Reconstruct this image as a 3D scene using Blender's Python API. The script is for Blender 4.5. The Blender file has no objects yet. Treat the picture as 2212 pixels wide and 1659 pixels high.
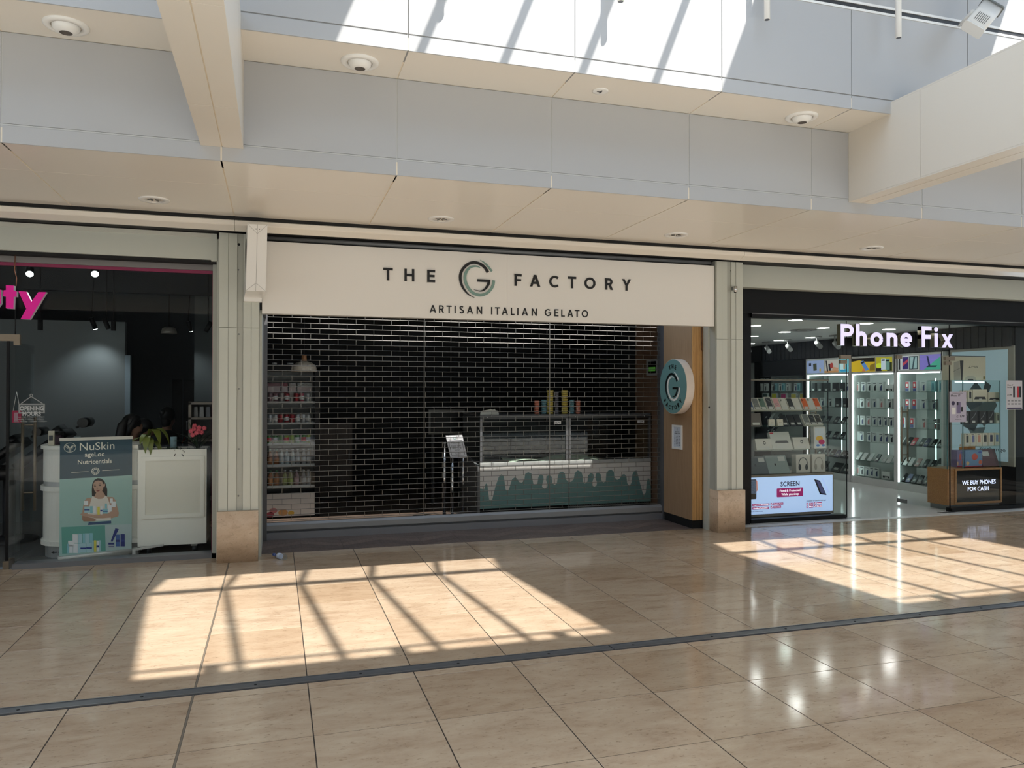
import bpy, math, random
from mathutils import Vector, Matrix
random.seed(7)
scene = bpy.context.scene
COL = scene.collection

# ------------------------------------------------------------------ camera
IMG_W, IMG_H, FPX = 2212.0, 1659.0, 1663.4
YAW, PITCH, ROLL, CAM_H = math.radians(17.082), math.radians(0.467), math.radians(0.057), 1.65
cy_, sy_, cp_, sp_ = math.cos(YAW), math.sin(YAW), math.cos(PITCH), math.sin(PITCH)
_r = Vector((cy_, -sy_, 0)); _f = Vector((sy_*cp_, cy_*cp_, sp_)); _u = _r.cross(_f)
RIGHT = math.cos(ROLL)*_r + math.sin(ROLL)*_u
UP = -math.sin(ROLL)*_r + math.cos(ROLL)*_u
FWD = _f
CAM = Vector((0, 0, CAM_H))
cam_data = bpy.data.cameras.new('camera'); cam = bpy.data.objects.new('camera', cam_data); COL.objects.link(cam)
cam.matrix_world = Matrix(((RIGHT.x, UP.x, -FWD.x, CAM.x), (RIGHT.y, UP.y, -FWD.y, CAM.y), (RIGHT.z, UP.z, -FWD.z, CAM.z), (0, 0, 0, 1)))
cam_data.sensor_width = 36.0; cam_data.sensor_fit = 'HORIZONTAL'; cam_data.lens = FPX/IMG_W*36.0
cam_data.clip_start = 0.05; cam_data.clip_end = 200
scene.camera = cam

# ------------------------------------------------------------------ sky, sun, exposure
world = bpy.data.worlds.new('sky'); scene.world = world; world.use_nodes = True
bg = world.node_tree.nodes['Background']
bg.inputs['Color'].default_value = (0.62, 0.78, 1.0, 1); bg.inputs['Strength'].default_value = 1.9
SUN_K, SUN_M = 0.32, 0.5125                       # the light runs to -x and +y on its way down
sun_d = bpy.data.lights.new('sun', 'SUN'); sun = bpy.data.objects.new('sun', sun_d); COL.objects.link(sun)
sun_d.energy = 6.2; sun_d.angle = math.radians(0.6); sun_d.color = (1.0, 0.965, 0.91)
sun.rotation_euler = Vector((-SUN_K, SUN_M, -1)).to_track_quat('-Z', 'Y').to_euler(); sun.location = (4, -4, 12)
vs = scene.view_settings
vs.view_transform = 'Standard'; vs.look = 'None'; vs.exposure = 0.56; vs.gamma = 1.0; vs.use_curve_mapping = False

# a point of the photograph (2212 x 1659) set at a known depth, side or height
def _ray(x, y): return RIGHT*((x-IMG_W/2)/FPX) - UP*((y-IMG_H/2)/FPX) + FWD
def PY(x, y, Y): d = _ray(x, y); return CAM + d*(Y/d.y)
def PX(x, y, X): d = _ray(x, y); return CAM + d*(X/d.x)
def PZ(x, y, Z): d = _ray(x, y); return CAM + d*((Z-CAM_H)/d.z)

# ------------------------------------------------------------------ materials
def lin(c):
    return tuple((v/255/12.92) if v/255 <= 0.04045 else ((v/255+0.055)/1.055)**2.4 for v in c)
MATS = {}
def mat(name, col, rough=0.5, metal=0.0, spec=0.5, emit=0.0, var=0.0, scale=8.0, bump=0.0, bscale=60.0, ecol=None, stretch=(1, 1, 1), alpha=None):
    if name in MATS: return MATS[name]
    m = bpy.data.materials.new(name); m.use_nodes = True; nt = m.node_tree; N = nt.nodes; L = nt.links
    b = N['Principled BSDF']; c = lin(col)
    b.inputs['Base Color'].default_value = (*c, 1); b.inputs['Roughness'].default_value = rough
    b.inputs['Metallic'].default_value = metal; b.inputs['Specular IOR Level'].default_value = spec
    if emit:
        b.inputs['Emission Color'].default_value = (*lin(ecol or col), 1); b.inputs['Emission Strength'].default_value = emit
    if var or bump:
        tc = N.new('ShaderNodeTexCoord'); mp = N.new('ShaderNodeMapping'); mp.inputs['Scale'].default_value = stretch
        L.new(tc.outputs['Object'], mp.inputs['Vector'])
    if var:
        n = N.new('ShaderNodeTexNoise'); n.inputs['Scale'].default_value = scale; n.inputs['Detail'].default_value = 5
        L.new(mp.outputs['Vector'], n.inputs['Vector'])
        mx = N.new('ShaderNodeMix'); mx.data_type = 'RGBA'
        mx.inputs[6].default_value = (*[v*(1-var) for v in c], 1); mx.inputs[7].default_value = (*[min(1, v*(1+var)) for v in c], 1)
        L.new(n.outputs['Fac'], mx.inputs[0]); L.new(mx.outputs[2], b.inputs['Base Color'])
    if bump:
        n2 = N.new('ShaderNodeTexNoise'); n2.inputs['Scale'].default_value = bscale; n2.inputs['Detail'].default_value = 3
        L.new(mp.outputs['Vector'], n2.inputs['Vector'])
        bp = N.new('ShaderNodeBump'); bp.inputs['Strength'].default_value = bump; bp.inputs['Distance'].default_value = 0.01
        L.new(n2.outputs['Fac'], bp.inputs['Height']); L.new(bp.outputs['Normal'], b.inputs['Normal'])
    MATS[name] = m; return m

def glass_mat(name, tint, ior=1.45, refl=1.0, rough=0.0):
    if name in MATS: return MATS[name]
    m = bpy.data.materials.new(name); m.use_nodes = True; nt = m.node_tree; N = nt.nodes; L = nt.links
    for n in list(N): N.remove(n)
    o = N.new('ShaderNodeOutputMaterial'); t = N.new('ShaderNodeBsdfTransparent'); g = N.new('ShaderNodeBsdfGlossy')
    t.inputs['Color'].default_value = (*lin(tint), 1); g.inputs['Roughness'].default_value = rough
    g.inputs['Color'].default_value = (refl, refl, refl, 1)
    fr = N.new('ShaderNodeFresnel'); ge = N.new('ShaderNodeNewGeometry'); mr = N.new('ShaderNodeMapRange')   # the same reflection from either face of the sheet
    mr.inputs['To Min'].default_value = ior; mr.inputs['To Max'].default_value = 1/ior; L.new(ge.outputs['Backfacing'], mr.inputs['Value']); L.new(mr.outputs[0], fr.inputs['IOR'])
    mx = N.new('ShaderNodeMixShader'); L.new(fr.outputs[0], mx.inputs[0]); L.new(t.outputs[0], mx.inputs[1]); L.new(g.outputs[0], mx.inputs[2])
    L.new(mx.outputs[0], o.inputs[0]); MATS[name] = m; return m

def stone_mat(name, c_light, c_mid, c_dark, rough, streak=(1.0, 2.4, 2.4)):
    m = bpy.data.materials.new(name); m.use_nodes = True; nt = m.node_tree; N = nt.nodes; L = nt.links
    b = N['Principled BSDF']; tc = N.new('ShaderNodeTexCoord'); oi = N.new('ShaderNodeObjectInfo')
    mul = N.new('ShaderNodeMath'); mul.operation = 'MULTIPLY'; mul.inputs[1].default_value = 57.0; L.new(oi.outputs['Random'], mul.inputs[0])
    cb = N.new('ShaderNodeCombineXYZ')
    for i in range(3): L.new(mul.outputs[0], cb.inputs[i])
    ad = N.new('ShaderNodeVectorMath'); ad.operation = 'ADD'; L.new(tc.outputs['Object'], ad.inputs[0]); L.new(cb.outputs[0], ad.inputs[1])
    mp = N.new('ShaderNodeMapping'); mp.inputs['Scale'].default_value = streak; L.new(ad.outputs[0], mp.inputs['Vector'])
    n1 = N.new('ShaderNodeTexNoise'); n1.inputs['Scale'].default_value = 3.0; n1.inputs['Detail'].default_value = 9; n1.inputs['Roughness'].default_value = 0.72; n1.inputs['Distortion'].default_value = 0.35
    L.new(mp.outputs[0], n1.inputs['Vector'])
    rp = N.new('ShaderNodeValToRGB'); e = rp.color_ramp.elements
    e[0].position = 0.30; e[0].color = (*lin(c_dark), 1); e[1].position = 0.66; e[1].color = (*lin(c_light), 1)
    k = e.new(0.46); k.color = (*lin(c_mid), 1); L.new(n1.outputs['Fac'], rp.inputs[0])
    n2 = N.new('ShaderNodeTexNoise'); n2.inputs['Scale'].default_value = 24.0; n2.inputs['Detail'].default_value = 6; n2.inputs['Roughness'].default_value = 0.7
    L.new(mp.outputs[0], n2.inputs['Vector'])
    pit = N.new('ShaderNodeValToRGB'); pit.color_ramp.elements[0].position = 0.33; pit.color_ramp.elements[0].color = (0.42, 0.36, 0.30, 1)
    pit.color_ramp.elements[1].position = 0.42; pit.color_ramp.elements[1].color = (1, 1, 1, 1); L.new(n2.outputs['Fac'], pit.inputs[0])
    mx = N.new('ShaderNodeMix'); mx.data_type = 'RGBA'; mx.blend_type = 'MULTIPLY'; mx.inputs[0].default_value = 0.62
    L.new(rp.outputs[0], mx.inputs[6]); L.new(pit.outputs[0], mx.inputs[7])
    tr = N.new('ShaderNodeValToRGB'); te = tr.color_ramp.elements          # every slab has its own tone
    te[0].position = 0.0; te[0].color = (0.82, 0.75, 0.68, 1); te[1].position = 0.55; te[1].color = (1.0, 0.98, 0.96, 1)
    te.new(0.18).color = (0.93, 0.89, 0.85, 1)
    L.new(oi.outputs['Random'], tr.inputs[0])
    m2 = N.new('ShaderNodeMix'); m2.data_type = 'RGBA'; m2.blend_type = 'MULTIPLY'; m2.inputs[0].default_value = 1.0
    L.new(mx.outputs[2], m2.inputs[6]); L.new(tr.outputs[0], m2.inputs[7]); L.new(m2.outputs[2], b.inputs['Base Color'])
    rr = N.new('ShaderNodeMapRange'); rr.inputs['To Min'].default_value = rough+0.08; rr.inputs['To Max'].default_value = max(0.05, rough-0.05)
    L.new(n2.outputs['Fac'], rr.inputs['Value']); L.new(rr.outputs[0], b.inputs['Roughness'])
    MATS[name] = m; return m

def wood_mat(name, c1, c2, rough=0.5, scale=6.0, stretch=(14, 14, 0.7)):
    m = bpy.data.materials.new(name); m.use_nodes = True; nt = m.node_tree; N = nt.nodes; L = nt.links
    b = N['Principled BSDF']; tc = N.new('ShaderNodeTexCoord'); mp = N.new('ShaderNodeMapping'); mp.inputs['Scale'].default_value = stretch
    L.new(tc.outputs['Object'], mp.inputs['Vector']); n = N.new('ShaderNodeTexNoise'); n.inputs['Scale'].default_value = scale; n.inputs['Detail'].default_value = 6; n.inputs['Distortion'].default_value = 0.4
    L.new(mp.outputs[0], n.inputs['Vector']); rp = N.new('ShaderNodeValToRGB')
    rp.color_ramp.elements[0].position = 0.3; rp.color_ramp.elements[0].color = (*lin(c1), 1)
    rp.color_ramp.elements[1].position = 0.7; rp.color_ramp.elements[1].color = (*lin(c2), 1)
    L.new(n.outputs['Fac'], rp.inputs[0]); L.new(rp.outputs[0], b.inputs['Base Color']); b.inputs['Roughness'].default_value = rough
    MATS[name] = m; return m

# ------------------------------------------------------------------ mesh building
BASE = {}
class Frame:                                       # a plane to build on: u to the right, v up, n towards the viewer
    def __init__(s, o, u, v): s.o = Vector(o); s.u = Vector(u).normalized(); s.v = Vector(v).normalized(); s.n = s.u.cross(s.v)
    def __call__(s, a, b, c=0.0): return s.o + s.u*a + s.v*b + s.n*c
WORLD = None
class MB:
    def __init__(s, fr=None): s.V = []; s.F = []; s.S = []; s.fr = fr
    def v(s, p):
        if s.fr: p = s.fr(*p)
        s.V.append(Vector(p)); return len(s.V)-1
    def face(s, idx, smooth=False): s.F.append(tuple(idx)); s.S.append(smooth)
    def box(s, a, b):
        x0, y0, z0 = [min(a[i], b[i]) for i in range(3)]; x1, y1, z1 = [max(a[i], b[i]) for i in range(3)]
        i = [s.v(p) for p in ((x0,y0,z0),(x1,y0,z0),(x1,y1,z0),(x0,y1,z0),(x0,y0,z1),(x1,y0,z1),(x1,y1,z1),(x0,y1,z1))]
        for f in ((0,3,2,1),(4,5,6,7),(0,1,5,4),(1,2,6,5),(2,3,7,6),(3,0,4,7)): s.face([i[k] for k in f])
        return s
    def hexa(s, p):                                # eight corners: bottom loop, top loop
        i = [s.v(q) for q in p]
        for f in ((0,3,2,1),(4,5,6,7),(0,1,5,4),(1,2,6,5),(2,3,7,6),(3,0,4,7)): s.face([i[k] for k in f])
        return s
    def rbox(s, a, b, r, seg=3, axis=2):           # box with rounded vertical edges (along axis)
        x0, y0, z0 = [min(a[i], b[i]) for i in range(3)]; x1, y1, z1 = [max(a[i], b[i]) for i in range(3)]
        ax = [i for i in range(3) if i != axis]; lo = (x0, y0, z0); hi = (x1, y1, z1)
        pts = rrect(lo[ax[0]], lo[ax[1]], hi[ax[0]], hi[ax[1]], r, seg)
        def mk(p, w):
            q = [0, 0, 0]; q[ax[0]], q[ax[1]], q[axis] = p[0], p[1], w; return tuple(q)
        a_ = [s.v(mk(p, lo[axis])) for p in pts]; b_ = [s.v(mk(p, hi[axis])) for p in pts]; n = len(pts)
        s.face(a_[::-1]); s.face(b_)
        for k in range(n): s.face((a_[k], a_[(k+1) % n], b_[(k+1) % n], b_[k]), True)
        return s
    def prism(s, pts, c0, c1, mp=None):            # outline (a, b) extruded from c0 to c1
        mp = mp or (lambda a, b, c: (a, b, c))
        A = [s.v(mp(a, b, c0)) for a, b in pts]; B = [s.v(mp(a, b, c1)) for a, b in pts]; n = len(pts)
        s.face(A[::-1]); s.face(B)
        for k in range(n): s.face((A[k], A[(k+1) % n], B[(k+1) % n], B[k]))
        return s
    def ring(s, outer, inner, c0, c1, mp=None):    # outline with a hole, both outlines of one length
        mp = mp or (lambda a, b, c: (a, b, c)); n = len(outer)
        O0 = [s.v(mp(a, b, c0)) for a, b in outer]; O1 = [s.v(mp(a, b, c1)) for a, b in outer]
        I0 = [s.v(mp(a, b, c0)) for a, b in inner]; I1 = [s.v(mp(a, b, c1)) for a, b in inner]
        for k in range(n):
            j = (k+1) % n
            s.face((O0[k], O0[j], O1[j], O1[k])); s.face((I0[j], I0[k], I1[k], I1[j]))
            s.face((O1[k], O1[j], I1[j], I1[k])); s.face((O0[j], O0[k], I0[k], I0[j]))
        return s
    def cyl(s, p0, p1, r, n=12, r2=None, caps=True):
        p0 = Vector(p0); p1 = Vector(p1); d = (p1-p0).normalized(); r2 = r if r2 is None else r2
        a = d.orthogonal().normalized(); b = d.cross(a)
        A = [s.v(p0+(a*math.cos(t)+b*math.sin(t))*r) for t in [2*math.pi*k/n for k in range(n)]]
        B = [s.v(p1+(a*math.cos(t)+b*math.sin(t))*r2) for t in [2*math.pi*k/n for k in range(n)]]
        for k in range(n): s.face((A[k], A[(k+1) % n], B[(k+1) % n], B[k]), True)
        if caps: s.face(A[::-1]); s.face(B)
        return s
    def lathe(s, prof, c=(0, 0, 0), n=20, axis='Z', caps=True):
        c = Vector(c); R = []
        for r, h in prof:
            row = []
            for k in range(n):
                t = 2*math.pi*k/n; x, y = r*math.cos(t), r*math.sin(t)
                row.append(s.v(c+(Vector((x, y, h)) if axis == 'Z' else Vector((x, -h, y)) if axis == 'Y' else Vector((-h, x, y)))))
            R.append(row)
        for i in range(len(R)-1):
            for k in range(n):
                j = (k+1) % n; s.face((R[i][k], R[i][j], R[i+1][j], R[i+1][k]), True)
        if caps: s.face(R[0][::-1]); s.face(R[-1])
        return s
    def tube(s, pts, r, n=8):
        pts = [Vector(p) for p in pts]; R = []
        for i, p in enumerate(pts):
            d = (pts[min(i+1, len(pts)-1)]-pts[max(i-1, 0)]).normalized()
            a = d.orthogonal().normalized() if i == 0 else (last - d*last.dot(d)).normalized()
            last = a; b = d.cross(a); rr = r[i] if isinstance(r, (list, tuple)) else r
            R.append([s.v(p+(a*math.cos(2*math.pi*k/n)+b*math.sin(2*math.pi*k/n))*rr) for k in range(n)])
        for i in range(len(R)-1):
            for k in range(n):
                j = (k+1) % n; s.face((R[i][k], R[i][j], R[i+1][j], R[i+1][k]), True)
        s.face(R[0][::-1]); s.face(R[-1]); return s
    def ball(s, c, r, n=14, m=8):
        c = Vector(c); r = r if isinstance(r, (tuple, list)) else (r, r, r); R = []
        top = s.v(c+Vector((0, 0, r[2]))); bot = s.v(c-Vector((0, 0, r[2])))
        for i in range(1, m):
            p = math.pi*i/m
            R.append([s.v(c+Vector((r[0]*math.sin(p)*math.cos(2*math.pi*k/n), r[1]*math.sin(p)*math.sin(2*math.pi*k/n), r[2]*math.cos(p)))) for k in range(n)])
        for k in range(n):
            j = (k+1) % n; s.face((top, R[0][k], R[0][j]), True); s.face((bot, R[-1][j], R[-1][k]), True)
            for i in range(len(R)-1): s.face((R[i][k], R[i+1][k], R[i+1][j], R[i][j]), True)
        return s
    def ribbon(s, path, c0, c1):                   # (a, b, width) points swept to a flat stroke with thickness
        n = len(path); Lf = []; Rt = []
        for i, (x, y, w) in enumerate(path):
            x0, y0, _ = path[max(i-1, 0)]; x1, y1, _ = path[min(i+1, n-1)]
            dx, dy = x1-x0, y1-y0; l = math.hypot(dx, dy) or 1; nx, ny = -dy/l*w/2, dx/l*w/2
            Lf.append((x+nx, y+ny)); Rt.append((x-nx, y-ny))
        A0 = [s.v((*p, c0)) for p in Lf]; A1 = [s.v((*p, c1)) for p in Lf]; B0 = [s.v((*p, c0)) for p in Rt]; B1 = [s.v((*p, c1)) for p in Rt]
        for i in range(n-1):
            s.face((B1[i], B1[i+1], A1[i+1], A1[i])); s.face((A0[i], A0[i+1], B0[i+1], B0[i]))
            s.face((A1[i], A1[i+1], A0[i+1], A0[i])); s.face((B0[i], B0[i+1], B1[i+1], B1[i]))
        s.face((A0[0], B0[0], B1[0], A1[0])); s.face((A1[-1], B1[-1], B0[-1], A0[-1])); return s
    def mesh(s, name, m, off=Vector((0, 0, 0))):
        me = bpy.data.meshes.new(name); me.from_pydata([p-off for p in s.V], [], s.F)
        for p, f in zip(me.polygons, s.S): p.use_smooth = f
        if m: me.materials.append(m)
        me.update(); return me
    def build(s, name, m, parent=None, label=None):
        if parent is None:
            lo = Vector([min(p[i] for p in s.V) for i in range(3)]); hi = Vector([max(p[i] for p in s.V) for i in range(3)])
            off = Vector(((lo.x+hi.x)/2, (lo.y+hi.y)/2, lo.z))
        else: off = BASE[parent.name]
        o = bpy.data.objects.new(name, s.mesh(name, m, off)); COL.objects.link(o)
        if parent is None: o.location = off
        else: o.parent = parent
        BASE[o.name] = off
        if label: o['label'] = label
        return o
def rrect(x0, y0, x1, y1, r, seg=4):
    P = []
    for cx, cy, a0 in ((x1-r, y1-r, 0), (x0+r, y1-r, 90), (x0+r, y0+r, 180), (x1-r, y0+r, 270)):
        for k in range(seg+1):
            a = math.radians(a0+90*k/seg); P.append((cx+r*math.cos(a), cy+r*math.sin(a)))
    return P
def ell(cx, cy, rx, ry, n=24, a0=0, a1=360):
    full = abs(a1-a0) >= 360; k = n if full else n+1
    return [(cx+rx*math.cos(math.radians(a0+(a1-a0)*i/n)), cy+ry*math.sin(math.radians(a0+(a1-a0)*i/n))) for i in range(k)]
def smooth(path, sub=5):                           # Catmull-Rom through the given points
    out = []
    for i in range(len(path)-1):
        p0 = path[max(i-1, 0)]; p1 = path[i]; p2 = path[i+1]; p3 = path[min(i+2, len(path)-1)]
        for k in range(sub):
            t = k/sub
            out.append(tuple(0.5*((2*b)+(-a+c)*t+(2*a-5*b+4*c-d)*t*t+(-a+3*b-3*c+d)*t**3) for a, b, c, d in zip(p0, p1, p2, p3)))
    out.append(tuple(path[-1])); return out
def tag(o, label=None, cat=None, group=None, kind=None):
    if label: o['label'] = label
    if cat: o['category'] = cat
    if group: o['group'] = group
    if kind: o['kind'] = kind
    return o
def thing(name, label, cat, loc, group=None, kind=None):
    o = bpy.data.objects.new(name, None); COL.objects.link(o); o.location = loc; o.empty_display_size = 0.1
    BASE[o.name] = Vector(loc); return tag(o, label, cat, group, kind)
def struct(o, label=None, cat=None): return tag(o, label, cat, kind='structure')
def instance(name, me, loc, parent, rot=None):      # another piece that shares a mesh; loc is in the world
    o = bpy.data.objects.new(name, me); COL.objects.link(o)
    if parent is not None: o.parent = parent; o.location = Vector(loc)-BASE[parent.name]
    else: o.location = loc
    if rot: o.rotation_euler = rot
    BASE[o.name] = Vector(loc); return o

# ------------------------------------------------------------------ lettering
def text_polys(txt, bold=0.0):
    cu = bpy.data.curves.new('lettering', 'FONT'); cu.body = txt; cu.size = 1; cu.offset = bold; cu.resolution_u = 3; cu.extrude = 0.5; cu.fill_mode = 'BOTH'
    ob = bpy.data.objects.new('lettering', cu); COL.objects.link(ob)
    dg = bpy.context.evaluated_depsgraph_get(); me = bpy.data.meshes.new_from_object(ob.evaluated_get(dg))
    V = [v.co.copy() for v in me.vertices]; F = [tuple(p.vertices) for p in me.polygons]
    bpy.data.objects.remove(ob); bpy.data.curves.remove(cu); bpy.data.meshes.remove(me); return V, F
def write(txt, fr, x, y, h, m, name, parent, w=None, c0=0.0, c1=0.001, bold=0.0, align='L', ref=None, slant=0.0):
    """text as flat or raised letters; x, y is the baseline start (or middle), h the capital height"""
    V, F = text_polys(txt, bold)
    if not V: return None
    capV, _ = text_polys('H', 0); cap = max(v.y for v in capV)
    x0 = min(v.x for v in V); x1 = max(v.x for v in V); sy = h/cap; sx = (w/(x1-x0)) if w else sy
    wid = (x1-x0)*sx; ox = x - (0 if align == 'L' else wid/2)
    mb = MB(fr)
    for v in V: mb.v((ox+(v.x-x0)*sx+slant*v.y*sy, y+v.y*sy, c0+(v.z+0.5)*(c1-c0)))
    for f in F: mb.face(f)
    return mb.build(name, m, parent)
def glyph(ch, t):                                  # capitals of a plain geometric sans as strokes; height 1
    h = t/2; S = []; Q = []
    def arc(cx, cy, rx, ry, a0, a1, n=20): return [(cx+rx*math.cos(math.radians(a0+(a1-a0)*i/n)), cy+ry*math.sin(math.radians(a0+(a1-a0)*i/n))) for i in range(n+1)]
    if ch == 'T': w = .76; S = [[(0, 1-h), (w, 1-h)], [(w/2, 0), (w/2, 1-h)]]
    elif ch == 'H': w = .80; S = [[(h, 0), (h, 1)], [(w-h, 0), (w-h, 1)], [(h, .5), (w-h, .5)]]
    elif ch == 'E': w = .64; S = [[(h, 0), (h, 1)], [(0, 1-h), (w, 1-h)], [(0, .51), (w*.94, .51)], [(0, h), (w, h)]]
    elif ch == 'F': w = .62; S = [[(h, 0), (h, 1)], [(0, 1-h), (w, 1-h)], [(0, .49), (w*.92, .49)]]
    elif ch == 'L': w = .56; S = [[(h, 0), (h, 1)], [(0, h), (w, h)]]
    elif ch == 'I': w = t; S = [[(h, 0), (h, 1)]]
    elif ch == 'A':
        w = .92; d = t*1.1; Q = [[(0, 0), (d, 0), (w/2+d*.5, 1), (w/2-d*.5, 1)], [(w-d, 0), (w, 0), (w/2+d*.5, 1), (w/2-d*.5, 1)], [(w*.22, .22), (w*.78, .22), (w*.72, .22+t), (w*.28, .22+t)]]
    elif ch == 'Y': w = .84; d = t*1.15; Q = [[(0, 1), (w/2-h, .42), (w/2+h, .42), (d, 1)], [(w, 1), (w-d, 1), (w/2-h, .42), (w/2+h, .42)]]; S = [[(w/2, 0), (w/2, .45)]]
    elif ch == 'N': w = .80; S = [[(h, 0), (h, 1)], [(w-h, 0), (w-h, 1)]]; Q = [[(0, 1), (t*1.1, 1), (w, 0), (w-t*1.1, 0)]]
    elif ch == 'O': w = 1.02; S = [arc(w/2, .5, w/2-h, .5-h, 0, 360, 36)]
    elif ch == 'C': w = .90; S = [arc(.51, .5, .51-h, .5-h, 48, 312, 30)]
    elif ch == 'G': w = .96; S = [arc(.51, .5, .51-h, .5-h, 48, 352, 34), [(.55, .46), (1.02-h*.2, .46)]]
    elif ch == 'R': w = .72; S = [[(h, 0), (h, 1)], [(0, 1-h), (.38, 1-h)]+arc(.38, .70, .30-h, .30-h, 88, -88, 14)+[(0, .40+h)]]; Q = [[(.30, .44), (.30+t*1.15, .44), (w, 0), (w-t*1.2, 0)]]
    elif ch == 'S': w = .66; S = [[(x, y) for x, y in arc(.33, .75, .29-h*.6, .25-h, 35, 265, 16)]+arc(.33, .27, .32-h*.6, .27-h, 85, -150, 18)]
    else: w = .4
    return w, S, Q
def stroke_text(txt, fr, centers, y, h, t, m, name, parent, c0, c1, wscale=1.0):
    for ch, cx in zip(txt.replace(' ', ''), centers):
        w, S, Q = glyph(ch, t); w *= wscale; mb = MB(fr); x0 = cx-w*h/2
        for i, s_ in enumerate(S): mb.ribbon([(x0+a*h*wscale, y+b*h, t*h) for a, b in s_], c0+.0001*i, c1+.0003*i)
        for i, q in enumerate(Q): mb.prism([(x0+a*h*wscale, y+b*h) for a, b in q], c0+.0001*(i+4), c1+.0003*(i+4))
        mb.build(name, m, parent)
LOGO_BLACK = [(1035,530,66),(960,420,64),(850,345,64),(715,315,64),(590,345,64),(480,430,64),(405,540,64),(378,660,64),(393,790,58),(438,900,50),(510,1000,36),(600,1078,20),(715,1130,3)]
LOGO_TEAL = [(858,437,3),(800,410,24),(720,402,38),(620,430,52),(545,500,60),(500,590,64),(488,690,64),(512,800,64),(580,925,64),(680,1020,64),(800,1062,64),(900,1060,64),(1010,1015,64),(1100,930,64),(1158,830,64),(1178,710,62)]
LOGO_TIP = [(848,252,3),(930,295,24),(1020,370,36),(1080,440,42),(1132,500,44)]
LOGO_HOOK = [(1065,700,62),(1050,790,62),(1003,880,54),(935,945,40),(855,972,24),(770,960,10),(700,940,2)]
def logo(fr, cx, cy, k, mA, mB_, parent, c0, c1, nm='logo_stroke', kx=1.0):   # k metres per drawing unit, centre (780, 690)
    f = lambda P: [(cx+(x-780)*k*kx, cy-(y-690)*k, w*k) for x, y, w in smooth(P, 4)]
    for i, (P, m) in enumerate(((LOGO_BLACK, mA), (LOGO_TEAL, mB_), (LOGO_TIP, mB_), (LOGO_HOOK, mA))): MB(fr).ribbon(f(P), c0, c1+.0003*i).build(nm, m, parent)
    MB(fr).ribbon([(cx+(a-780)*k*kx, cy-(b-690)*k, 62*k) for a, b in ((780, 727), (1090, 729))], c0, c1).build(nm, mA, parent)
ORD = ['first','second','third','fourth','fifth','sixth','seventh','eighth','ninth','tenth','eleventh','twelfth','thirteenth','fourteenth']
# ================================================================== materials of the place
STONE = stone_mat('travertine', (188, 171, 148), (177, 157, 134), (156, 134, 111), 0.085)
STONE_BASE = stone_mat('travertine_honed', (222, 202, 176), (210, 186, 158), (186, 160, 132), 0.42, (1.6, 1.6, 2.2))
GROUT = mat('grout', (46, 38, 31), 0.8)
CREAM = mat('cream_panel', (238, 231, 218), 0.24, spec=0.45, var=0.02, scale=0.7)
CREAM_J = mat('cream_joint', (238, 226, 204), 0.5)
WALLP = mat('white_wall_panel', (184, 184, 183), 0.42, var=0.025, scale=0.9)
JOINT = mat('wall_joint', (196, 196, 192), 0.5)
SEAM = mat('panel_seam', (150, 150, 148), 0.6)
BEAMP = mat('beam_panel', (226, 218, 204), 0.35, var=0.02, scale=0.8)
PILL = mat('pillar_cladding', (200, 203, 192), 0.42, metal=0.15, var=0.02, scale=1.5)
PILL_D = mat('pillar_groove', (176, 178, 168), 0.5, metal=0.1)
BLACK = mat('black_gap', (10, 10, 11), 0.7)
BLACKM = mat('black_metal', (8, 9, 11), 0.35, spec=0.25)
DARKG = mat('dark_grey', (52, 53, 55), 0.5)
STEEL = mat('brushed_steel', (128, 130, 132), 0.38, metal=0.75, var=0.05, scale=20)
STEELD = mat('worn_steel_strip', (104, 106, 110), 0.42, metal=0.6, var=0.12, scale=9)
GREYF = mat('grey_frame', (140, 141, 142), 0.45, metal=0.3)
GREYD = mat('grey_shutter_rail', (92, 92, 94), 0.5, metal=0.2)
BRONZE = mat('bronze_fitting', (142, 130, 114), 0.38, metal=0.7)
WHITE = mat('white_plastic', (242, 241, 236), 0.4)
WHITEG = mat('white_lacquer', (244, 241, 230), 0.32, var=0.015, scale=2)
CHROME = mat('chrome', (205, 205, 205), 0.12, metal=1.0)
GLASS = glass_mat('shop_glass', (250, 253, 252), 1.2)
GLASSD = glass_mat('smoked_shop_glass', (252, 254, 254), 1.18)
SHELFG = glass_mat('shelf_glass', (243, 250, 248), 1.3)

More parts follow.
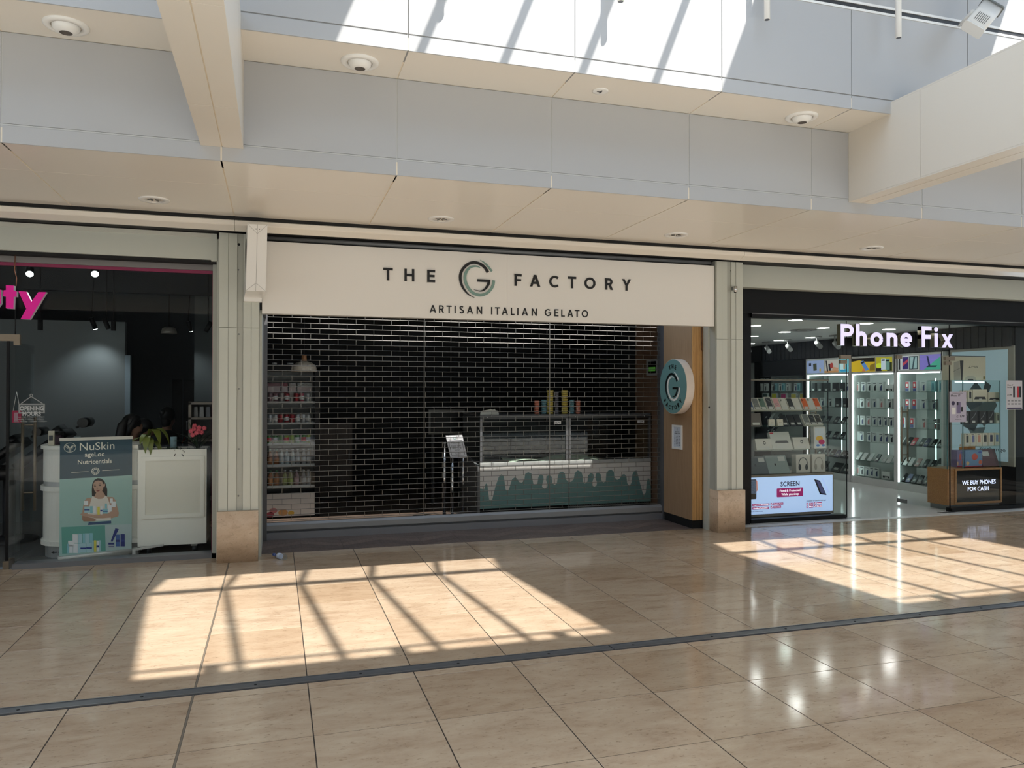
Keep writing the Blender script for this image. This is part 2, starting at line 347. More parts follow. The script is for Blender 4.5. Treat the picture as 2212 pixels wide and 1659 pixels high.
# ================================================================== floor
X0, X1 = -3.35, 11.2
fl = MB().box((-12, 1.99, -0.12), (18, 8.16, -0.0018)).build('floor', GROUT)
struct(fl, 'polished beige travertine mall floor laid in square slabs', 'floor')
xj = [-0.419]
while xj[0] > X0: xj.insert(0, xj[0]-0.599)
while xj[-1] < X1: xj.append(xj[-1]+0.599)
yj_rows = [(2.00, 2.605), (2.605, 3.205), (3.205, 3.805), (3.805, 4.41), (4.41, 4.497), (4.597, 4.997), (4.997, 5.575), (5.575, 6.15), (6.15, 6.73), (6.73, 7.31), (7.31, 7.885), (7.885, 8.155)]
tile_me = {}
for (ya, yb) in yj_rows:
    for i in range(len(xj)-1):
        wide = abs(xj[i]+0.419) < 0.01; wide2 = abs(xj[i+1]+0.419) < 0.01   # one joint is a broad movement joint
        a = xj[i]+(0.006 if wide else 0.0028); b = xj[i+1]-(0.006 if wide2 else 0.0028)
        key = (round(b-a, 3), round(yb-ya, 3))
        if key not in tile_me:
            w, d = (b-a)/2, (yb-ya)/2-0.0026; c = 0.0012
            mb = MB(); mb.hexa([(-w, -d, -0.012), (w, -d, -0.012), (w, d, -0.012), (-w, d, -0.012), (-w, -d, -c), (w, -d, -c), (w, d, -c), (-w, d, -c)])
            n = 4; mb.F = mb.F[:1]+mb.F[2:]; mb.S = mb.S[:5]
            top = [mb.v(p) for p in ((-w+c, -d+c, 0), (w-c, -d+c, 0), (w-c, d-c, 0), (-w+c, d-c, 0))]
            for k in range(4): mb.face((4+k, 4+(k+1) % 4, top[(k+1) % 4], top[k]))
            mb.face(top); tile_me[key] = mb.mesh('floor_tile', STONE)
        instance('floor_tile', tile_me[key], ((a+b)/2, (ya+yb)/2, 0), fl)
# broad movement joint and the steel strip let into the floor
MB().box((-0.4235, 2.0, -0.004), (-0.4145, 8.15, -0.0008)).build('movement_joint', mat('joint_sealant', (104, 95, 82), 0.6), fl)
strip = thing('trim_1', 'brushed steel joint strip running across the beige floor', 'floor strip', (4, 4.55, 0), kind='structure')
for a, b in ((-3.4, 2.06), (2.066, 6.4), (6.406, 11.2)):
    MB().box((a, 4.50, -0.006), (b, 4.594, 0.003)).build('strip_bed', STEELD, strip)
    MB().box((a, 4.502, 0.003), (b, 4.511, 0.007)).build('strip_edge', STEEL, strip)
    MB().box((a, 4.584, 0.003), (b, 4.592, 0.007)).build('strip_edge', STEEL, strip)
scr = MB().lathe([(0.0085, 0.003), (0.0085, 0.0045), (0.003, 0.005)], n=10).mesh('screw', mat('screw_head', (40, 40, 42), 0.5, metal=0.6))
for k in range(24): instance('screw', scr, (-3.0+0.58*k, 4.548, 0), strip)

# ================================================================== ceilings, fascia and clerestory wall on the shop side
ZC, YB, YF, ZU, YW = 3.264, 7.60, 5.77, 3.99, 5.265
XJ = [-6.7, -5.45, -4.2, -2.96, -1.715, -0.37, 0.867, 2.10, 3.335, 4.565, 5.80, 7.03, 8.27, 9.5, 10.74, 12.0]
g = 0.006
ceil = MB().box((-6.7, YF+0.002, ZC+0.004), (12, 8.3, ZC+0.10)).build('ceiling', CREAM_J)
struct(ceil, 'low cream panelled ceiling above the shop fronts', 'ceiling')
YS = 6.455
for i in range(len(XJ)-1):
    for ya, yb, gy in ((YF, YS, 0.0025), (YS, 7.585, 0.0025)):
        MB().box((XJ[i]+g, ya+(0.013 if ya == YF else gy), ZC), (XJ[i+1]-g, yb-gy, ZC+0.006)).build('ceiling_panel', CREAM, ceil)
fas = MB().box((-6.7, YF+0.006, ZC+0.004), (12, YF+0.2, ZU)).build('wall_fascia', SEAM)
struct(fas, 'cream panelled fascia stepping up from the low ceiling', 'fascia')
for i in range(len(XJ)-1):
    MB().box((XJ[i]+0.005, YF, ZC), (XJ[i+1]-0.005, YF+0.012, 3.378)).build('fascia_panel', WALLP, fas)
    MB().box((XJ[i]+0.005, YF, 3.392), (XJ[i+1]-0.005, YF+0.012, ZU)).build('fascia_panel', WALLP, fas)
    MB().box((XJ[i]-0.005, YF+0.004, ZC), (XJ[i]+0.005, YF+0.010, ZU)).build('joint_strip', JOINT, fas)
MB().box((-6.7, YF+0.003, 3.380), (12, YF+0.010, 3.390)).build('joint_strip', JOINT, fas)
uso = MB().box((-6.7, YW+0.002, ZU+0.004), (12, YF+0.2, ZU+0.09)).build('ceiling_upper', CREAM_J)
struct(uso, 'narrow upper soffit ledge of cream panels under the clerestory', 'ceiling')
for i in range(len(XJ)-1):
    MB().box((XJ[i]+g, YW+0.013, ZU), (XJ[i+1]-g, YF-0.008, ZU+0.01)).build('soffit_panel', CREAM, uso)
ZT = 5.86
wal = MB().box((-12, YW+0.006, ZU+0.002), (18, YW+0.2, ZT)).build('wall_clerestory', SEAM)
struct(wal, 'tall white panelled wall under the skylight', 'wall')
for i in range(len(XJ)-1):
    a, b = XJ[i]+0.004, XJ[i+1]-0.004
    MB().box((a, YW, ZU), (b, YW+0.012, 4.098)).build('wall_panel', WALLP, wal)
    MB().box((a, YW, 4.108), (b, YW+0.012, 4.815)).build('wall_panel', WALLP, wal)
    MB().box((a, YW, 4.895), (b, YW+0.012, ZT)).build('wall_panel', WALLP, wal)
# lighting track slot along the wall
tr = thing('trim_2', 'dark slotted lighting track along the upper white wall', 'track', (5, YW, 4.855), kind='structure')
MB().box((-6.7, YW-0.004, 4.817), (12, YW+0.01, 4.837)).build('track_lip', WHITE, tr)
MB().box((-6.7, YW-0.004, 4.873), (12, YW+0.01, 4.893)).build('track_lip', WHITE, tr)
MB().box((-6.7, YW+0.003, 4.837), (12, YW+0.012, 4.873)).build('track_slot', DARKG, tr)

# ------------------------------------------------------------------ cross beams of the mall
def beam(xa, xb, lab):
    b = thing('ceiling_beam', lab, 'beam', ((xa+xb)/2, 3.5, 3.36), kind='structure')
    MB().box((xa+0.006, 1.25, 3.366), (xb-0.006, YF, 4.07)).build('beam_core', CREAM_J, b)
    ys = [1.25, 2.35, 3.65, 4.955, YF]; xm = (xa+xb)/2
    for k in range(4):
        a, c = ys[k]+0.002, ys[k+1]-0.002
        MB().box((xa, a, 3.36), (xm-0.004, c, 3.372)).build('beam_panel', BEAMP, b)
        MB().box((xm+0.004, a, 3.36), (xb, c, 3.372)).build('beam_panel', BEAMP, b)
        MB().box((xa, a, 3.373), (xa+0.012, c, 4.075)).build('beam_panel', BEAMP, b)
        MB().box((xb-0.012, a, 3.373), (xb, c, 4.075)).build('beam_panel', BEAMP, b)
    MB().box((xa, 1.25, 4.076), (xb, YF, 4.09)).build('beam_cap', BEAMP, b)
    return b
beam(-0.505, -0.222, 'cream panelled ceiling beam on the left, between two eyeball downlights')
beam(4.965, 5.245, 'white panelled ceiling beam on the right, below the floodlight')

# ------------------------------------------------------------------ roof with its glazed bays, the unseen side of the mall and an added light court
roof = thing('ceiling_roof', 'pitched roof with glazed bays over the mall', 'roof', (2.6, 3.5, 5.86), kind='structure')
RIDY, RIDZ, EY0, EY1 = 3.50, 6.49, 1.80, 5.47
RS = 0.37
bays = [(1.09+5.43*n, 4.10+5.43*n) for n in (-2, -1, 0, 1, 2)]
def slope(xa, xb, ya, yb, th, nm, m):
    za = RIDZ-RS*abs(ya-RIDY); zb = RIDZ-RS*abs(yb-RIDY)
    MB().hexa([(xa, ya, za), (xb, ya, za), (xb, yb, zb), (xa, yb, zb), (xa, ya, za+th), (xb, ya, za+th), (xb, yb, zb+th), (xa, yb, zb+th)]).build(nm, m, roof)
edges = [-12]+[v for b in bays for v in b]+[18]
for k in range(0, len(edges), 2):
    slope(edges[k], edges[k+1], 1.0, RIDY, 0.05, 'roof_panel', WALLP); slope(edges[k], edges[k+1], RIDY, 5.7, 0.05, 'roof_panel', WALLP)
for xa, xb in bays:
    slope(xa, xb, 0.8, EY0, 0.05, 'roof_panel', WALLP)
    for k in range(6):
        x = xa+(xb-xa)*k/5; w = 0.022
        slope(x-w, x+w, EY0-0.1, RIDY, 0.06, 'glazing_bar', WHITE); slope(x-w, x+w, RIDY, EY1, 0.06, 'glazing_bar', WHITE)
    MB().box((xa, RIDY-0.04, RIDZ-0.05), (xb, RIDY+0.04, RIDZ+0.04)).build('ridge_bar', WHITE, roof)
    slope(xa, xb, EY0+0.105, EY0+0.13, 0.03, 'gutter_rail', WHITE)
    for fx in (0.13, 0.50, 0.86):
        xx = xa+(xb-xa)*fx; MB().box((xx, EY0, 5.86), (xx+0.10, EY0+0.10, 5.92)).build('gutter_bracket', WHITE, roof)
back = MB().box((-12, 0.6, 5.0), (18, 0.8, 6.2)).box((-12, 1.55, 3.99), (18, 1.75, 5.84)).build('wall_opposite_upper', WALLP)
struct(back, 'upper wall on the unseen side of the mall', 'wall')
b2 = MB().box((-12, -1.2, 3.27), (18, 1.25, 3.5)).box((-12, 1.2, 3.27), (18, 1.75, 4.0)).build('ceiling_opposite', CREAM)
struct(b2, 'low ceiling on the unseen side of the mall', 'ceiling')
b3 = MB().box((-12, -9.2, 0), (18, -9.0, 6.6)).build('wall_added_court', mat('added_court_wall', (84, 80, 74), 0.5)); MB().box((-12, -2.6, 6.5), (18, 0.8, 6.6)).build('added_court_roof', WALLP, b3); struct(b3, 'dark far wall of the unseen court added to let in light', 'wall')  # unseen court with part-open roof, added to bring more light onto the fronts
struct(MB().box((-12, -9.2, -0.12), (18, 1.99, 0.0)).build('floor_added_court', mat('added_court_stone', (236, 230, 220), 0.4, var=.05, scale=2)), 'pale floor of the unseen court added to bounce light', 'floor')  # added out of view, kept pale to bounce sunlight onto sign, pillars and ceiling
for xa, xb, nm in ((-12.2, -12, 'wall_end_left'), (18, 18.2, 'wall_end_right')):
    struct(MB().box((xa, -9.2, 0), (xb, 8.3, 6.6)).build(nm, WALLP), 'end wall of the mall out of view', 'wall')

# ------------------------------------------------------------------ moulded band over the shop fronts
band = thing('trim_3', 'cream moulded band under the ceiling, above all three shops', 'band', (3, 7.7, 3.1), kind='structure')
MB().box((-6.7, 7.592, 3.236), (12, 7.80, ZC+0.004)).build('shadow_gap', BLACK, band)
prof = [(7.604, 3.236), (7.594, 3.228), (7.594, 3.192), (7.602, 3.184), (7.69, 3.148), (7.72, 3.150), (7.80, 3.172), (7.80, 3.236)]
for a, b in ((-6.7, -0.371), (-0.367, 5.10), (5.104, 12)):
    MB().prism(prof, a, b, lambda y, z, x: (x, y, z)).build('band_moulding', CREAM, band)
MB().box((-6.7, 7.80, 3.175), (12, 8.4, ZC)).build('band_back', BLACK, band)

# ------------------------------------------------------------------ pillars between the shops
def pillar(xa, xb, lab, ribs, yside):
    p = thing('pillar', lab, 'pillar', ((xa+xb)/2, 8.0, 0), kind='structure')
    yf = 7.875
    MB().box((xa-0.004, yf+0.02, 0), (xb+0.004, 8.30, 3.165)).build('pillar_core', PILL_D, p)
    MB().rbox((xa-0.010, 7.83, 0), (xb+0.002, 8.02, 0.487), 0.004).build('stone_base', STONE_BASE, p, 'pinkish beige stone base block')
    for k, (a, b, dy) in enumerate(ribs):
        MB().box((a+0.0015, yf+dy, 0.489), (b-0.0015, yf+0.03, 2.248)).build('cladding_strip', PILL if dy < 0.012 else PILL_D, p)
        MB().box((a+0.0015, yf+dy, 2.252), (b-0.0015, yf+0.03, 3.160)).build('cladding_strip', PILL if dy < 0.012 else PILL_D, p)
    return p
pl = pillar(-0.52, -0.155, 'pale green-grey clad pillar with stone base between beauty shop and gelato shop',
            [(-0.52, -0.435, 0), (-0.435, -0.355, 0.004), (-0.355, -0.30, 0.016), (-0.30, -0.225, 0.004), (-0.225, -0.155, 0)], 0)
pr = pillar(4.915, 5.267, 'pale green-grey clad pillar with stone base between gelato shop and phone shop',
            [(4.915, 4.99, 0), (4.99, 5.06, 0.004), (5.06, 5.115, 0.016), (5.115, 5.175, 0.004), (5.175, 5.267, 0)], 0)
hole = MB().lathe([(0.013, 0), (0.013, 0.003), (0.004, 0.003)], n=12, axis='Y').mesh('bolt_hole', BLACK)
for px_, py_, o, n in ((516, 528, pl, 1), (515, 583, pl, 0), (516, 722, pl, 0), (516, 840, pl, 0), (516, 970, pl, 0), (515, 1071, pl, 0), (1580, 585, pr, 1)):
    q = PY(px_, py_, 7.89); h = instance('bolt', hole if n else bpy.data.meshes.get('bolt_small') or MB().lathe([(0.008, 0), (0.008, 0.004), (0.003, 0.006)], n=10, axis='Y').mesh('bolt_small', STEEL), (q.x, 7.892, q.z), o)
# sensor bracket on the right pillar
q = PY(1585, 625, 7.86)
sb = thing('pillar_sensor', 'small silver sensor on the pillar beside the phone shop', 'sensor', (q.x, 7.85, q.z-0.03))
MB().cyl((q.x, 7.83, q.z-0.035), (q.x, 7.83, q.z+0.03), 0.022, 14).build('sensor_body', CHROME, sb)
MB().box((q.x-0.022, 7.84, q.z-0.01), (q.x+0.012, 7.876, q.z+0.03)).build('bracket', STEEL, sb)
MB().cyl((q.x, 7.83, q.z-0.043), (q.x, 7.83, q.z-0.035), 0.013, 12).build('lens', BLACKM, sb)
# ================================================================== ceiling fittings of the hall
def eyeball(x, lab):
    c = (x, 5.545, ZU); t = thing('eyeball_downlight', lab, 'downlight', c, 'eyeball downlights in the upper soffit')
    MB().lathe([(0.090, -0.002), (0.092, -0.016), (0.122, -0.018), (0.134, -0.008), (0.134, 0.001)], c, 32, caps=False).build('trim_ring', WHITE, t)
    MB().lathe([(0.080, 0.0), (0.082, -0.012), (0.076, -0.030), (0.062, -0.045), (0.040, -0.054), (0.038, -0.054)], (x, 5.545-0.006, ZU), 28, caps=False).build('eyeball', WHITE, t)
    MB().lathe([(0.040, -0.053), (0.035, -0.046), (0.001, -0.040)], (x, 5.545-0.006, ZU), 24, caps=False).build('lens', mat('lens_grey', (92, 86, 80), .5), t, 'dark recessed lens')
eyeball(-1.29, 'round white eyeball downlight left of the beam')
eyeball(0.567, 'round white eyeball downlight just right of the left beam')
eyeball(4.29, 'round white eyeball downlight near the right beam')
t = thing('sprinkler_cover', 'small flush sprinkler plate between two eyeball downlights', 'sprinkler', (2.42, 5.53, ZU))
MB().lathe([(0.062, 0.001), (0.062, -0.006), (0.052, -0.009), (0.002, -0.009)], (2.42, 5.53, ZU), 24, caps=False).build('plate', WHITE, t)
MB().box((2.415, 5.50, ZU-0.013), (2.425, 5.55, ZU-0.008)).box((2.39, 5.525, ZU-0.012), (2.43, 5.532, ZU-0.008)).build('slot', DARKG, t)
REFL = mat('reflector', (226, 226, 222), 0.3, metal=0.5)
for k, (x, who) in enumerate(((-0.986, 'above the beauty shop'), (1.488, 'above the big gelato sign, left'), (3.967, 'above the big gelato sign, right'), (6.441, 'above the phone shop'))):
    c = (x, 7.12, ZC); t = thing('recessed_downlight', 'round recessed downlight with chrome reflector '+who, 'downlight', c, 'recessed downlights in the low ceiling')
    MB().lathe([(0.075, 0.0), (0.082, -0.010), (0.118, -0.010), (0.124, -0.004), (0.124, 0.001)], c, 28, caps=False).build('trim_ring', WHITE, t)
    MB().lathe([(0.079, -0.009), (0.068, 0.004), (0.002, 0.005)], c, 24, caps=False).build('reflector', REFL, t)
    for a in range(6):
        d = 0.055*math.cos(a*1.047), 0.055*math.sin(a*1.047)
        MB().cyl((x+d[0]*.3, 7.12+d[1]*.3, ZC-0.002), (x+d[0], 7.12+d[1], ZC-0.002), 0.004, 6).build('louvre', mat('louvre_grey', (84, 84, 82), .4), t)
# hanging tubes in front of the clerestory wall
for k, (x, lab) in enumerate(((1.17, 'white hanging tube seen only by its shadow on the sunlit wall'), (2.41, 'white hanging tube at the top edge over the sign'), (3.66, 'white hanging tube left of the two in view'), (4.93, 'white hanging tube nearest the right beam'))):
    zb = (4.50, 4.50, 4.545, 4.575)[k]
    t = thing('hanging_tube', lab, 'tube', (x, 5.14, zb), 'hanging tubes under the skylight')
    MB().cyl((x, 5.14, zb), (x, 5.14, 5.9), 0.023, 16).build('tube', WHITE, t)
    MB().cyl((x, 5.14, zb-0.001), (x, 5.14, zb+0.002), 0.019, 16).build('tube_end', STEELD, t)
# floodlight on the track
c = Vector((5.86, 5.08, 4.90)); t = thing('floodlight', 'tilted white floodlight with vent slots on the wall track', 'floodlight', (5.72, 5.20, 4.80))
A = PY(2122, 38, 5.0); vx = Vector((0.66, -0.10, 0.76)).normalized(); ux = Vector((0.80, -0.45, -0.42)); ux = (ux-vx*ux.dot(vx)).normalized()
ff = Frame(A, ux, vx)
MB(ff).rbox((-0.085, -0.125, -0.06), (0.085, 0.125, 0.045), 0.02, axis=1).build('lamp_body', WHITE, t)
MB(ff).rbox((-0.095, 0.125, -0.07), (0.095, 0.14, 0.055), 0.02, axis=1).build('end_cap', mat('grey_cap', (120, 124, 122), 0.5), t)
MB(ff).rbox((-0.09, -0.137, -0.065), (0.09, -0.125, 0.05), 0.02, axis=1).build('end_cap', WHITE, t)
for k in range(7): MB(ff).box((-0.045+0.015*k, -0.09, 0.044), (-0.041+0.015*k, 0.0, 0.0465)).build('vent_slot', DARKG, t)
P0 = PY(2072, 56, 5.25); P1 = ff(-0.092, 0.0, 0.0)
MB().tube([P0, P0.lerp(P1, 0.5)+Vector((0, 0, 0.005)), P1], [0.012, 0.016, 0.018], 8).build('arm', WHITE, t)
MB().ball(P1, 0.022, 10, 6).build('pivot', WHITE, t)

# ================================================================== things on the floor
pet = glass_mat('clear_plastic', (236, 240, 242), 1.3)
A = PZ(592, 1198, 0.03); Bp = PZ(620, 1205, 0.03); d = (Bp-A).normalized(); L_ = 0.20
t = thing('plastic_bottle', 'crushed clear plastic bottle lying on the floor tiles by the left pillar', 'bottle', (A.x, A.y, 0))
n = 9; pts = [A+d*(L_*k/n)+Vector((0, 0, 0.002*math.sin(k*2.1))) for k in range(n+1)]
MB().tube(pts, [0.012, 0.013, 0.026, 0.031, 0.024, 0.030, 0.023, 0.031, 0.030, 0.022], 12).build('bottle_body', pet, t)
MB().tube([A-d*0.012, A+d*0.012], 0.0145, 12).build('bottle_cap', mat('blue_cap', (60, 84, 150), 0.4), t)
MB().tube([A+d*0.075, A+d*0.12], [0.0275, 0.0285], 12).build('bottle_label', mat('bottle_label', (196, 206, 226), 0.4), t)
# ================================================================== the shuttered gelato shop
def FY(Y): return Frame((0, Y, 0), (1, 0, 0), (0, 0, 1))          # x, z, and towards the hall
def FX(X): return Frame((X, 0, 0), (0, -1, 0), (0, 0, 1))         # a plane facing -x: runs (-y, z)
INK = mat('sign_black', (20, 20, 22), 0.35)
TEAL = mat('sign_teal', (126, 158, 148), 0.45)
SIGNW = mat('sign_cream_white', (240, 237, 230), 0.22, spec=0.5)
HALO = mat('letter_edge', (236, 232, 224), 0.4)
sg = thing('shop_sign', 'long cream fascia sign with black lettering over the closed shutter', 'sign', (2.4, 7.95, 2.4))
SY = 7.91; zb, zt = 2.40, 3.109
MB().box((-0.127, SY, zb), (2.374, 8.02, zt)).build('sign_panel', SIGNW, sg); MB().box((2.377, SY, zb), (4.905, 8.02, zt)).build('sign_panel', SIGNW, sg)
MB().box((-0.12, SY+0.004, zb+0.01), (4.90, 8.015, zt-0.01)).build('sign_core', WHITE, sg)
f = FY(SY)
cs = [PY(x, 598, SY).x for x in (838, 884, 931, 1118.6, 1155.3, 1196.6, 1235, 1273.7, 1315, 1352.6)]
zt0 = PY(838, 579, SY).z; zb0 = PY(838, 606, SY).z
stroke_text('THEFACTORY', f, cs, zb0, zt0-zb0, 0.19, INK, 'letter', sg, 0.004, 0.014)
stroke_text('THEFACTORY', f, cs, zb0-0.002, zt0-zb0+0.004, 0.215, HALO, 'letter_backing', sg, 0.0, 0.004)
cs2 = [PY(x, 670, SY).x for x in (935, 953.5, 970, 983, 997, 1015, 1035.5, 1062, 1074.5, 1090.5, 1107.5, 1118.5, 1133.7, 1154, 1183.3, 1201.8, 1216, 1231.5, 1246.5, 1263.3)]
z1 = PY(935, 675.4, SY).z; z2 = PY(935, 659, SY).z
stroke_text('ARTISANITALIANGELATO', f, cs2, z1, z2-z1, 0.16, INK, 'letter', sg, 0.0, 0.006, wscale=0.92)
lc = PY(960+780/11.06, 540+690/11.06, SY); kk = abs(PY(960+1180/11.06, 640, SY).x-PY(960+380/11.06, 640, SY).x)/800
logo(f, lc.x, lc.z, kk, INK, TEAL, sg, 0.0, 0.012)
# dark slot with the shutter roller over the sign
MB().box((-0.14, 7.99, 3.05), (4.91, 8.2, 3.19)).build('shutter_box', DARKG, sg)
rl = MB().cyl((-0.13, 7.965, 3.15), (4.90, 7.965, 3.15), 0.022, 12).build('roller_tube', GREYF, sg)
# blade sign box on the left pillar
bl = thing('blade_sign', 'white box sign jutting from the left pillar, seen edge on', 'sign', (-0.19, 7.6, 2.535))
zb_, zt_ = 2.537, 3.135
F0 = [Vector((-0.255, 7.26, zb_)), Vector((-0.086, 7.26, zb_)), Vector((-0.127, 7.875, zb_)), Vector((-0.293, 7.875, zb_))]
T0 = [p+Vector((0.013, 0, zt_-zb_)) for p in F0]
MB().hexa(F0+T0).build('box_shell', SIGNW, bl)
xl = lambda tt: F0[0].lerp(T0[0], tt); xr = lambda tt: F0[1].lerp(T0[1], tt)
SEAML = mat('fine_seam', (150, 146, 138), 0.6)
def seam_line(p, q, r=0.0012): MB().cyl(p+Vector((0, -0.0006, 0)), q+Vector((0, -0.0006, 0)), r, 5).build('seam', SEAML, bl)
mid = lambda tt: (xl(tt)+xr(tt))*0.5
seam_line(mid(0), mid(1)); seam_line(xl(0), mid(0.12)); seam_line(xr(0), mid(0.12)); seam_line(xl(1), mid(0.86)); seam_line(xr(1), mid(0.86))
for dx in (-0.012, 0.016): MB().cyl(mid(0.93)+Vector((dx, 0.002, 0)), mid(0.93)+Vector((dx, -0.002, 0)), 0.005, 8).build('screw', DARKG, bl)
MB().ring(ell(0, 0, .20, .22, 32), ell(0, 0, .185, .205, 32), 0, 0.004, lambda a, b, c: (-0.272-0.0617*a+0.0065-c, 7.57+a, 2.836+b)).build('roundel_ring', INK, bl)
MB().box((-0.292, 7.79, 2.50), (-0.128, 7.88, 2.537)).build('mount_bracket', WHITE, bl)
# ------------------------------------------------------------------ shop shell
gw = mat('gelato_dark_wall', (30, 31, 33), 0.7, var=0.06, scale=3); gc = mat('gelato_ceiling', (84, 84, 82), 0.7)
wood_d = wood_mat('brown_wall_board', (106, 82, 64), (126, 98, 76), 0.55)
struct(MB().box((-0.5, 13.4, 0), (5.3, 13.5, 3.0)).build('wall_gelato_back', gw), 'dark back wall of the gelato shop', 'wall')
struct(MB().box((-0.5, 8.30, 0), (-0.36, 13.4, 3.0)).build('wall_gelato_left', gw), 'dark left wall of the gelato shop', 'wall')
wr = struct(MB().box((5.07, 8.30, 0), (5.25, 13.4, 3.0)).build('wall_gelato_right', gw), 'right wall of the gelato shop with brown boards', 'wall')
for k in range(5): MB().box((5.052, 8.98+0.26*k, 0), (5.072, 8.98+0.26*k+0.256, 2.62)).build('wall_board', wood_d, wr)
struct(MB().box((-0.5, 8.9, 2.78), (5.3, 13.5, 2.9)).build('ceiling_gelato', gc), 'dim ceiling inside the gelato shop', 'ceiling')
fg = struct(MB().box((-0.5, 8.155, -0.12), (5.3, 13.5, -0.004)).build('floor_gelato', mat('gelato_floor_bed', (60, 52, 46), 0.6)), 'brown herringbone floor of the gelato shop', 'floor')
MB().box((-0.5, 9.0, -0.004), (5.3, 13.4, 0.0)).build('inner_floor', wood_mat('inner_floor_wood', (78, 66, 58), (104, 90, 80), 0.35, 5, (3, 9, 3)), fg)
pk = [wood_mat('plank_%s' % n, a, b, 0.42, 7, (10, 1.2, 4)) for n, a, b in (('umber', (88, 76, 72), (110, 97, 92)), ('taupe', (98, 84, 78), (122, 107, 100)), ('cocoa', (80, 69, 66), (102, 90, 86)))]
def clip(poly, ax, val, keep_gt):
    out = []
    for i in range(len(poly)):
        p, q = poly[i], poly[(i+1) % len(poly)]; a = (p[ax]-val) if keep_gt else (val-p[ax]); b = (q[ax]-val) if keep_gt else (val-q[ax])
        if a >= 0: out.append(p)
        if a*b < 0: t_ = a/(a-b); out.append((p[0]+(q[0]-p[0])*t_, p[1]+(q[1]-p[1])*t_))
    return out
cw, pw = 0.42, 0.17; ncol = 12
for cidx in range(ncol):
    xa = -0.15+cw*cidx; up = cidx % 2 == 0
    for j in range(-4, 9):
        y0 = 8.0+pw*j; dy = cw*0.55
        ya, yb = (y0, y0+dy) if up else (y0+dy, y0)
        poly = [(xa+.001, ya), (xa+cw-.001, yb), (xa+cw-.001, yb+pw-.003), (xa+.001, ya+pw-.003)]
        poly = clip(clip(clip(poly, 1, 8.162, True), 1, 8.885, False), 0, 4.90, False)
        if len(poly) > 2: MB().prism(poly, -0.004, 0.0).build('plank', pk[(cidx*3+j*5) % 3], fg)
# side jambs, shutter guides and sill
jl = struct(MB().box((-0.155, 8.02, 0), (-0.128, 8.90, 2.44)).build('wall_reveal_left', PILL), 'narrow metal reveal left of the shutter', 'reveal')
MB().box((-0.13, 8.86, 0), (-0.085, 9.02, 2.7)).build('shutter_guide', GREYD, jl); MB().box((-0.128, 8.1, 2.44), (-0.10, 8.9, 2.7)).build('reveal_head', GREYD, jl)
oak_f = wood_mat('golden_oak', (178, 132, 78), (206, 162, 104), 0.45, 5, (30, 30, 0.6)); oak_s = wood_mat('oak_panel', (150, 120, 90), (172, 142, 110), 0.5, 5, (22, 22, 0.6))
jr = thing('wall_reveal_right', 'oak clad reveal right of the shutter with black plinth', 'reveal', (4.83, 8.5, 0), kind='structure')
MB().box((4.757, 8.165, 0.10), (4.905, 8.885, 2.62)).build('oak_side_panel', oak_s, jr)
for k, (a, b) in enumerate(((4.757, 4.772), (4.776, 4.806), (4.810, 4.846), (4.850, 4.872), (4.876, 4.889))): MB().box((a, 8.150, 0.10), (b, 8.168, 2.42)).build('oak_slat', oak_f, jr)
MB().box((4.765, 8.175, 0), (4.905, 8.885, 0.10)).build('plinth', BLACK, jr)
MB().box((4.752, 8.86, 0), (4.80, 9.02, 2.7)).build('shutter_guide', GREYD, jr)
MB().box((4.889, 8.02, 0), (4.914, 8.13, 2.62)).build('metal_jamb', PILL, jr)
MB().box((4.868, 8.128, 2.13), (4.889, 8.14, 2.42)).build('rust_strip', wood_mat('dark_strip', (96, 64, 38), (120, 82, 50), 0.6), jr)
MB().lathe([(0.011, 0), (0.011, 0.003), (0.003, 0.003)], (4.902, 8.02, PY(1528, 880, 8.02).z), 12, 'Y').build('keyhole', BLACK, jr)
# ------------------------------------------------------------------ roller grille
sh = thing('roller_grille', 'closed steel link roller grille across the gelato shop front', 'shutter', (2.33, 8.95, 0))
rod = MB().cyl((-0.085, 0, 0), (4.753, 0, 0), 0.0036, 6, caps=False).mesh('grille_rod', mat('grille_steel', (136, 134, 128), 0.4, metal=0.85))
ROWS = 41; dz = 0.0595
for k in range(ROWS): instance('grille_rod', rod, (0, 8.95, 0.20+dz*k), sh)
lk = MB()
for k in range(ROWS-1):
    x = -0.085+0.06+(0.1 if k % 2 else 0.0)
    while x < 4.75:
        lk.box((x-0.0022, 8.943, 0.20+dz*k-0.004), (x+0.0022, 8.949, 0.20+dz*(k+1)+0.004)); x += 0.2015
tag(lk.build('grille_link', MATS['grille_steel'], sh), kind='stuff')
for px_ in (916, 1187): x = PY(px_, 900, 8.95).x; MB().box((x-0.004, 8.941, 0.18), (x+0.004, 8.948, 2.64)).build('grille_tie', MATS['grille_steel'], sh)
MB().prism([(8.93, 0.075), (8.90, 0.10), (8.905, 0.155), (8.93, 0.18), (8.97, 0.18), (8.99, 0.155), (8.99, 0.10), (8.97, 0.075)], -0.085, 4.753, lambda y, z, x: (x, y, z)).build('bottom_rail', GREYF, sh)
struct(MB().box((-0.13, 8.885, 0), (4.80, 9.01, 0.075)).build('trim_4', mat('sill_steel', (134, 136, 142), 0.4, metal=0.4)), 'grey metal sill under the roller grille', 'sill')
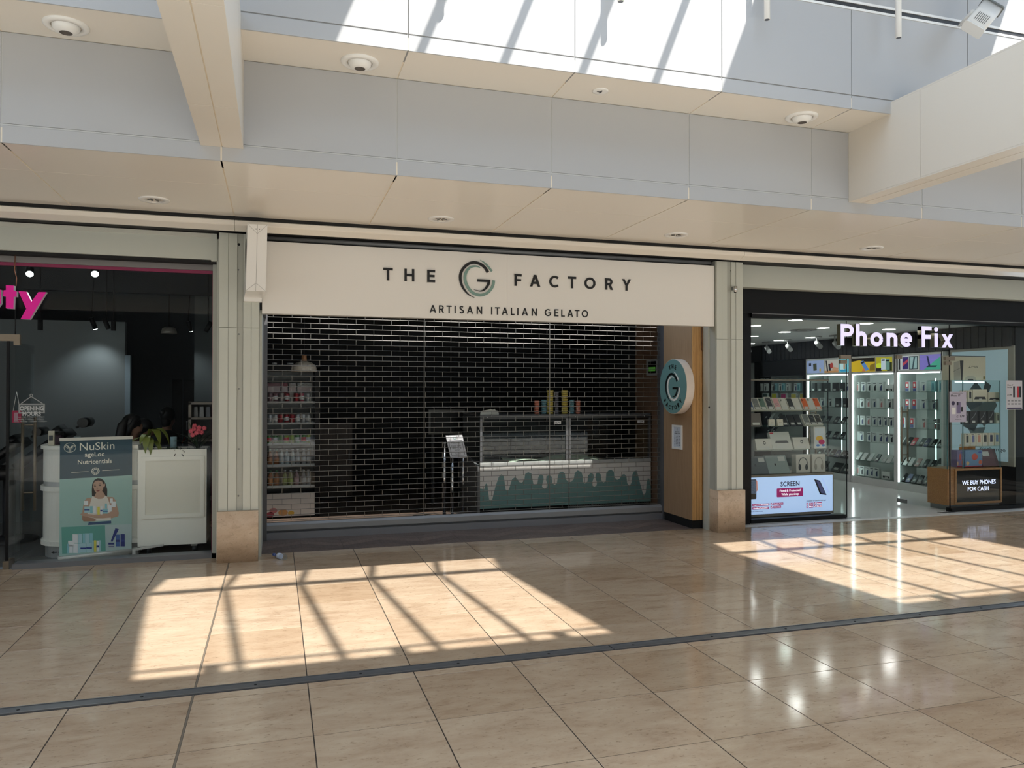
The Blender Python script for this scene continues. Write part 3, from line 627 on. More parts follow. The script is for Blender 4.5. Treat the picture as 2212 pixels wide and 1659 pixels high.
# ------------------------------------------------------------------ round sign, notice and control panel
rs = thing('round_sign', 'teal round hanging sign with G emblem on the oak reveal', 'sign', (4.70, 8.43, 1.36))
fx = FX(4.652); cyy, czz, rr = 8.43, 1.698, 0.336
MB(fx).prism(ell(-cyy, czz, rr, rr, 64), -0.10, 0.0).build('sign_drum', mat('sign_drum_white', (226, 214, 202), 0.4), rs)
TEALD = mat('round_sign_teal', (110, 150, 146), 0.4)
MB(fx).prism(ell(-cyy, czz, rr*.985, rr*.985, 64), 0.0, 0.004).build('sign_face', TEALD, rs)
logo(fx, -cyy, czz-0.005, rr*0.00126, INK, HALO, rs, 0.004, 0.008)
def arc_text(txt, fr, cx, cz, R, angs, h, m, par, flip):
    for ch, a in zip(txt, angs):
        a_ = math.radians(a); px0 = fr(cx+R*math.cos(a_), cz+R*math.sin(a_), 0)
        rot = a_-math.pi/2 if not flip else a_+math.pi/2
        u = fr.u*math.cos(rot)+fr.v*math.sin(rot); v = -fr.u*math.sin(rot)+fr.v*math.cos(rot)
        w, S, Q = glyph(ch, 0.2); mb = MB(Frame(px0, u, v))
        for i, s_ in enumerate(S): mb.ribbon([((p-w/2)*h, (q-0.5)*h, 0.2*h) for p, q in s_], 0.004, 0.008+.0003*i)
        for i, q_ in enumerate(Q): mb.prism([((p-w/2)*h, (q-0.5)*h) for p, q in q_], 0.004, 0.0092+.0003*i)
        mb.build('letter', m, par)
arc_text('THE', fx, -cyy, czz, 0.245, (107, 90, 73), 0.05, INK, rs, False)
arc_text('FACTORY', fx, -cyy, czz, 0.262, (222, 238, 254, 270, 286, 302, 318), 0.05, INK, rs, True)
nt = thing('opening_notice', 'small white framed opening hours notice below the round sign', 'notice', (4.75, 8.5, 0.92))
fn = FX(4.757); a0, a1, b0, b1 = -8.623, -8.382, 0.925, 1.222
MB(fn).ring([(a0, b0), (a1, b0), (a1, b1), (a0, b1)], [(a0+.022, b0+.022), (a1-.022, b0+.022), (a1-.022, b1-.022), (a0+.022, b1-.022)], 0, 0.016).build('frame', WHITE, nt)
MB(fn).prism([(a0+.01, b0+.01), (a1-.01, b0+.01), (a1-.01, b1-.01), (a0+.01, b1-.01)], 0, 0.006).build('paper', mat('notice_paper', (206, 212, 220), 0.5), nt)
TXT = mat('print_grey', (70, 74, 80), 0.6)
write('G', fn, (a0+a1)/2, b1-.065, .022, TXT, 'printed_text', nt, c0=.006, c1=.007, align='C')
write('THE FACTORY', fn, (a0+a1)/2, b1-.09, .013, TXT, 'printed_text', nt, w=.11, c0=.006, c1=.007, align='C')
write('OPENING HOURS', fn, (a0+a1)/2, b1-.11, .013, TXT, 'printed_text', nt, w=.14, c0=.006, c1=.007, align='C')
for k in range(7): write('M T W T F S S'.split()[k]+'    10:00 - 18:00', fn, (a0+a1)/2, b1-.142-.0185*k, .009, TXT, 'printed_text', nt, w=.15, c0=.006, c1=.007, align='C')
cp = thing('control_panel', 'grey wall control box with green display behind the grille', 'control box', (5.0, 9.3, 1.7))
ya = PX(1422, 775, 5.0).y; yb = PX(1396, 775, 5.0).y; zz0 = PX(1410, 811, 5.0).z; zz1 = PX(1410, 776, 5.0).z; fc = FX(5.0)
MB(fc).rbox((-yb, zz0, -0.05), (-ya, zz1, 0.0), 0.01).build('box_body', mat('control_grey', (150, 152, 150), 0.5), cp)
w_ = yb-ya
MB(fc).box((-yb+w_*.2, zz0+.03, 0), (-ya-w_*.18, zz1-.03, 0.004)).build('bezel', BLACKM, cp)
MB(fc).box((-yb+w_*.24, zz0+.06, 0.004), (-ya-w_*.22, zz0+.115, 0.006)).build('display', mat('green_display', (70, 130, 46), 0.4, emit=0.25), cp)
# ------------------------------------------------------------------ drinks fridge
FYR = 10.40
fr_ = thing('drinks_fridge', 'tall black glass door drinks fridge behind the grille on the left', 'fridge', (0.07, 10.7, 0))
MB().box((-0.35, 11.0, 0.06), (0.56, 11.04, 1.95)).build('back_panel', mat('fridge_liner', (190, 192, 190), 0.5), fr_)
MB().box((-0.35, FYR, 0.06), (-0.31, 11.04, 1.95)).build('side_panel', BLACKM, fr_); MB().box((0.50, FYR, 0.06), (0.56, 11.04, 1.95)).build('side_panel', BLACKM, fr_)
MB().box((-0.35, FYR, 1.90), (0.56, 11.04, 1.98)).build('header', BLACKM, fr_)
MB().box((-0.31, FYR+.05, 0.06), (0.50, 11.0, 0.10)).build('floor_panel', BLACKM, fr_)
MB().box((-0.35, FYR+.02, 0), (0.56, 11.0, 0.06)).build('plinth', BLACK, fr_)
MB().box((-0.31, FYR-0.03, 0.30), (0.495, FYR-0.024, 1.86)).build('door_glass', glass_mat('fridge_glass', (250, 252, 252), 1.3), fr_)
MB().box((0.495, FYR-0.035, 0.06), (0.535, FYR, 1.88)).build('door_frame', BLACKM, fr_)
lw = MB().box((-0.31, FYR-0.03, 0.02), (0.495, FYR-0.005, 0.315)).build('kick_panel', mat('printed_kick_panel', (214, 206, 196), 0.5, var=0.12, scale=4), fr_)
for (x, z, r, c) in ((-0.02, .10, .05, (196, 120, 120)), (0.10, .07, .06, (206, 150, 90)), (0.20, .06, .04, (212, 170, 70)), (-.06, .05, .05, (160, 70, 80))):
    MB(FY(FYR-0.03)).prism(ell(x, z, r, r*.7, 14), 0, .001).build('panel_print', mat('kick_print_%d_%d' % (c[0], c[1]), c, 0.5), lw)
shelf_z = [PY(640, y, FYR).z for y in (869, 914.5, 959, 1004.5, 1050)]
SHW = mat('shelf_strip', (206, 208, 206), 0.5)
for z in shelf_z:
    MB().box((-0.31, FYR+0.02, z-0.012), (0.50, 10.98, z)).build('shelf', mat('fridge_shelf', (170, 172, 172), 0.5), fr_); MB().box((-0.31, FYR+0.012, z-0.016), (0.50, FYR+0.022, z+0.012)).build('shelf_front', SHW, fr_)
def drink_can(x, y, z, col, lab, band=None):
    t_ = thing('drink_can', lab, 'can', (x, y, z), 'cans in the drinks fridge'); k_ = mat('can_%d_%d_%d' % col, col, 0.3, metal=0.35)
    MB().lathe([(0.026, 0), (0.033, 0.008), (0.033, 0.105), (0.028, 0.118)], (x, y, z), 14).build('can_body', k_, t_)
    MB().lathe([(0.028, 0.118), (0.0285, 0.121), (0.024, 0.119), (0.002, 0.119)], (x, y, z), 14, caps=False).build('can_lid', CHROME, t_)
    if band: MB().lathe([(0.0335, 0.035), (0.0335, 0.085)], (x, y, z), 14, caps=False).build('can_print', mat('canband_%d_%d_%d' % band, band, 0.35), t_)
def drink_bottle(x, y, z, col, cap, lab, lbl):
    t_ = thing('drink_bottle', lab, 'bottle', (x, y, z), 'bottles in the drinks fridge')
    MB().lathe([(0.030, 0), (0.033, 0.008), (0.033, 0.11), (0.027, 0.135), (0.013, 0.17), (0.012, 0.19)], (x, y, z), 14).build('bottle_body', mat('drink_%d_%d_%d' % col, col, 0.15), t_)
    MB().lathe([(0.0145, 0.185), (0.0145, 0.205), (0.002, 0.206)], (x, y, z), 12).build('bottle_cap', mat('cap_%d_%d_%d' % cap, cap, 0.4), t_)
    MB().lathe([(0.0335, 0.045), (0.0335, 0.095)], (x, y, z), 14, caps=False).build('bottle_label', mat('label_%d_%d_%d' % lbl, lbl, 0.5), t_)
RED, WHT, GRN, PNK, LIM = (168, 30, 44), (198, 200, 204), (60, 120, 46), (196, 84, 104), (150, 170, 60)
rows = [((583.5, 595, 608, 620, 640, 651.6, 665), [(150, 120, 126), (140, 96, 108), (160, 150, 152), RED, RED, PNK, WHT], 'top'),
        ((583.5, 595, 606, 619, 631, 643, 655, 666), [WHT, WHT, RED, RED, RED, WHT, WHT, WHT], 'second'),
        ((581, 594, 606, 618.7, 630.5, 642, 656, 666), [GRN, GRN, (84, 140, 60), LIM, LIM, (70, 130, 60), GRN, LIM], 'third')]
for r, (xs, cols, nm) in enumerate(rows):
    for k, (px_, c) in enumerate(zip(xs, cols)):
        q = PY(px_, 900, FYR+0.07); kind = {RED: 'red', WHT: 'silver', GRN: 'green', PNK: 'pink', LIM: 'lime green'}.get(c, 'green' if r == 2 else 'pale pink')
        bnd = (220, 40, 40) if (r == 2 and k % 3 == 0) else ((236, 236, 236) if k % 2 else None)
        drink_can(q.x, FYR+0.07, shelf_z[r], c, '%s drink can, %s from the left on the %s fridge shelf' % (kind, ORD[k], nm), bnd)
rows = [((583.5, 597, 608.5, 620, 632, 643, 656, 667), ['o', 'o', 'c', 'c', 'c', 'w', 'w', 'w'], 'fourth'), ((584.7, 597.6, 616, 628, 641, 656, 666.5), ['o', 'o', 'g', 'g', 'p', 'w', 'w'], 'fifth')]
BT = {'o': ((150, 84, 40), (40, 110, 70), (190, 120, 60), 'amber'), 'c': ((176, 186, 188), (210, 210, 210), (200, 206, 210), 'clear'), 'w': ((150, 152, 154), (226, 226, 226), (216, 216, 216), 'white capped'), 'g': ((140, 150, 96), (214, 214, 214), (176, 190, 110), 'pale green'), 'p': ((150, 120, 124), (214, 214, 214), (190, 160, 166), 'pale pink')}
for r, (xs, ks, nm) in enumerate(rows):
    for k, (px_, c) in enumerate(zip(xs, ks)):
        q = PY(px_, 900, FYR+0.07); b_ = BT[c]; drink_bottle(q.x, FYR+0.07, shelf_z[3+r], b_[0], b_[1], '%s drink bottle, %s from the left on the %s fridge shelf' % (b_[3], ORD[k], nm), b_[2])
for k, (pa, pb, c) in enumerate(((578, 606, (150, 108, 118)), (608, 622, (140, 60, 76)), (624, 640, (178, 172, 172)), (642, 674, (176, 178, 178)))):
    a = PY(pa, 830, FYR+.16).x; b = PY(pb, 830, FYR+.16).x
    tb = thing('drink_carton', '%s carton behind the cans on the top fridge shelf' % ('pink lettered', 'dark red', 'striped grey', 'plain grey')[k], 'carton', ((a+b)/2, FYR+.2, shelf_z[0]))
    MB().box((a+.002, FYR+.13, shelf_z[0]), (b-.002, FYR+.24, shelf_z[0]+.25)).build('carton_body', mat('carton_%d' % k, c, 0.5), tb); MB().box((a+.004, FYR+.128, shelf_z[0]+.14), (b-.004, FYR+.131, shelf_z[0]+.20)).build('carton_print', mat('carton_print', (206, 190, 192), 0.5), tb)
# bowls on top of the fridge, pendant lamp
q = PY(657, 790, 9.8); t = thing('pendant_lamp', 'ivory dome pendant lamp with wooden cap in front of the fridge', 'lamp', (q.x, 9.8, 1.875))
MB().lathe([(0.155, 0.0), (0.15, 0.012), (0.148, 0.05), (0.13, 0.085), (0.085, 0.115), (0.045, 0.128), (0.03, 0.13)], (q.x, 9.8, 1.875), 28).build('lamp_shade', mat('ivory_shade', (206, 198, 182), 0.45), t)
MB().lathe([(0.032, 0.128), (0.030, 0.20), (0.02, 0.21)], (q.x, 9.8, 1.875), 18).build('wood_cap', wood_mat('lamp_wood', (140, 100, 66), (166, 122, 84), 0.5), t)
MB().cyl((q.x, 9.8, 2.08), (q.x, 9.8, 2.79), 0.004, 6).build('cord', DARKG, t)
for k, (px_, lab, r) in enumerate(((593, 'small white cup ring on top of the fridge header', 0.03), (627, 'low white tray on top of the fridge header', 0.04))):
    q = PY(px_, 806, FYR+.1); t = MB().lathe([(r*.7, 0), (r, 0.01), (r, 0.025), (r*.85, 0.025), (r*.8, 0.008)], (q.x, FYR+.12, 1.98), 16).build('small_dish', WHITE); tag(t, lab, 'dish')
# ------------------------------------------------------------------ gelato counter with two display freezers
ct = thing('gelato_counter', 'white gelato display counter with teal drip graphic behind the grille', 'counter', (3.8, 10.1, 0))
CYF = 9.75; DRW = mat('counter_white', (228, 225, 218), 0.35); DRT = mat('counter_teal', (116, 152, 148), 0.35)
xa, xm, xb = 2.561, 3.797, 5.033
side = mat('counter_side_grey', (112, 112, 112), 0.5)
MB().hexa([(2.53, CYF+.01, .0), (xa, CYF+.01, .0), (xa, 10.75, .0), (2.53, 10.75, .0), (2.53, CYF+.01, .655), (xa, CYF+.01, .655), (xa, 10.75, .80), (2.53, 10.75, .80)]).build('side_panel', side, ct)
for a, b in ((xa, xm-.004), (xm+.004, xb)):
    MB().box((a, CYF, 0.10), (b, CYF+0.03, 0.648)).build('front_panel', DRW, ct); MB().box((a, CYF+.03, .1), (b, 10.75, .60)).build('freezer_body', DARKG, ct)
    MB().box((a, CYF-.006, .648), (b, CYF+.05, .70)).build('ledge', mat('counter_ledge', (180, 182, 178), 0.3), ct)
    MB().box((a+.02, CYF+.05, .60), (b-.02, 10.7, .66)).build('tray', mat('freezer_tray', (120, 124, 122), 0.3, metal=.5), ct)
    MB().box((a+.03, CYF+.012, .70), (b-.03, CYF+.018, 1.27)).build('display_glass', glass_mat('display_glass', (244, 249, 248), 1.3), ct)
    MB().box((a, CYF, 1.27), (b, CYF+.06, 1.315)).build('top_rail', mat('freezer_rail', (78, 80, 80), 0.4, metal=.4), ct)
    MB().box((a, CYF, 1.315), (b, 10.70, 1.325)).build('top_shelf', mat('freezer_top', (96, 98, 98), 0.3), ct)
    for x in (a, b-.03): MB().box((x, CYF, .70), (x+.03, CYF+.04, 1.27)).build('corner_post', STEEL, ct)
    for x in (a+.1, b-.1): MB().lathe([(.008, 0), (.008, .004), (.002, .005)], (x, CYF, 1.292), 8, 'Y').build('screw', CHROME, ct)
    lx = b-.20; MB(FY(CYF+.012)).box((lx, 1.195, 0), (lx+.10, 1.235, .002)).build('maker_badge', WHITE, ct)
    write('ISA', FY(CYF+.012), lx+.05, 1.203, .022, INK, 'badge_text', ct, w=.07, c0=.002, c1=.003, align='C', slant=.2)
    MB().box((a, 10.70, .6), (b, 10.75, 1.32)).build('rear_panel', gw, ct)
MB().box((xa+.01, CYF+.04, 0), (xm-.05, 10.7, .10)).build('kick_space', BLACK, ct); MB().box((xm, CYF+.05, 0), (xb-.03, 10.7, .10)).build('kick_space', BLACK, ct)
gp = MB(); 
for r in range(5):
    for c_ in range(46):
        x = xm+.02+.0258*c_+(.013 if r % 2 else 0); z = .014+.018*r; gp.prism(ell(x, z, .0085, .0075, 6), CYF+.012, CYF+.016, lambda a, b, c: (a, c, b))
tag(gp.build('grille_hole', BLACK, ct), kind='stuff'); MB().box((xm, CYF+.014, 0.003), (xb-.02, CYF+.02, .098)).build('vent_grille', mat('vent_plate', (110, 112, 112), 0.4, metal=.5), ct)
drip = [(515,1190),(550,1195),(560,1155),(568,1147),(576,1160),(582,1215),(590,1278),(602,1284),(616,1278),(640,1180),(668,1095),(690,1072),(710,1090),(718,1150),(724,1195),(737,1208),(752,1195),(765,1150),(778,1112),(800,1097),(818,1108),(834,1136),(858,1142),(878,1115),(884,1070),(908,1055),(935,1066),(944,1120),(950,1150),(967,1158),(984,1148),(990,1100),(998,1080),(1014,1075),(1031,1086),(1034,1115),(1024,1150),(1020,1175),(1040,1190),(1064,1178),(1066,1155),(1054,1120),(1058,1088),(1080,1078),(1099,1092),(1103,1145),(1124,1159),(1142,1145),(1150,1090),(1160,1060),(1185,1049),(1206,1064),(1214,1112),(1232,1134)]
drip2 = [(1232,1134),(1258,1134),(1280,1110),(1288,1062),(1310,1040),(1342,1054),(1352,1090),(1352,1130),(1370,1149),(1392,1130),(1396,1085),(1416,1062),(1438,1070),(1444,1095),(1430,1135),(1428,1160),(1446,1174),(1466,1162),(1468,1135),(1456,1100),(1460,1068),(1476,1058),(1498,1072),(1504,1120),(1522,1141),(1540,1125),(1544,1065),(1560,1042),(1582,1034),(1606,1050),(1610,1095),(1632,1118),(1656,1105),(1668,1078),(1690,1070),(1708,1090),(1714,1145),(1734,1167),(1750,1140),(1756,1075),(1772,1045),(1790,1041),(1802,1080),(1820,1150),(1838,1215),(1850,1246),(1866,1220),(1874,1140),(1884,1102),(1896,1115),(1906,1175)]
zq = lambda x, y: PY(900+x/3.77, 740+y/3.77, CYF)
for D, a, b in ((drip, xa, xm-.004), (drip2, xm+.004, xb)):
    P = [(min(max(zq(x, y).x, a), b), zq(x, y).z) for x, y in D]; P = [(a, P[0][1])]+P[1:-1]+[(b, P[-1][1])]
    MB(FY(CYF)).prism([(a, .10)]+[(b, .10)]+P[::-1], 0, .003).build('drip_graphic', DRT, ct, 'teal dripping print')
# white cloth in the display
cl = MB(); nx, ny = 26, 6; ia = PY(1100, 985, 9.95).x; ib = PY(1288, 985, 10.2).x
for j in range(ny):
    for i in range(nx):
        u = i/(nx-1); v = j/(ny-1); cl.v((ia+(ib-ia)*u, 9.92+.42*v+.05*u, .672+.03*math.sin(u*9+v*2)+.05*u*v+.02*math.sin(v*7+u*4)))
for j in range(ny-1):
    for i in range(nx-1): cl.face((j*nx+i, j*nx+i+1, (j+1)*nx+i+1, (j+1)*nx+i), True)
o = cl.build('cloth', mat('pale_cloth', (206, 214, 190), 0.8)); tag(o, 'crumpled pale cloth lying in the empty display freezer', 'cloth')
md = o.modifiers.new('thick', 'SOLIDIFY'); md.thickness = .004
# cup stacks, napkins
for k, (px_, y0, y1, w, c, lab) in enumerate(((1159.5, 866, 896, 11.5, (206, 130, 104), 'pink'), (1175, 864, 896, 12, (92, 134, 140), 'teal'), (1188.5, 843, 896, 15, (198, 178, 84), 'yellow'), (1202.5, 847, 896, 9, (110, 108, 112), 'grey'), (1219.5, 843, 896, 15, (196, 176, 90), 'yellow'), (1235, 864, 896, 12, (88, 128, 136), 'teal'), (1248.5, 866, 896, 11, (204, 126, 106), 'pink'))):
    q = PY(px_, 896, 9.95); zt_ = PY(px_, y0, 9.95).z; r = w*9.6/1663/2; hh = zt_-1.325
    side_ = 'left' if k < 3 else 'right'
    lab_ = '%s stack of paper cups on the counter%s' % (lab, '' if lab == 'grey' else ', %s of its two' % side_)
    t = thing('cup_stack', lab_, 'cup stack', (q.x, 9.95, 1.325), 'cup stacks on the gelato counter'); m_ = mat('cups_'+lab, c, 0.55)
    n = max(4, int(hh/.028))
    for j in range(n): MB().lathe([(r*.86, 0), (r, .012), (r, hh/n*.92)], (q.x, 9.95, 1.325+hh/n*j), 16).build('cup', m_, t)
    MB().lathe([(r*1.02, hh-.02), (r*1.04, hh), (r*.9, hh+.002)], (q.x, 9.95, 1.325), 16).build('cup_rim', mat('cup_rim_'+lab, tuple(min(255, int(v*1.15)) for v in c), 0.5), t)
q = PY(1056, 896, 9.9); t = thing('napkin_pile', 'loose pile of pale napkins on the left end of the counter', 'napkins', (q.x, 9.9, 1.325))
for k in range(7):
    a = random.uniform(-.5, .5); cx = q.x-.08+.026*k; z0 = 1.325
    fr2 = Frame((cx, 9.86+.02*(k % 3), z0), (math.cos(a)*.9, math.sin(a)*.4, .1*(k % 2)), (.1*math.sin(k), .2, 1))
    MB(fr2).prism([(-.05, 0), (.05, 0), (.045, .05+.012*(k % 3)), (0, .06+.02*(k == 4)), (-.04, .045)], -.004, .004).build('napkin', mat('napkin', (196, 194, 180), 0.8), t)
# ------------------------------------------------------------------ welcome stand and barrier posts
fw = Frame(PY(973.4, 989.7, 9.50), (1, 0.0, 0.02), (-0.17, 0.25, 1.0)); ws = thing('welcome_stand', 'tilted white welcome sign on a steel stand behind the grille', 'sign stand', (2.14, 9.54, 0))
W_, H_ = .215, .295
MB(fw).box((0, 0, -.008), (W_, H_, 0)).build('sign_plate', mat('welcome_card', (206, 206, 208), 0.4), ws)
MB(fw).ring([(.02, .03), (W_-.02, .03), (W_-.02, H_-.07), (.02, H_-.07)], [(.025, .035), (W_-.025, .035), (W_-.025, H_-.075), (.025, H_-.075)], 0, .001).build('print_border', TXT, ws)
MB(fw).ring(ell(W_/2, H_-.04, .018, .018, 18), ell(W_/2, H_-.04, .012, .012, 18), 0, .001).build('print_emblem', TEALD, ws)
for s_, yy, hh, ww, sl in (('Welcome!', .185, .028, .12, .35), ('PLEASE WAIT', .145, .017, .13, 0), ('HERE TO BE', .118, .017, .12, 0), ('SEATED', .092, .014, .07, 0), ('Thank You', .045, .014, .07, .3)): write(s_, fw, W_/2-sl*hh*.5, yy, hh, TXT, 'printed_text', ws, w=ww, c0=0, c1=.001, align='C', slant=sl)
MB().cyl((2.144, 9.545, .03), (2.144, 9.545, .80), .018, 14).build('stand_pole', CHROME, ws); MB().lathe([(.10, 0), (.10, .012), (.03, .03)], (2.144, 9.545, 0), 28).build('stand_base', STEEL, ws)
for k, (x, y, lab) in enumerate(((2.11, 9.86, 'polished barrier post left of the welcome stand'), (2.32, 9.70, 'thin polished barrier post between the welcome stand and the counter'))):
    t = thing('barrier_post', lab, 'post', (x, y, 0), 'barrier posts by the counter'); MB().cyl((x, y, .02), (x, y, .95), .022 if k == 0 else .012, 14).build('post', CHROME, t); MB().lathe([(.09, 0), (.09, .012), (.025, .03)], (x, y, 0), 24).build('post_base', STEELD, t); MB().ball((x, y, .96), .025 if k == 0 else .015, 12, 6).build('post_cap', CHROME, t)
a = PY(925, 885, 11); b = PY(1003, 937, 11); t = thing('menu_frame', 'dark framed board standing behind the welcome sign', 'board', ((a.x+b.x)/2, 11, 0))
MB(FY(11)).ring([(a.x, b.z), (b.x, b.z), (b.x, a.z), (a.x, a.z)], [(a.x+.03, b.z+.03), (b.x-.03, b.z+.03), (b.x-.03, a.z-.03), (a.x+.03, a.z-.03)], 0, .03).build('frame', mat('board_frame', (92, 92, 88), 0.5), t); MB(FY(11)).box((a.x, b.z, -.03), (b.x, a.z, 0.005)).build('board', BLACKM, t)
MB().box((a.x+.05, 11.0, 0), (a.x+.09, 11.03, b.z)).build('leg', DARKG, t); MB().box((b.x-.09, 11.0, 0), (b.x-.05, 11.03, b.z)).build('leg', DARKG, t)
t = thing('wall_cabinet', 'dark brown cabinet beside the drinks fridge', 'cabinet', (.85, 12.2, 0)); MB().box((.63, 11.9, .05), (1.12, 12.4, 1.15)).build('cabinet_body', wood_mat('dark_cab', (52, 44, 38), (66, 56, 48), 0.5), t); MB().box((.64, 11.88, .08), (1.11, 11.9, 1.12)).build('cabinet_door', MATS['dark_cab'], t); MB().cyl((1.07, 11.87, .55), (1.07, 11.87, .75), .008, 8).build('handle', STEEL, t)
MB().box((.63, 11.9, 0), (1.12, 12.4, .05)).build('plinth', BLACK, t)
# ================================================================== the beauty shop on the left
BYG = 8.18
hd = thing('wall_beauty_header', 'pale green-grey header panel over the beauty shop window', 'header', (-2.5, 8.0, 2.91), kind='structure')
MB().box((-6.7, 8.0, 2.915), (-0.545, 8.28, 3.168)).build('header_panel', PILL, hd); MB().box((-6.7, 7.988, 3.128), (-0.60, 8.0, 3.168)).build('header_lip', mat('header_lip', (206, 206, 194), 0.4), hd)
MB().box((-6.7, 8.03, 2.885), (-0.56, 8.25, 2.915)).build('header_slot', BLACK, hd)
MB().box((-0.60, 7.985, 2.9), (-0.545, 8.2, 3.168)).build('header_end', PILL, hd)
w1 = thing('window_1', 'tall glass front of the beauty shop with grey frame', 'shop window', (-1.45, BYG, 0), kind='structure')
MB().box((-0.592, 8.10, 0), (-0.545, 8.26, 2.92)).build('window_jamb', PILL_D, w1); MB().box((-0.545, 8.0, 0), (-0.518, 8.26, 3.12)).build('window_jamb', PILL, w1)
zr = PY(0, 566, BYG).z
MB().box((-6.7, 8.14, zr), (-0.592, 8.24, zr+0.06)).build('top_rail', mat('top_rail_grey', (132, 128, 126), 0.4, metal=.3), w1)
MAG = mat('magenta_trim', (140, 38, 80), 0.4)
MB().box((-6.7, 8.165, zr-0.030), (-0.592, 8.19, zr)).build('magenta_line', MAG, w1); MB().box((-0.600, 8.165, 0.05), (-0.592, 8.19, zr)).build('magenta_line', MAG, w1)
MB().box((-2.30, 8.10, 0), (-0.545, 8.26, 0.048)).build('threshold', mat('threshold_grey', (128, 130, 134), 0.4, metal=.4), w1)
MB().box((-2.305, BYG-.005, 0.048), (-0.60, BYG+.005, zr-.03)).build('pane', GLASSD, w1)
MB().box((-6.7, BYG-.005, 2.14), (-2.312, BYG+.005, zr-.03)).build('transom_pane', GLASSD, w1)
MB().box((-2.312, BYG-.006, 2.14), (-2.306, BYG+.006, zr-.03)).build('glass_joint', BLACKM, w1)
q0 = PY(0, 722, BYG); q1 = PY(44, 746, BYG)
MB().box((q0.x-.25, BYG-.02, q0.z-.062), (q1.x, BYG+.02, q0.z)).box((q1.x-.05, BYG-.02, q1.z), (q1.x, BYG+.02, q0.z-.06)).build('patch_fitting', BRONZE, w1)
# decal
fw1 = FY(BYG-.005); dec = lambda x, y: PY(x, y, BYG-.005)
DEC = mat('window_vinyl', (150, 156, 156), 0.5)
a = dec(40, 872); b = dec(97, 893)
MB(fw1).ring([(a.x, b.z), (b.x, b.z), (b.x, a.z), (a.x, a.z)], [(a.x+.014, b.z+.014), (b.x-.014, b.z+.014), (b.x-.014, a.z-.014), (a.x+.014, a.z-.014)], 0, .001).build('decal_frame', DEC, w1)
MB(fw1).box((a.x+.02, b.z+.02, 0), (b.x-.02, a.z-.02, .0006)).build('decal_field', mat('decal_field', (92, 100, 102), 0.5), w1)
DECD = mat('decal_lettering', (196, 202, 202), 0.5)
write('OPENING', fw1, (a.x+b.x)/2, a.z-.062, .036, DECD, 'decal_text', w1, w=.195, c0=.0006, c1=.0014, align='C', bold=.02); write('HOURS', fw1, (a.x+b.x)/2, a.z-.112, .036, DECD, 'decal_text', w1, w=.15, c0=.0006, c1=.0014, align='C', bold=.02)
pk_ = dec(67.5, 854)
for s_ in (a.x+.02, b.x-.02): MB(fw1).ribbon([(pk_.x, pk_.z-.01, .008), (s_, a.z, .008)], 0, .001).build('decal_string', DEC, w1)
MB(fw1).ring(ell(pk_.x, pk_.z, .014, .014, 16), ell(pk_.x, pk_.z, .007, .007, 16), 0, .001).build('decal_nail', DEC, w1)
for k, s_ in enumerate(('Mon - Sat 9:00am - 7:00pm', 'Sunday 11:00am - 5:00pm', 'Bank Holiday 11:00am - 5:00pm')): write(s_, fw1, (a.x+b.x)/2-.01, dec(67, 902+4.7*k).z, .013, DEC, 'decal_text', w1, w=(.23, .22, .27)[k], c0=0, c1=.001, align='C', bold=.02)
# glass door, standing open
d1 = thing('door_1', 'frameless glass door of the beauty shop standing open with long bar handles', 'door', (-2.36, 8.5, 0), kind='structure')
MB().box((-2.366, 8.17, 0.02), (-2.354, 8.95, 2.10)).build('door_pane', GLASSD, d1); MB().box((-2.372, 8.155, 0.02), (-2.348, 8.172, 2.10)).build('edge_seal', BLACKM, d1)
MB().box((-2.385, 8.13, 0), (-2.335, 8.30, 0.075)).build('patch_fitting', BRONZE, d1)
for x in (-2.415, -2.305):
    MB().cyl((x, 8.80, .44), (x, 8.80, 1.38), .0135, 12).build('handle_bar', BRONZE, d1)
for z in (.62, 1.30): MB().cyl((-2.415, 8.80, z), (-2.305, 8.80, z), .009, 10).build('handle_post', BRONZE, d1)
# pink letters hung in the glass
PINK = mat('sign_pink', (214, 0, 140), 0.35, emit=0.16); PINKS = mat('sign_letter_side', (226, 214, 226), 0.4)
fs = FY(8.10); sgp = thing('letter_sign', 'magenta hanging letters in the beauty shop window', 'sign', (-2.2, 8.1, 2.35))
def px2(x, y): q = PY(x, y, 8.10); return q.x, q.z
def lett(pts, nm='letter'):
    P = [px2(x, y) for x, y in pts]; MB(fs).prism(P, 0, .004).build(nm, PINK, sgp); MB(fs).prism(P, -.05, -.001).build('letter_side', PINKS, sgp)
lett([(100, 631), (64, 690), (45, 689), (57, 667), (40, 629), (57, 630), (68, 652), (83, 631)])                                            # y
lett([(13, 616), (30, 617), (30, 628), (36, 629), (36, 641), (30, 641), (29, 667), (13, 666), (13, 640), (7, 640), (8, 627), (13, 627)])       # t
lett([(2, 626), (2, 655), (-6, 666), (-22, 668), (-36, 660), (-36, 624), (-22, 624), (-22, 650), (-16, 656), (-10, 650), (-10, 625)])            # u
x_, z_ = px2(31, 617); MB().tube([(x_, 8.12, 2.93), (x_-.004, 8.12, 2.75), (x_+.012, 8.12, 2.68), (x_+.008, 8.12, z_)], .0045, 6).build('hanging_wire', mat('copper_wire', (176, 120, 96), 0.4, metal=.6), sgp)
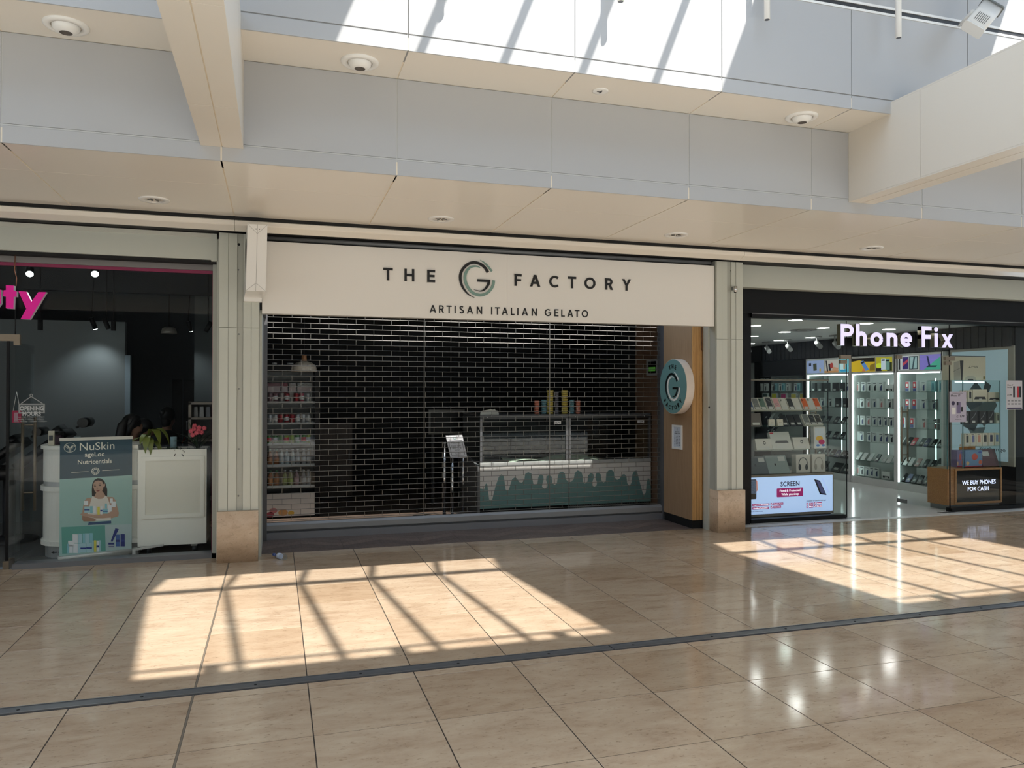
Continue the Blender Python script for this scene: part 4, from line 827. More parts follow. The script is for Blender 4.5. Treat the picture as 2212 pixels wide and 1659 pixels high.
# small hanging tag inside
q0 = PY(26, 887, 8.6); q1 = PY(46, 913, 8.6); ht = thing('door_tag', 'small pink tag on a cord beside the opening hours decal', 'tag', ((q0.x+q1.x)/2, 8.6, q1.z))
MB(FY(8.6)).box((q0.x, q1.z, -.003), (q1.x, q0.z, 0)).build('tag_card', mat('pink_card', (190, 40, 84), 0.5), ht); MB(FY(8.6)).box((q0.x+.02, q1.z+.02, 0), (q1.x-.03, q0.z-.02, .001)).build('tag_print', mat('tag_print', (206, 160, 176), 0.5), ht)
pt = PY(36, 846, 8.6)
for s_ in (q0.x+.01, q1.x-.01): MB().cyl((s_, 8.6, q0.z), (pt.x, 8.6, pt.z), .0025, 5).build('tag_cord', WHITE, ht)
# ------------------------------------------------------------------ shop shell
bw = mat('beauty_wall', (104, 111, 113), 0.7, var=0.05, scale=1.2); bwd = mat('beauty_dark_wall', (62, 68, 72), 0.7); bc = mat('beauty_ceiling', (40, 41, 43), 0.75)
struct(MB().box((-6.7, 8.26, -0.12), (-0.36, 13.6, 0.0)).build('floor_beauty', mat('beauty_floor', (112, 112, 110), 0.22, var=.05, scale=3)), 'grey polished floor of the beauty shop', 'floor')
struct(MB().box((-6.7, 8.26, 3.40), (-0.36, 13.6, 3.5)).box((-6.7, 10.9, 2.9), (-0.5, 11.0, 3.4)).build('ceiling_beauty', bc), 'dark ceiling of the beauty shop', 'ceiling')
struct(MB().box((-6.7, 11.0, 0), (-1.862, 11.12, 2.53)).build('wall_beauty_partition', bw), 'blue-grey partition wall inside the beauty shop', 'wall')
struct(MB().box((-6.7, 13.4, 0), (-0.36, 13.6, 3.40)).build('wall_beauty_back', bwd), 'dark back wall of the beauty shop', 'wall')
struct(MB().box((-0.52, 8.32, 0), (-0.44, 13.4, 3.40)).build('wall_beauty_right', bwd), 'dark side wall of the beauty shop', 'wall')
struct(MB().box((-6.8, 8.2, 0), (-6.7, 13.6, 3.5)).build('wall_beauty_left', bwd), 'far side wall of the beauty shop', 'wall')
MBd = MB().box((-1.862, 11.0, 0), (-1.80, 11.12, 2.1)).build('trim_5', mat('pale_jamb', (120, 136, 146), 0.5)); struct(MBd, 'pale door jamb at the end of the partition', 'jamb')
a = PY(372, 820, 13.38); b = PY(420, 1000, 13.38)
dd = thing('door_2', 'black door at the back of the beauty shop', 'door', ((a.x+b.x)/2, 13.38, 0), kind='structure'); MB().box((a.x, 13.35, 0), ((a.x+b.x)/2-.02, 13.4, a.z)).build('door_leaf', BLACK, dd); MB().box(((a.x+b.x)/2, 13.35, 0), (b.x, 13.4, a.z)).build('door_leaf', BLACKM, dd); MB().box((b.x-.12, 13.32, 1.0), (b.x-.10, 13.35, 1.15)).build('handle', STEEL, dd)
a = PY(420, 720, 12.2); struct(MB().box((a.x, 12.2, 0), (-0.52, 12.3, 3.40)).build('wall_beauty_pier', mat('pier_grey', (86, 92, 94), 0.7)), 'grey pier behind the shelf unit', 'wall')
# spots, pendant and ceiling cassette
SPOT = mat('spot_lamp_face', (236, 255, 250), 0.4, emit=16.0)
for k, (x, y, Y, r, lab) in enumerate(((64, 592, 9.3, .034, 'leftmost lit ceiling spotlight above the pink letters'), (205, 592, 9.3, .036, 'bright ceiling spotlight right of the pink letters'), (206, 711, 10.6, .026, 'lit track spotlight low in the middle of the dark ceiling'), (413, 716, 11.6, .024, 'lit track spotlight near the metal pendant'))):
    q = PY(x, y, Y); aim = (Vector((.15, -.75, -.65)) if k < 2 else Vector((.25, .35, -1))).normalized(); t = thing('ceiling_spotlight', lab, 'spotlight', (q.x, Y, q.z), 'lit spotlights in the beauty shop')
    MB().cyl(q-aim*.003, q-aim*.15, r*1.15, 16).build('spot_body', BLACKM, t); MB().cyl(q-aim*.004, q, r, 16).build('spot_face', SPOT, t); MB().cyl(q-aim*.14, (q.x, Y, 3.40), .008, 6).build('spot_stem', BLACKM, t)
for k, (x, y, Y, dx) in enumerate(((87, 702, 10.3, 0), (230, 700, 10.6, .3), (245, 704, 10.6, 0), (450, 706, 10.0, -.4))):
    q = PY(x, y, Y); t = thing('track_spotlight', ('unlit black track spotlight under the pink letter y', 'unlit black track spotlight tilted to the right, mid ceiling', 'unlit black track spotlight hanging straight beside the tilted one', 'unlit black track spotlight near the right window jamb')[k], 'spotlight', (q.x, Y, q.z), 'unlit spotlights in the beauty shop')
    MB().cyl((q.x+dx*.08, Y, q.z-.06), (q.x-dx*.08, Y, q.z+.06), .028, 14).build('spot_body', BLACK, t); MB().cyl((q.x, Y, q.z+.05), (q.x, Y, 3.40), .008, 6).build('spot_stem', BLACK, t)
q = PY(365, 721, 11.5); t = thing('metal_pendant', 'ribbed metal dome pendant lamp in the beauty shop', 'lamp', (q.x, 11.5, q.z)); MB().lathe([(.105, 0), (.10, .03), (.085, .07), (.05, .095), (.02, .10)], (q.x, 11.5, q.z), 24).build('lamp_shade', mat('pendant_metal', (190, 186, 178), .3, metal=.4), t); MB().cyl((q.x, 11.5, q.z+.02), (q.x, 11.5, q.z+.05), .04, 14).build('bulb', mat('pendant_bulb', (255, 244, 224), .4, emit=9.0), t); MB().cyl((q.x, 11.5, q.z+.1), (q.x, 11.5, 3.40), .004, 6).build('cord', BLACKM, t)
t = thing('ceiling_cassette', 'square dark air vent in the beauty shop ceiling', 'vent', (-1.9, 9.9, 3.38)); MB().box((-2.3, 9.5, 3.37), (-1.5, 10.15, 3.40)).build('vent_frame', mat('vent_dark', (58, 58, 58), .5), t)
for k in range(5): MB().box((-2.25, 9.55+.11*k, 3.362), (-1.55, 9.62+.11*k, 3.372)).build('vent_slat', DARKG, t)
for k, (x, y, Y) in enumerate(((64, 592, 9.3), (205, 592, 9.3), (206, 711, 10.6), (413, 716, 11.6))):
    q = PY(x, y, Y); ld = bpy.data.lights.new('spot_lamp', 'SPOT'); ld.energy = (10, 10, 9, 7)[k]; ld.spot_size = math.radians(95); ld.spot_blend = .8; ld.shadow_soft_size = .04; ld.color = (.95, 1.0, 1.0)
    lo = bpy.data.objects.new('spot_lamp', ld); COL.objects.link(lo); lo.location = q+(Vector((.006, -.03, -.026)) if k < 2 else Vector((.01, .014, -.04))); lo.rotation_euler = Vector((.15, -.75, -.65) if k < 2 else (-.15, .5, -1)).to_track_quat('-Z', 'Y').to_euler()
# ------------------------------------------------------------------ reception counter
def cplan(o):
    P = [(-1.31, 8.50-o), (-1.93, 8.50-o)]; cx, cyv, r = -1.93, 8.79, .29+o
    P += [(cx+r*math.cos(math.radians(a)), cyv+r*math.sin(math.radians(a))) for a in range(262, 179, -8)]
    return P+[(-2.22-o, 9.08), (-1.31, 9.08)]
rc = thing('reception_counter', 'cream reception counter with rounded end behind the roll-up banner', 'counter', (-1.75, 8.8, 0))
for o_, z0, z1, nm, m_ in ((-.02, 0, .12, 'plinth', mat('counter_plinth', (168, 168, 166), .35, metal=.3)), (.018, .12, .165, 'ledge', WHITEG), (0, .165, .655, 'lower_body', WHITEG), (.022, .655, .70, 'ledge', WHITEG), (-.004, .70, .745, 'silver_band', mat('silver_band', (196, 196, 194), .35, metal=.3)), (0, .745, 1.065, 'upper_body', WHITEG), (.022, 1.065, 1.10, 'counter_top', WHITEG)): MB().prism(cplan(o_), z0, z1).build(nm, m_, rc)
for k in range(3): MB().prism([(0, 0), (.03, .015), (.03, .006), (.055, .006), (.055, -.006), (.03, -.006), (.03, -.015)], 0, .002, lambda a, b, c, k=k: (-2.09+.06*k+(a if k < 1 else a), 8.52-c-.004*k, .062+b)).build('arrow_mark', DARKG, rc)
MB(FY(8.50)).ring([(-1.40, .79), (-1.325, .79), (-1.325, 1.045), (-1.40, 1.045)], [(-1.39, .80), (-1.335, .80), (-1.335, 1.035), (-1.39, 1.035)], 0, .008).build('panel_moulding', WHITEG, rc)
MB(FY(8.50)).ring([(-1.40, .18), (-1.325, .18), (-1.325, .645), (-1.40, .645)], [(-1.39, .19), (-1.335, .19), (-1.335, .635), (-1.39, .635)], 0, .008).build('panel_moulding', WHITEG, rc)
# tubes and pots on the counter
q = PY(111, 955, 8.62); t = thing('cosmetic_tube', 'cream cosmetic tube standing on the counter end', 'tube', (q.x, 8.62, 1.10)); MB().hexa([(q.x-.026, 8.60, 1.10), (q.x+.026, 8.60, 1.10), (q.x+.026, 8.64, 1.10), (q.x-.026, 8.64, 1.10), (q.x-.027, 8.617, 1.245), (q.x+.027, 8.617, 1.245), (q.x+.027, 8.623, 1.245), (q.x-.027, 8.623, 1.245)]).build('tube_body', mat('tube_cream', (204, 198, 180), .4), t); MB().lathe([(.018, 0), (.018, .02)], (q.x, 8.62, 1.10), 14).build('tube_cap', WHITE, t); MB().box((q.x-.016, 8.597, 1.15), (q.x+.016, 8.607, 1.2)).build('tube_print', TXT, t)
q = PY(122, 955, 8.74); t = thing('purple_jar', 'dark purple jar beside the cosmetic tube', 'jar', (q.x+.02, 8.74, 1.10)); MB().lathe([(.04, 0), (.042, .01), (.042, .09), (.04, .1)], (q.x+.02, 8.74, 1.10), 18).build('jar_body', mat('purple_jar', (52, 26, 44), .3), t); MB().lathe([(.043, .1), (.043, .13), (.002, .131)], (q.x+.02, 8.74, 1.10), 18).build('jar_lid', BLACKM, t)
q = PY(167, 945, 8.8); t = thing('cream_pot', 'small pale teal pot peeking over the banner', 'pot', (q.x, 8.8, 1.10)); MB().lathe([(.028, 0), (.03, .05)], (q.x, 8.8, 1.10), 14).build('pot_body', mat('pot_teal', (120, 146, 146), .4), t); MB().lathe([(.031, .05), (.031, .075), (.002, .076)], (q.x, 8.8, 1.10), 14).build('pot_lid', mat('pot_lid', (150, 166, 166), .4), t)
# ------------------------------------------------------------------ roll-up banner
L0 = PY(128, 1200, 8.235); R0 = PY(288, 1188, 8.44); ub = Vector((R0.x-L0.x, R0.y-L0.y, 0)); BWID = ub.length-.015
bf = Frame((L0.x, 8.235, 0), ub, (0, 0, 1))
def BP(x, y):
    d = _ray(x, y); s_ = (bf.o-CAM).dot(bf.n)/d.dot(bf.n); p = CAM+d*s_-bf.o; return (p.dot(bf.u), p.dot(bf.v))
zt_b = BP(205, 944)[1]; zmid = BP(205, 1031)[1]; zbot = .075
rb = thing('rollup_banner', 'roll-up skincare banner with dark teal head standing before the counter', 'banner', (-1.7, 8.42, 0))
MB(bf).rbox((-.012, .012, -.05), (BWID+.03, .075, .03), .015, axis=0).build('base_cassette', mat('banner_aluminium', (196, 196, 190), .35, metal=.4), rb)
for x in (.08, BWID-.1): MB(bf).box((x, 0, -.13), (x+.05, .014, .10)).build('foot', BLACKM, rb)
MB(bf).box((-.004, zt_b-.03, -.008), (BWID+.004, zt_b, .008)).build('top_bar', mat('banner_bar', (206, 204, 196), .4), rb)
MB(bf).cyl((BWID/2, .05, -.03), (BWID/2, zt_b-.02, -.03), .008, 8).build('support_pole', STEEL, rb)
BT1 = mat('banner_navy', (8, 60, 78), .4, var=.03, scale=2); BT2 = mat('banner_aqua', (156, 190, 184), .45)
MB(bf).box((0, zmid, -.0015), (BWID, zt_b-.03, 0)).build('banner_sheet', BT1, rb); MB(bf).box((0, zbot, -.0015), (BWID, zmid, 0)).build('banner_sheet', BT2, rb)
def bpoly(pts, m_, c, nm, s=7): P = [BP(130+x/8.73, 1020+y/8.73) for x, y in pts]; P = [(min(max(a, .001), BWID-.001), max(b, zbot)) for a, b in P]; MB(bf).prism(P, (c-1)*.0008, c*.0008).build(nm, m_, rb)
BW = mat('banner_white', (226, 226, 214), .5)
def btext(s_, x0, y0, x1, y1, cap, bold=0.0):
    A_ = BP(130+x0/12.76, 930+y0/12.76); B_ = BP(130+x1/12.76, 930+y1/12.76); h_ = cap/12.76*7.5/1663
    fr2 = Frame(bf(A_[0], A_[1]), bf.u+bf.v*((B_[1]-A_[1])/(B_[0]-A_[0])), bf.v); write(s_, fr2, 0, 0, h_, BW, 'banner_text', rb, w=B_[0]-A_[0], c0=0, c1=.001, bold=bold)
btext('NuSkin', 540, 552, 1495, 512, 205); btext('ageLoc', 678, 725, 1215, 705, 120, .008); btext('Nutricentials', 485, 935, 1425, 890, 118, .008)
c_ = BP(130+270/12.76, 930+470/12.76); R_ = 145/12.76*7.45/1663
MB(bf).ring(ell(*c_, R_, R_*.9, 32), ell(*c_, R_*.93, R_*.83, 32), 0, .001).build('fountain_emblem', BW, rb)
for s_ in (-1, 1):
    for k in range(3):
        r_ = R_*(.75-.2*k); MB(bf).ribbon([(c_[0]+s_*(R_*.12+r_*.55+r_*.55*math.cos(t_))*1.0-s_*0, c_[1]-R_*.35+R_*(.75-.22*k)*math.sin(t_), R_*.09) for t_ in [math.pi*i/12 for i in range(13)]][3:], 0, .001).build('fountain_emblem', BW, rb)
for k in range(5): MB(bf).box((c_[0]-R_*.2+R_*.09*k, c_[1]-R_*.85, 0), (c_[0]-R_*.165+R_*.09*k, c_[1]+R_*.15, .001)).build('fountain_emblem', BW, rb)
for s_, x0, y0, x1, y1 in ((0, 305, 1155, 785, 1128), (1, 1160, 1105, 1635, 1078)): A_ = BP(130+x0/12.76, 930+y0/12.76); B_ = BP(130+x1/12.76, 930+y1/12.76); MB(bf).ribbon([(*A_, .004), (*B_, .004)], 0, .001).build('banner_rule', BW, rb)
c2 = BP(130+972/12.76, 930+1118/12.76); r2 = .036
MB(bf).ring(ell(*c2, r2, r2, 10), ell(*c2, r2*.9, r2*.9, 10), 0, .001).build('gem_mark', BW, rb); MB(bf).ring(ell(*c2, r2*.55, r2*.55, 10), ell(*c2, r2*.47, r2*.47, 10), 0, .001).build('gem_mark', BW, rb)
for k in range(10):
    a1, a2, a3 = [math.radians(36*k+d) for d in (0, 18, 36)]
    MB(bf).ribbon([(c2[0]+r2*.95*math.cos(a1), c2[1]+r2*.95*math.sin(a1), .003), (c2[0]+r2*.52*math.cos(a2), c2[1]+r2*.52*math.sin(a2), .003), (c2[0]+r2*.95*math.cos(a3), c2[1]+r2*.95*math.sin(a3), .003)], 0, .001).build('gem_mark', BW, rb)
SK = mat('print_skin', (184, 152, 132), .5); SKD = mat('print_skin_deep', (158, 124, 104), .5); HR = mat('print_hair', (42, 34, 32), .5); TP = mat('print_white_top', (222, 216, 206), .5); JN = mat('print_denim', (58, 86, 122), .5)
bpoly([(600,455),(597,340),(603,230),(640,150),(705,110),(775,118),(832,165),(865,240),(888,330),(886,450),(840,455),(720,430),(650,455)], HR, 1, 'printed_hair')
bpoly([(590,478),(500,490),(458,540),(432,640),(412,800),(415,890),(440,925),(640,925),(960,870),(1095,830),(1108,770),(1070,640),(1045,530),(1000,470),(890,462),(850,440),(800,360),(690,360),(650,450)], SK, 2, 'printed_figure')
bpoly([(600,465),(612,450),(650,475),(720,506),(800,498),(855,440),(885,470),(925,570),(952,700),(955,905),(560,925),(510,800),(560,600)], TP, 3, 'printed_top')
bpoly([(622,280),(628,215),(655,170),(720,155),(790,175),(815,230),(812,310),(785,365),(730,405),(690,395),(650,355)], SK, 3, 'printed_face')
bpoly([(815,225),(840,210),(848,250),(825,285),(812,270)], SK, 3, 'printed_ear')
for e in ([(632,258),(655,250),(680,262),(655,272)], [(722,248),(750,240),(775,246),(750,260)], [(628,238),(655,228),(685,242),(655,236)], [(718,226),(750,214),(782,226),(750,222)]): bpoly(e, HR, 4, 'printed_eye')
bpoly([(672,345),(710,338),(752,335),(735,358),(705,366)], mat('print_lips', (132, 70, 66), .5), 4, 'printed_lips'); bpoly([(688,290),(700,285),(712,315),(690,318)], SKD, 4, 'printed_nose')
bpoly([(640,800),(900,770),(985,730),(1070,640),(1106,770),(1090,832),(940,855),(800,868),(660,868),(365,792),(410,775)], SK, 5, 'printed_forearm'); bpoly([(412,822),(640,868),(690,905),(640,925),(440,928),(415,890)], SKD, 4, 'printed_forearm')
bpoly([(540,935),(620,945),(958,915),(963,965),(520,997)], JN, 4, 'printed_jeans')
def prod(x0, y0, x1, y1, c, k=6, lean=0, band=None):
    bpoly([(x0, y0), (x1, y0), (x1-lean, y1), (x0-lean, y1)], mat('print_%d_%d_%d' % c, c, .5), k, 'printed_product')
    if band: bpoly([(x0, y0+(y1-y0)*.45), (x1, y0+(y1-y0)*.45), (x1-lean, y0+(y1-y0)*.62), (x0-lean, y0+(y1-y0)*.62)], mat('print_%d_%d_%d' % band, band, .5), k+1, 'printed_product')
PW, PA, PB, PYl, PAq = (226, 230, 232), (140, 196, 206), (48, 66, 140), (222, 210, 90), (170, 206, 214)
for a_ in ((450,540,525,625,PW), (455,645,555,765,PAq), (560,640,612,775,PA), (625,640,672,775,PW), (700,650,745,800,PYl), (755,640,795,795,PW), (800,685,895,780,PA), (842,590,882,680,PA), (895,620,970,740,PW), (965,550,1045,660,PW), (935,495,990,580,PW)): prod(*a_[:4], a_[4], 6, 0, PB if a_[0] in (755, 800, 455) else None)
bpoly([(22,1037),(845,1000),(858,1482),(38,1540)], mat('print_seafoam', (98, 162, 150), .5), 1, 'printed_panel'); bpoly([(845,1000),(1352,978),(1366,1450),(858,1482)], mat('print_ice', (176, 196, 196), .5), 1, 'printed_panel')
for a_ in ((232,1170,330,1335,PW), (340,1160,415,1335,PAq), (425,1155,468,1335,PA), (470,1153,545,1335,PAq), (552,1147,615,1335,PA), (150,1292,260,1400,PW), (125,1350,165,1530,PA), (168,1370,240,1525,PW), (245,1345,330,1525,PW), (335,1345,380,1525,PAq), (380,1340,488,1515,PAq), (492,1335,598,1508,PAq), (600,1290,632,1502,PAq), (637,1285,680,1498,PYl), (686,1290,730,1495,PW), (733,1285,762,1490,PAq)): prod(*a_[:4], a_[4], 3, 0, PB if a_[0] in (380, 492, 686) else None)
PD = (40, 54, 120); prod(1050, 1175, 1122, 1398, (70, 104, 166), 3, 0, PD); prod(1137, 1168, 1218, 1398, PD, 3, 0, (52, 70, 140)); prod(908, 1330, 1020, 1365, PD, 3); prod(912, 1365, 1018, 1425, (176, 186, 190), 3, 0, PD)
bpoly([(1040,1055),(1105,1072),(985,1312),(950,1305)], mat('print_%d_%d_%d' % PD, PD, .5), 4, 'printed_product')
# ------------------------------------------------------------------ white planter cabinet with plants
pc = thing('planter_cabinet', 'white panelled planter cabinet on castors in the window', 'cabinet', (-.99, 8.65, 0))
xa, xb, z0, z1 = -1.309, -.669, .085, 1.05; ya, yb = 8.45, 8.85
MB().box((xa, ya, z0), (xb, yb, z1-.05)).build('cabinet_body', WHITEG, pc); fp = FY(ya)
MB(fp).ring([(xa+.03, .36), (xb-.02, .36), (xb-.02, z1-.07), (xa+.03, z1-.07)], [(xa+.07, .40), (xb-.06, .40), (xb-.06, z1-.11), (xa+.07, z1-.11)], 0, .014).build('panel_moulding', WHITEG, pc); MB(fp).box((xa+.055, .385, 0), (xb-.045, z1-.095, .005)).build('panel_field', mat('panel_field', (230, 226, 212), .4), pc)
MB().ring([(xa, ya), (xb, ya), (xb, yb), (xa, yb)], [(xa+.02, ya+.02), (xb-.02, ya+.02), (xb-.02, yb-.02), (xa+.02, yb-.02)], z1-.05, z1).build('planter_rim', WHITEG, pc); MB().box((xa+.02, ya+.02, z1-.05), (xb-.02, yb-.02, z1-.02)).build('soil', mat('soil', (44, 36, 30), .9, bump=.5), pc)
for x in (xa+.10, xb-.12):
    for y in (ya+.06, yb-.06): MB().cyl((x-.02, y, .035), (x+.02, y, .035), .034, 14).build('castor_wheel', DARKG, pc); MB().box((x-.03, y-.03, .06), (x+.03, y+.03, z0)).build('castor_plate', mat('castor_plate', (176, 176, 172), .4), pc)
tl = PY(290, 1183, 8.35); MB().hexa([(tl.x, 8.30, .075), (tl.x+.26, 8.36, .095), (tl.x+.26, 8.40, .095), (tl.x, 8.36, .075), (tl.x, 8.30, .09), (tl.x+.26, 8.36, .11), (tl.x+.26, 8.40, .11), (tl.x, 8.36, .09)]).build('foot_shelf', mat('foot_shelf', (190, 188, 182), .4), pc); MB().box((tl.x-.01, 8.30, 0), (tl.x+.02, 8.40, .09)).build('foot_shelf_leg', mat('foot_shelf', (190, 188, 182), .4), pc)
def leaf(base, d, L_, w, droop, m_, par, nm='leaf', fold=.12, mid=None):
    d = Vector(d).normalized(); side = d.cross(Vector((0, 0, 1))).normalized(); mb = MB(); n = 9; p = Vector(base); dirv = d.copy(); st = L_/(n-1); rows_ = []
    for i in range(n):
        t_ = i/(n-1); ww = w*math.sin(math.pi*(.06+.94*t_)**.8)*.5 if i < n-1 else .001
        up_ = side.cross(dirv).normalized(); rows_.append([mb.v(p-side*ww+up_*ww*fold), mb.v(p), mb.v(p+side*ww+up_*ww*fold)]); p = p+dirv*st; dirv = (dirv+Vector((0, 0, -droop))).normalized()
    for i in range(n-1):
        for k in range(2): mb.face((rows_[i][k], rows_[i][k+1], rows_[i+1][k+1], rows_[i+1][k]), True)
    return mb.build(nm, m_, par)
LF = mat('leaf_olive', (112, 122, 48), .4, var=.2, scale=12); LFD = mat('leaf_dark', (44, 62, 36), .5, var=.2, scale=10); LFG = mat('leaf_grey', (72, 84, 72), .5); PNKF = mat('flower_pink', (220, 92, 108), .5, var=.1, scale=20)
b0 = PY(322, 965, 8.55); t = thing('rubber_plant', 'plant with broad drooping olive leaves on the planter cabinet', 'plant', (b0.x, 8.55, 1.03)); bz = Vector((b0.x, 8.55, 1.12))
MB().tube([(b0.x, 8.55, 1.0), (b0.x+.005, 8.55, 1.1), (b0.x+.01, 8.55, 1.22)], [.008, .007, .004], 8).build('stem', LFD, t)
for d, L_, w, dr, h in (((-.9, -.35, .45), .27, .075, .28, .12), ((.35, -.4, .9), .30, .085, .55, .17), ((.55, -.2, .9), .33, .09, .50, .17), ((-.1, -.8, .4), .26, .07, .62, .15), ((.25, -.9, .3), .24, .065, .6, .13), ((.7, -.5, .2), .26, .07, .4, .10), ((-.4, -.6, .7), .20, .06, .5, .15)): leaf((b0.x, 8.55, 1.03+h), d, L_, w, dr, LF, t)
p0 = PY(318, 965, 8.56); t = thing('white_flower_pot', 'small white pot under the drooping plant', 'pot', (p0.x, 8.60, 1.03)); MB().lathe([(.03, 0), (.04, .005), (.045, .085), (.04, .085), (.036, .02)], (p0.x, 8.60, 1.03), 18).build('pot_body', WHITE, t); MB().lathe([(.04, .075), (.002, .076)], (p0.x, 8.60, 1.03), 16, caps=False).build('pot_soil', MATS['soil'], t)
b0 = PY(428, 968, 8.62); t = thing('pink_flower_plant', 'spiky leaved plant with a pink flower head on the planter cabinet', 'plant', (b0.x, 8.62, 1.03))
for k in range(13): a_ = -1.2+.2*k; leaf((b0.x+random.uniform(-.02, .02), 8.62, 1.03), (math.sin(a_)*.9-.12, random.uniform(-.5, .3), .95), random.uniform(.24, .36), .026, .13, LFG if k % 2 else LFD, t, fold=.3)
MB().tube([(b0.x, 8.60, 1.03), (b0.x-.005, 8.58, 1.14), (b0.x-.01, 8.56, 1.21)], .006, 8).build('flower_stalk', LFD, t)
fc_ = Vector((b0.x-.01, 8.55, 1.235))
for k in range(9):
    a_ = k*2.4; r_ = .02+.06*(k/9); c = fc_+Vector((math.cos(a_)*r_*1.1, -.02*random.random(), math.sin(a_)*r_*.8)); mb = MB()
    for j in range(5): b_ = j*1.257+k; mb.ball(c+Vector((math.cos(b_)*.012, -.004, math.sin(b_)*.012)), (.0135, .008, .0135), 8, 5)
    mb.build('blossom', PNKF, t)
b0 = PY(395, 968, 8.52); t = thing('trailing_succulent', 'grey trailing succulent spilling over the planter rim', 'plant', (b0.x, 8.52, 1.03))
for k in range(16): a_ = k*.7; leaf((b0.x+random.uniform(-.09, .09), 8.47+random.uniform(-.03, .04), 1.04+random.uniform(-.045, .02)), (math.cos(a_), -.6, math.sin(a_)*.7), .045, .016, .2, mat('succulent', (84, 82, 72), .6), t)
b0 = PY(365, 962, 8.66); t = thing('low_fern', 'low dark fern between the two taller plants', 'plant', (b0.x, 8.66, 1.03))
for k in range(22): a_ = k*.62; leaf((b0.x+random.uniform(-.1, .1), 8.66+random.uniform(-.06, .06), 1.03), (math.cos(a_)*.8, math.sin(a_)*.6, .8), random.uniform(.08, .14), .022, .3, LFD, t)
p0 = PY(375, 945, 8.75); t = thing('tissue_mug', 'pale blue cup behind the low fern', 'cup', (p0.x, 8.75, 1.03)); MB().lathe([(.026, 0), (.03, .01), (.032, .13), (.028, .13), (.024, .02)], (p0.x, 8.75, 1.03), 18).build('cup_body', mat('cup_blue', (150, 182, 192), .4), t); MB().lathe([(.027, .118), (.002, .118)], (p0.x, 8.75, 1.03), 16, caps=False).build('cup_filling', DARKG, t)
# white shelf unit
a = PY(407, 868, 9.35); b = PY(462, 868, 9.35); t = thing('shelf_unit', 'pale framed product shelf unit at the right window edge', 'shelf unit', ((a.x+b.x)/2, 9.45, 0)); SHF = mat('shelf_frame', (150, 140, 130), .5)
for x in (a.x, b.x+.02): MB().box((x, 9.35, 0), (x+.03, 9.6, a.z)).build('upright', SHF, t)
for z in (a.z-.03, a.z-.20, a.z-.45, .4, .1): MB().box((a.x, 9.35, z), (b.x+.05, 9.6, z+.025)).build('shelf', SHF, t)
MB().box((a.x, 9.58, .1), (b.x+.05, 9.6, a.z)).build('back_panel', mat('shelf_back', (92, 92, 92), .6), t)
for k, (x, c) in enumerate(((.05, (150, 150, 150)), (.11, (170, 170, 172)), (.18, (120, 122, 130)), (.245, (166, 164, 160)))):
    o = MB().hexa([(a.x+x, 9.42, a.z-.175), (a.x+x+.045, 9.42, a.z-.175), (a.x+x+.045, 9.46, a.z-.175), (a.x+x, 9.46, a.z-.175), (a.x+x+.004, 9.43, a.z-.06), (a.x+x+.04, 9.43, a.z-.06), (a.x+x+.04, 9.45, a.z-.06), (a.x+x+.004, 9.45, a.z-.06)]).build('product_tube', mat('ptube_%d' % k, c, .5)); tag(o, '%s pale product tube from the left on the shelf unit' % ORD[k], 'tube', 'product tubes on the shelf unit')
# black reclining treatment chairs
def recliner(px_, py_, Y, lab, s=1.0):
    q = PY(px_, py_, Y); t_ = thing('treatment_chair', lab, 'chair', (q.x-.2, Y, 0), 'black treatment chairs'); LE = mat('black_leather', (20, 20, 22), .32)
    z = q.z; fr2 = Frame((q.x-.62, Y, z-.52), (.80, 0, .62), (0, 1, 0))
    MB(fr2).rbox((0, -.24, 0), (.62, .24, .09), .05).build('backrest', LE, t_); MB(fr2).rbox((.50, -.16, .06), (.60, .16, .16), .04).build('neck_cushion', LE, t_)
    MB().cyl((q.x, Y-.17, z), (q.x, Y+.17, z), .055*s, 18).build('headrest', LE, t_); MB().rbox((q.x-1.2, Y-.26, z-.60), (q.x-.55, Y+.26, z-.48), .05).build('seat', LE, t_); MB().cyl((q.x-.75, Y, 0), (q.x-.75, Y, z-.58), .06, 14).build('pedestal', DARKG, t_); MB().lathe([(.28, 0), (.28, .02), (.06, .05)], (q.x-.75, Y, 0), 24).build('base', DARKG, t_); MB().tube([(q.x-.1, Y, z-.06), (q.x-.03, Y, z-.02), (q.x, Y, z)], .012, 8).build('headrest_arm', STEEL, t_)
recliner(186, 912, 9.7, 'black treatment chair with round headrest above the banner'); recliner(88, 932, 10.35, 'black treatment chair with round headrest at the counter end', .9)
# ------------------------------------------------------------------ people inside the beauty shop
def skin_obj(name, nodes, edges, m_, parent, root=0, sub=2):
    me = bpy.data.meshes.new(name); me.from_pydata([n[0] for n in nodes], edges, []); me.materials.append(m_)
    o = bpy.data.objects.new(name, me); COL.objects.link(o); o.parent = parent; sk = o.modifiers.new('skin', 'SKIN'); sk.use_smooth_shade = True
    for i, n in enumerate(nodes):
        r = n[1] if isinstance(n[1], tuple) else (n[1], n[1]); me.skin_vertices[0].data[i].radius = r; me.skin_vertices[0].data[i].use_root = (i == root)
    sb_ = o.modifiers.new('sub', 'SUBSURF'); sb_.levels = sub; sb_.render_levels = sub; BASE[o.name] = Vector((0, 0, 0)); return o
SKIN = mat('skin', (150, 112, 92), .55); HAIR = mat('dark_hair', (22, 19, 19), .45); DTOP = mat('dark_clothes', (22, 22, 25), .8); DTR = mat('dark_trousers', (26, 26, 30), .85)
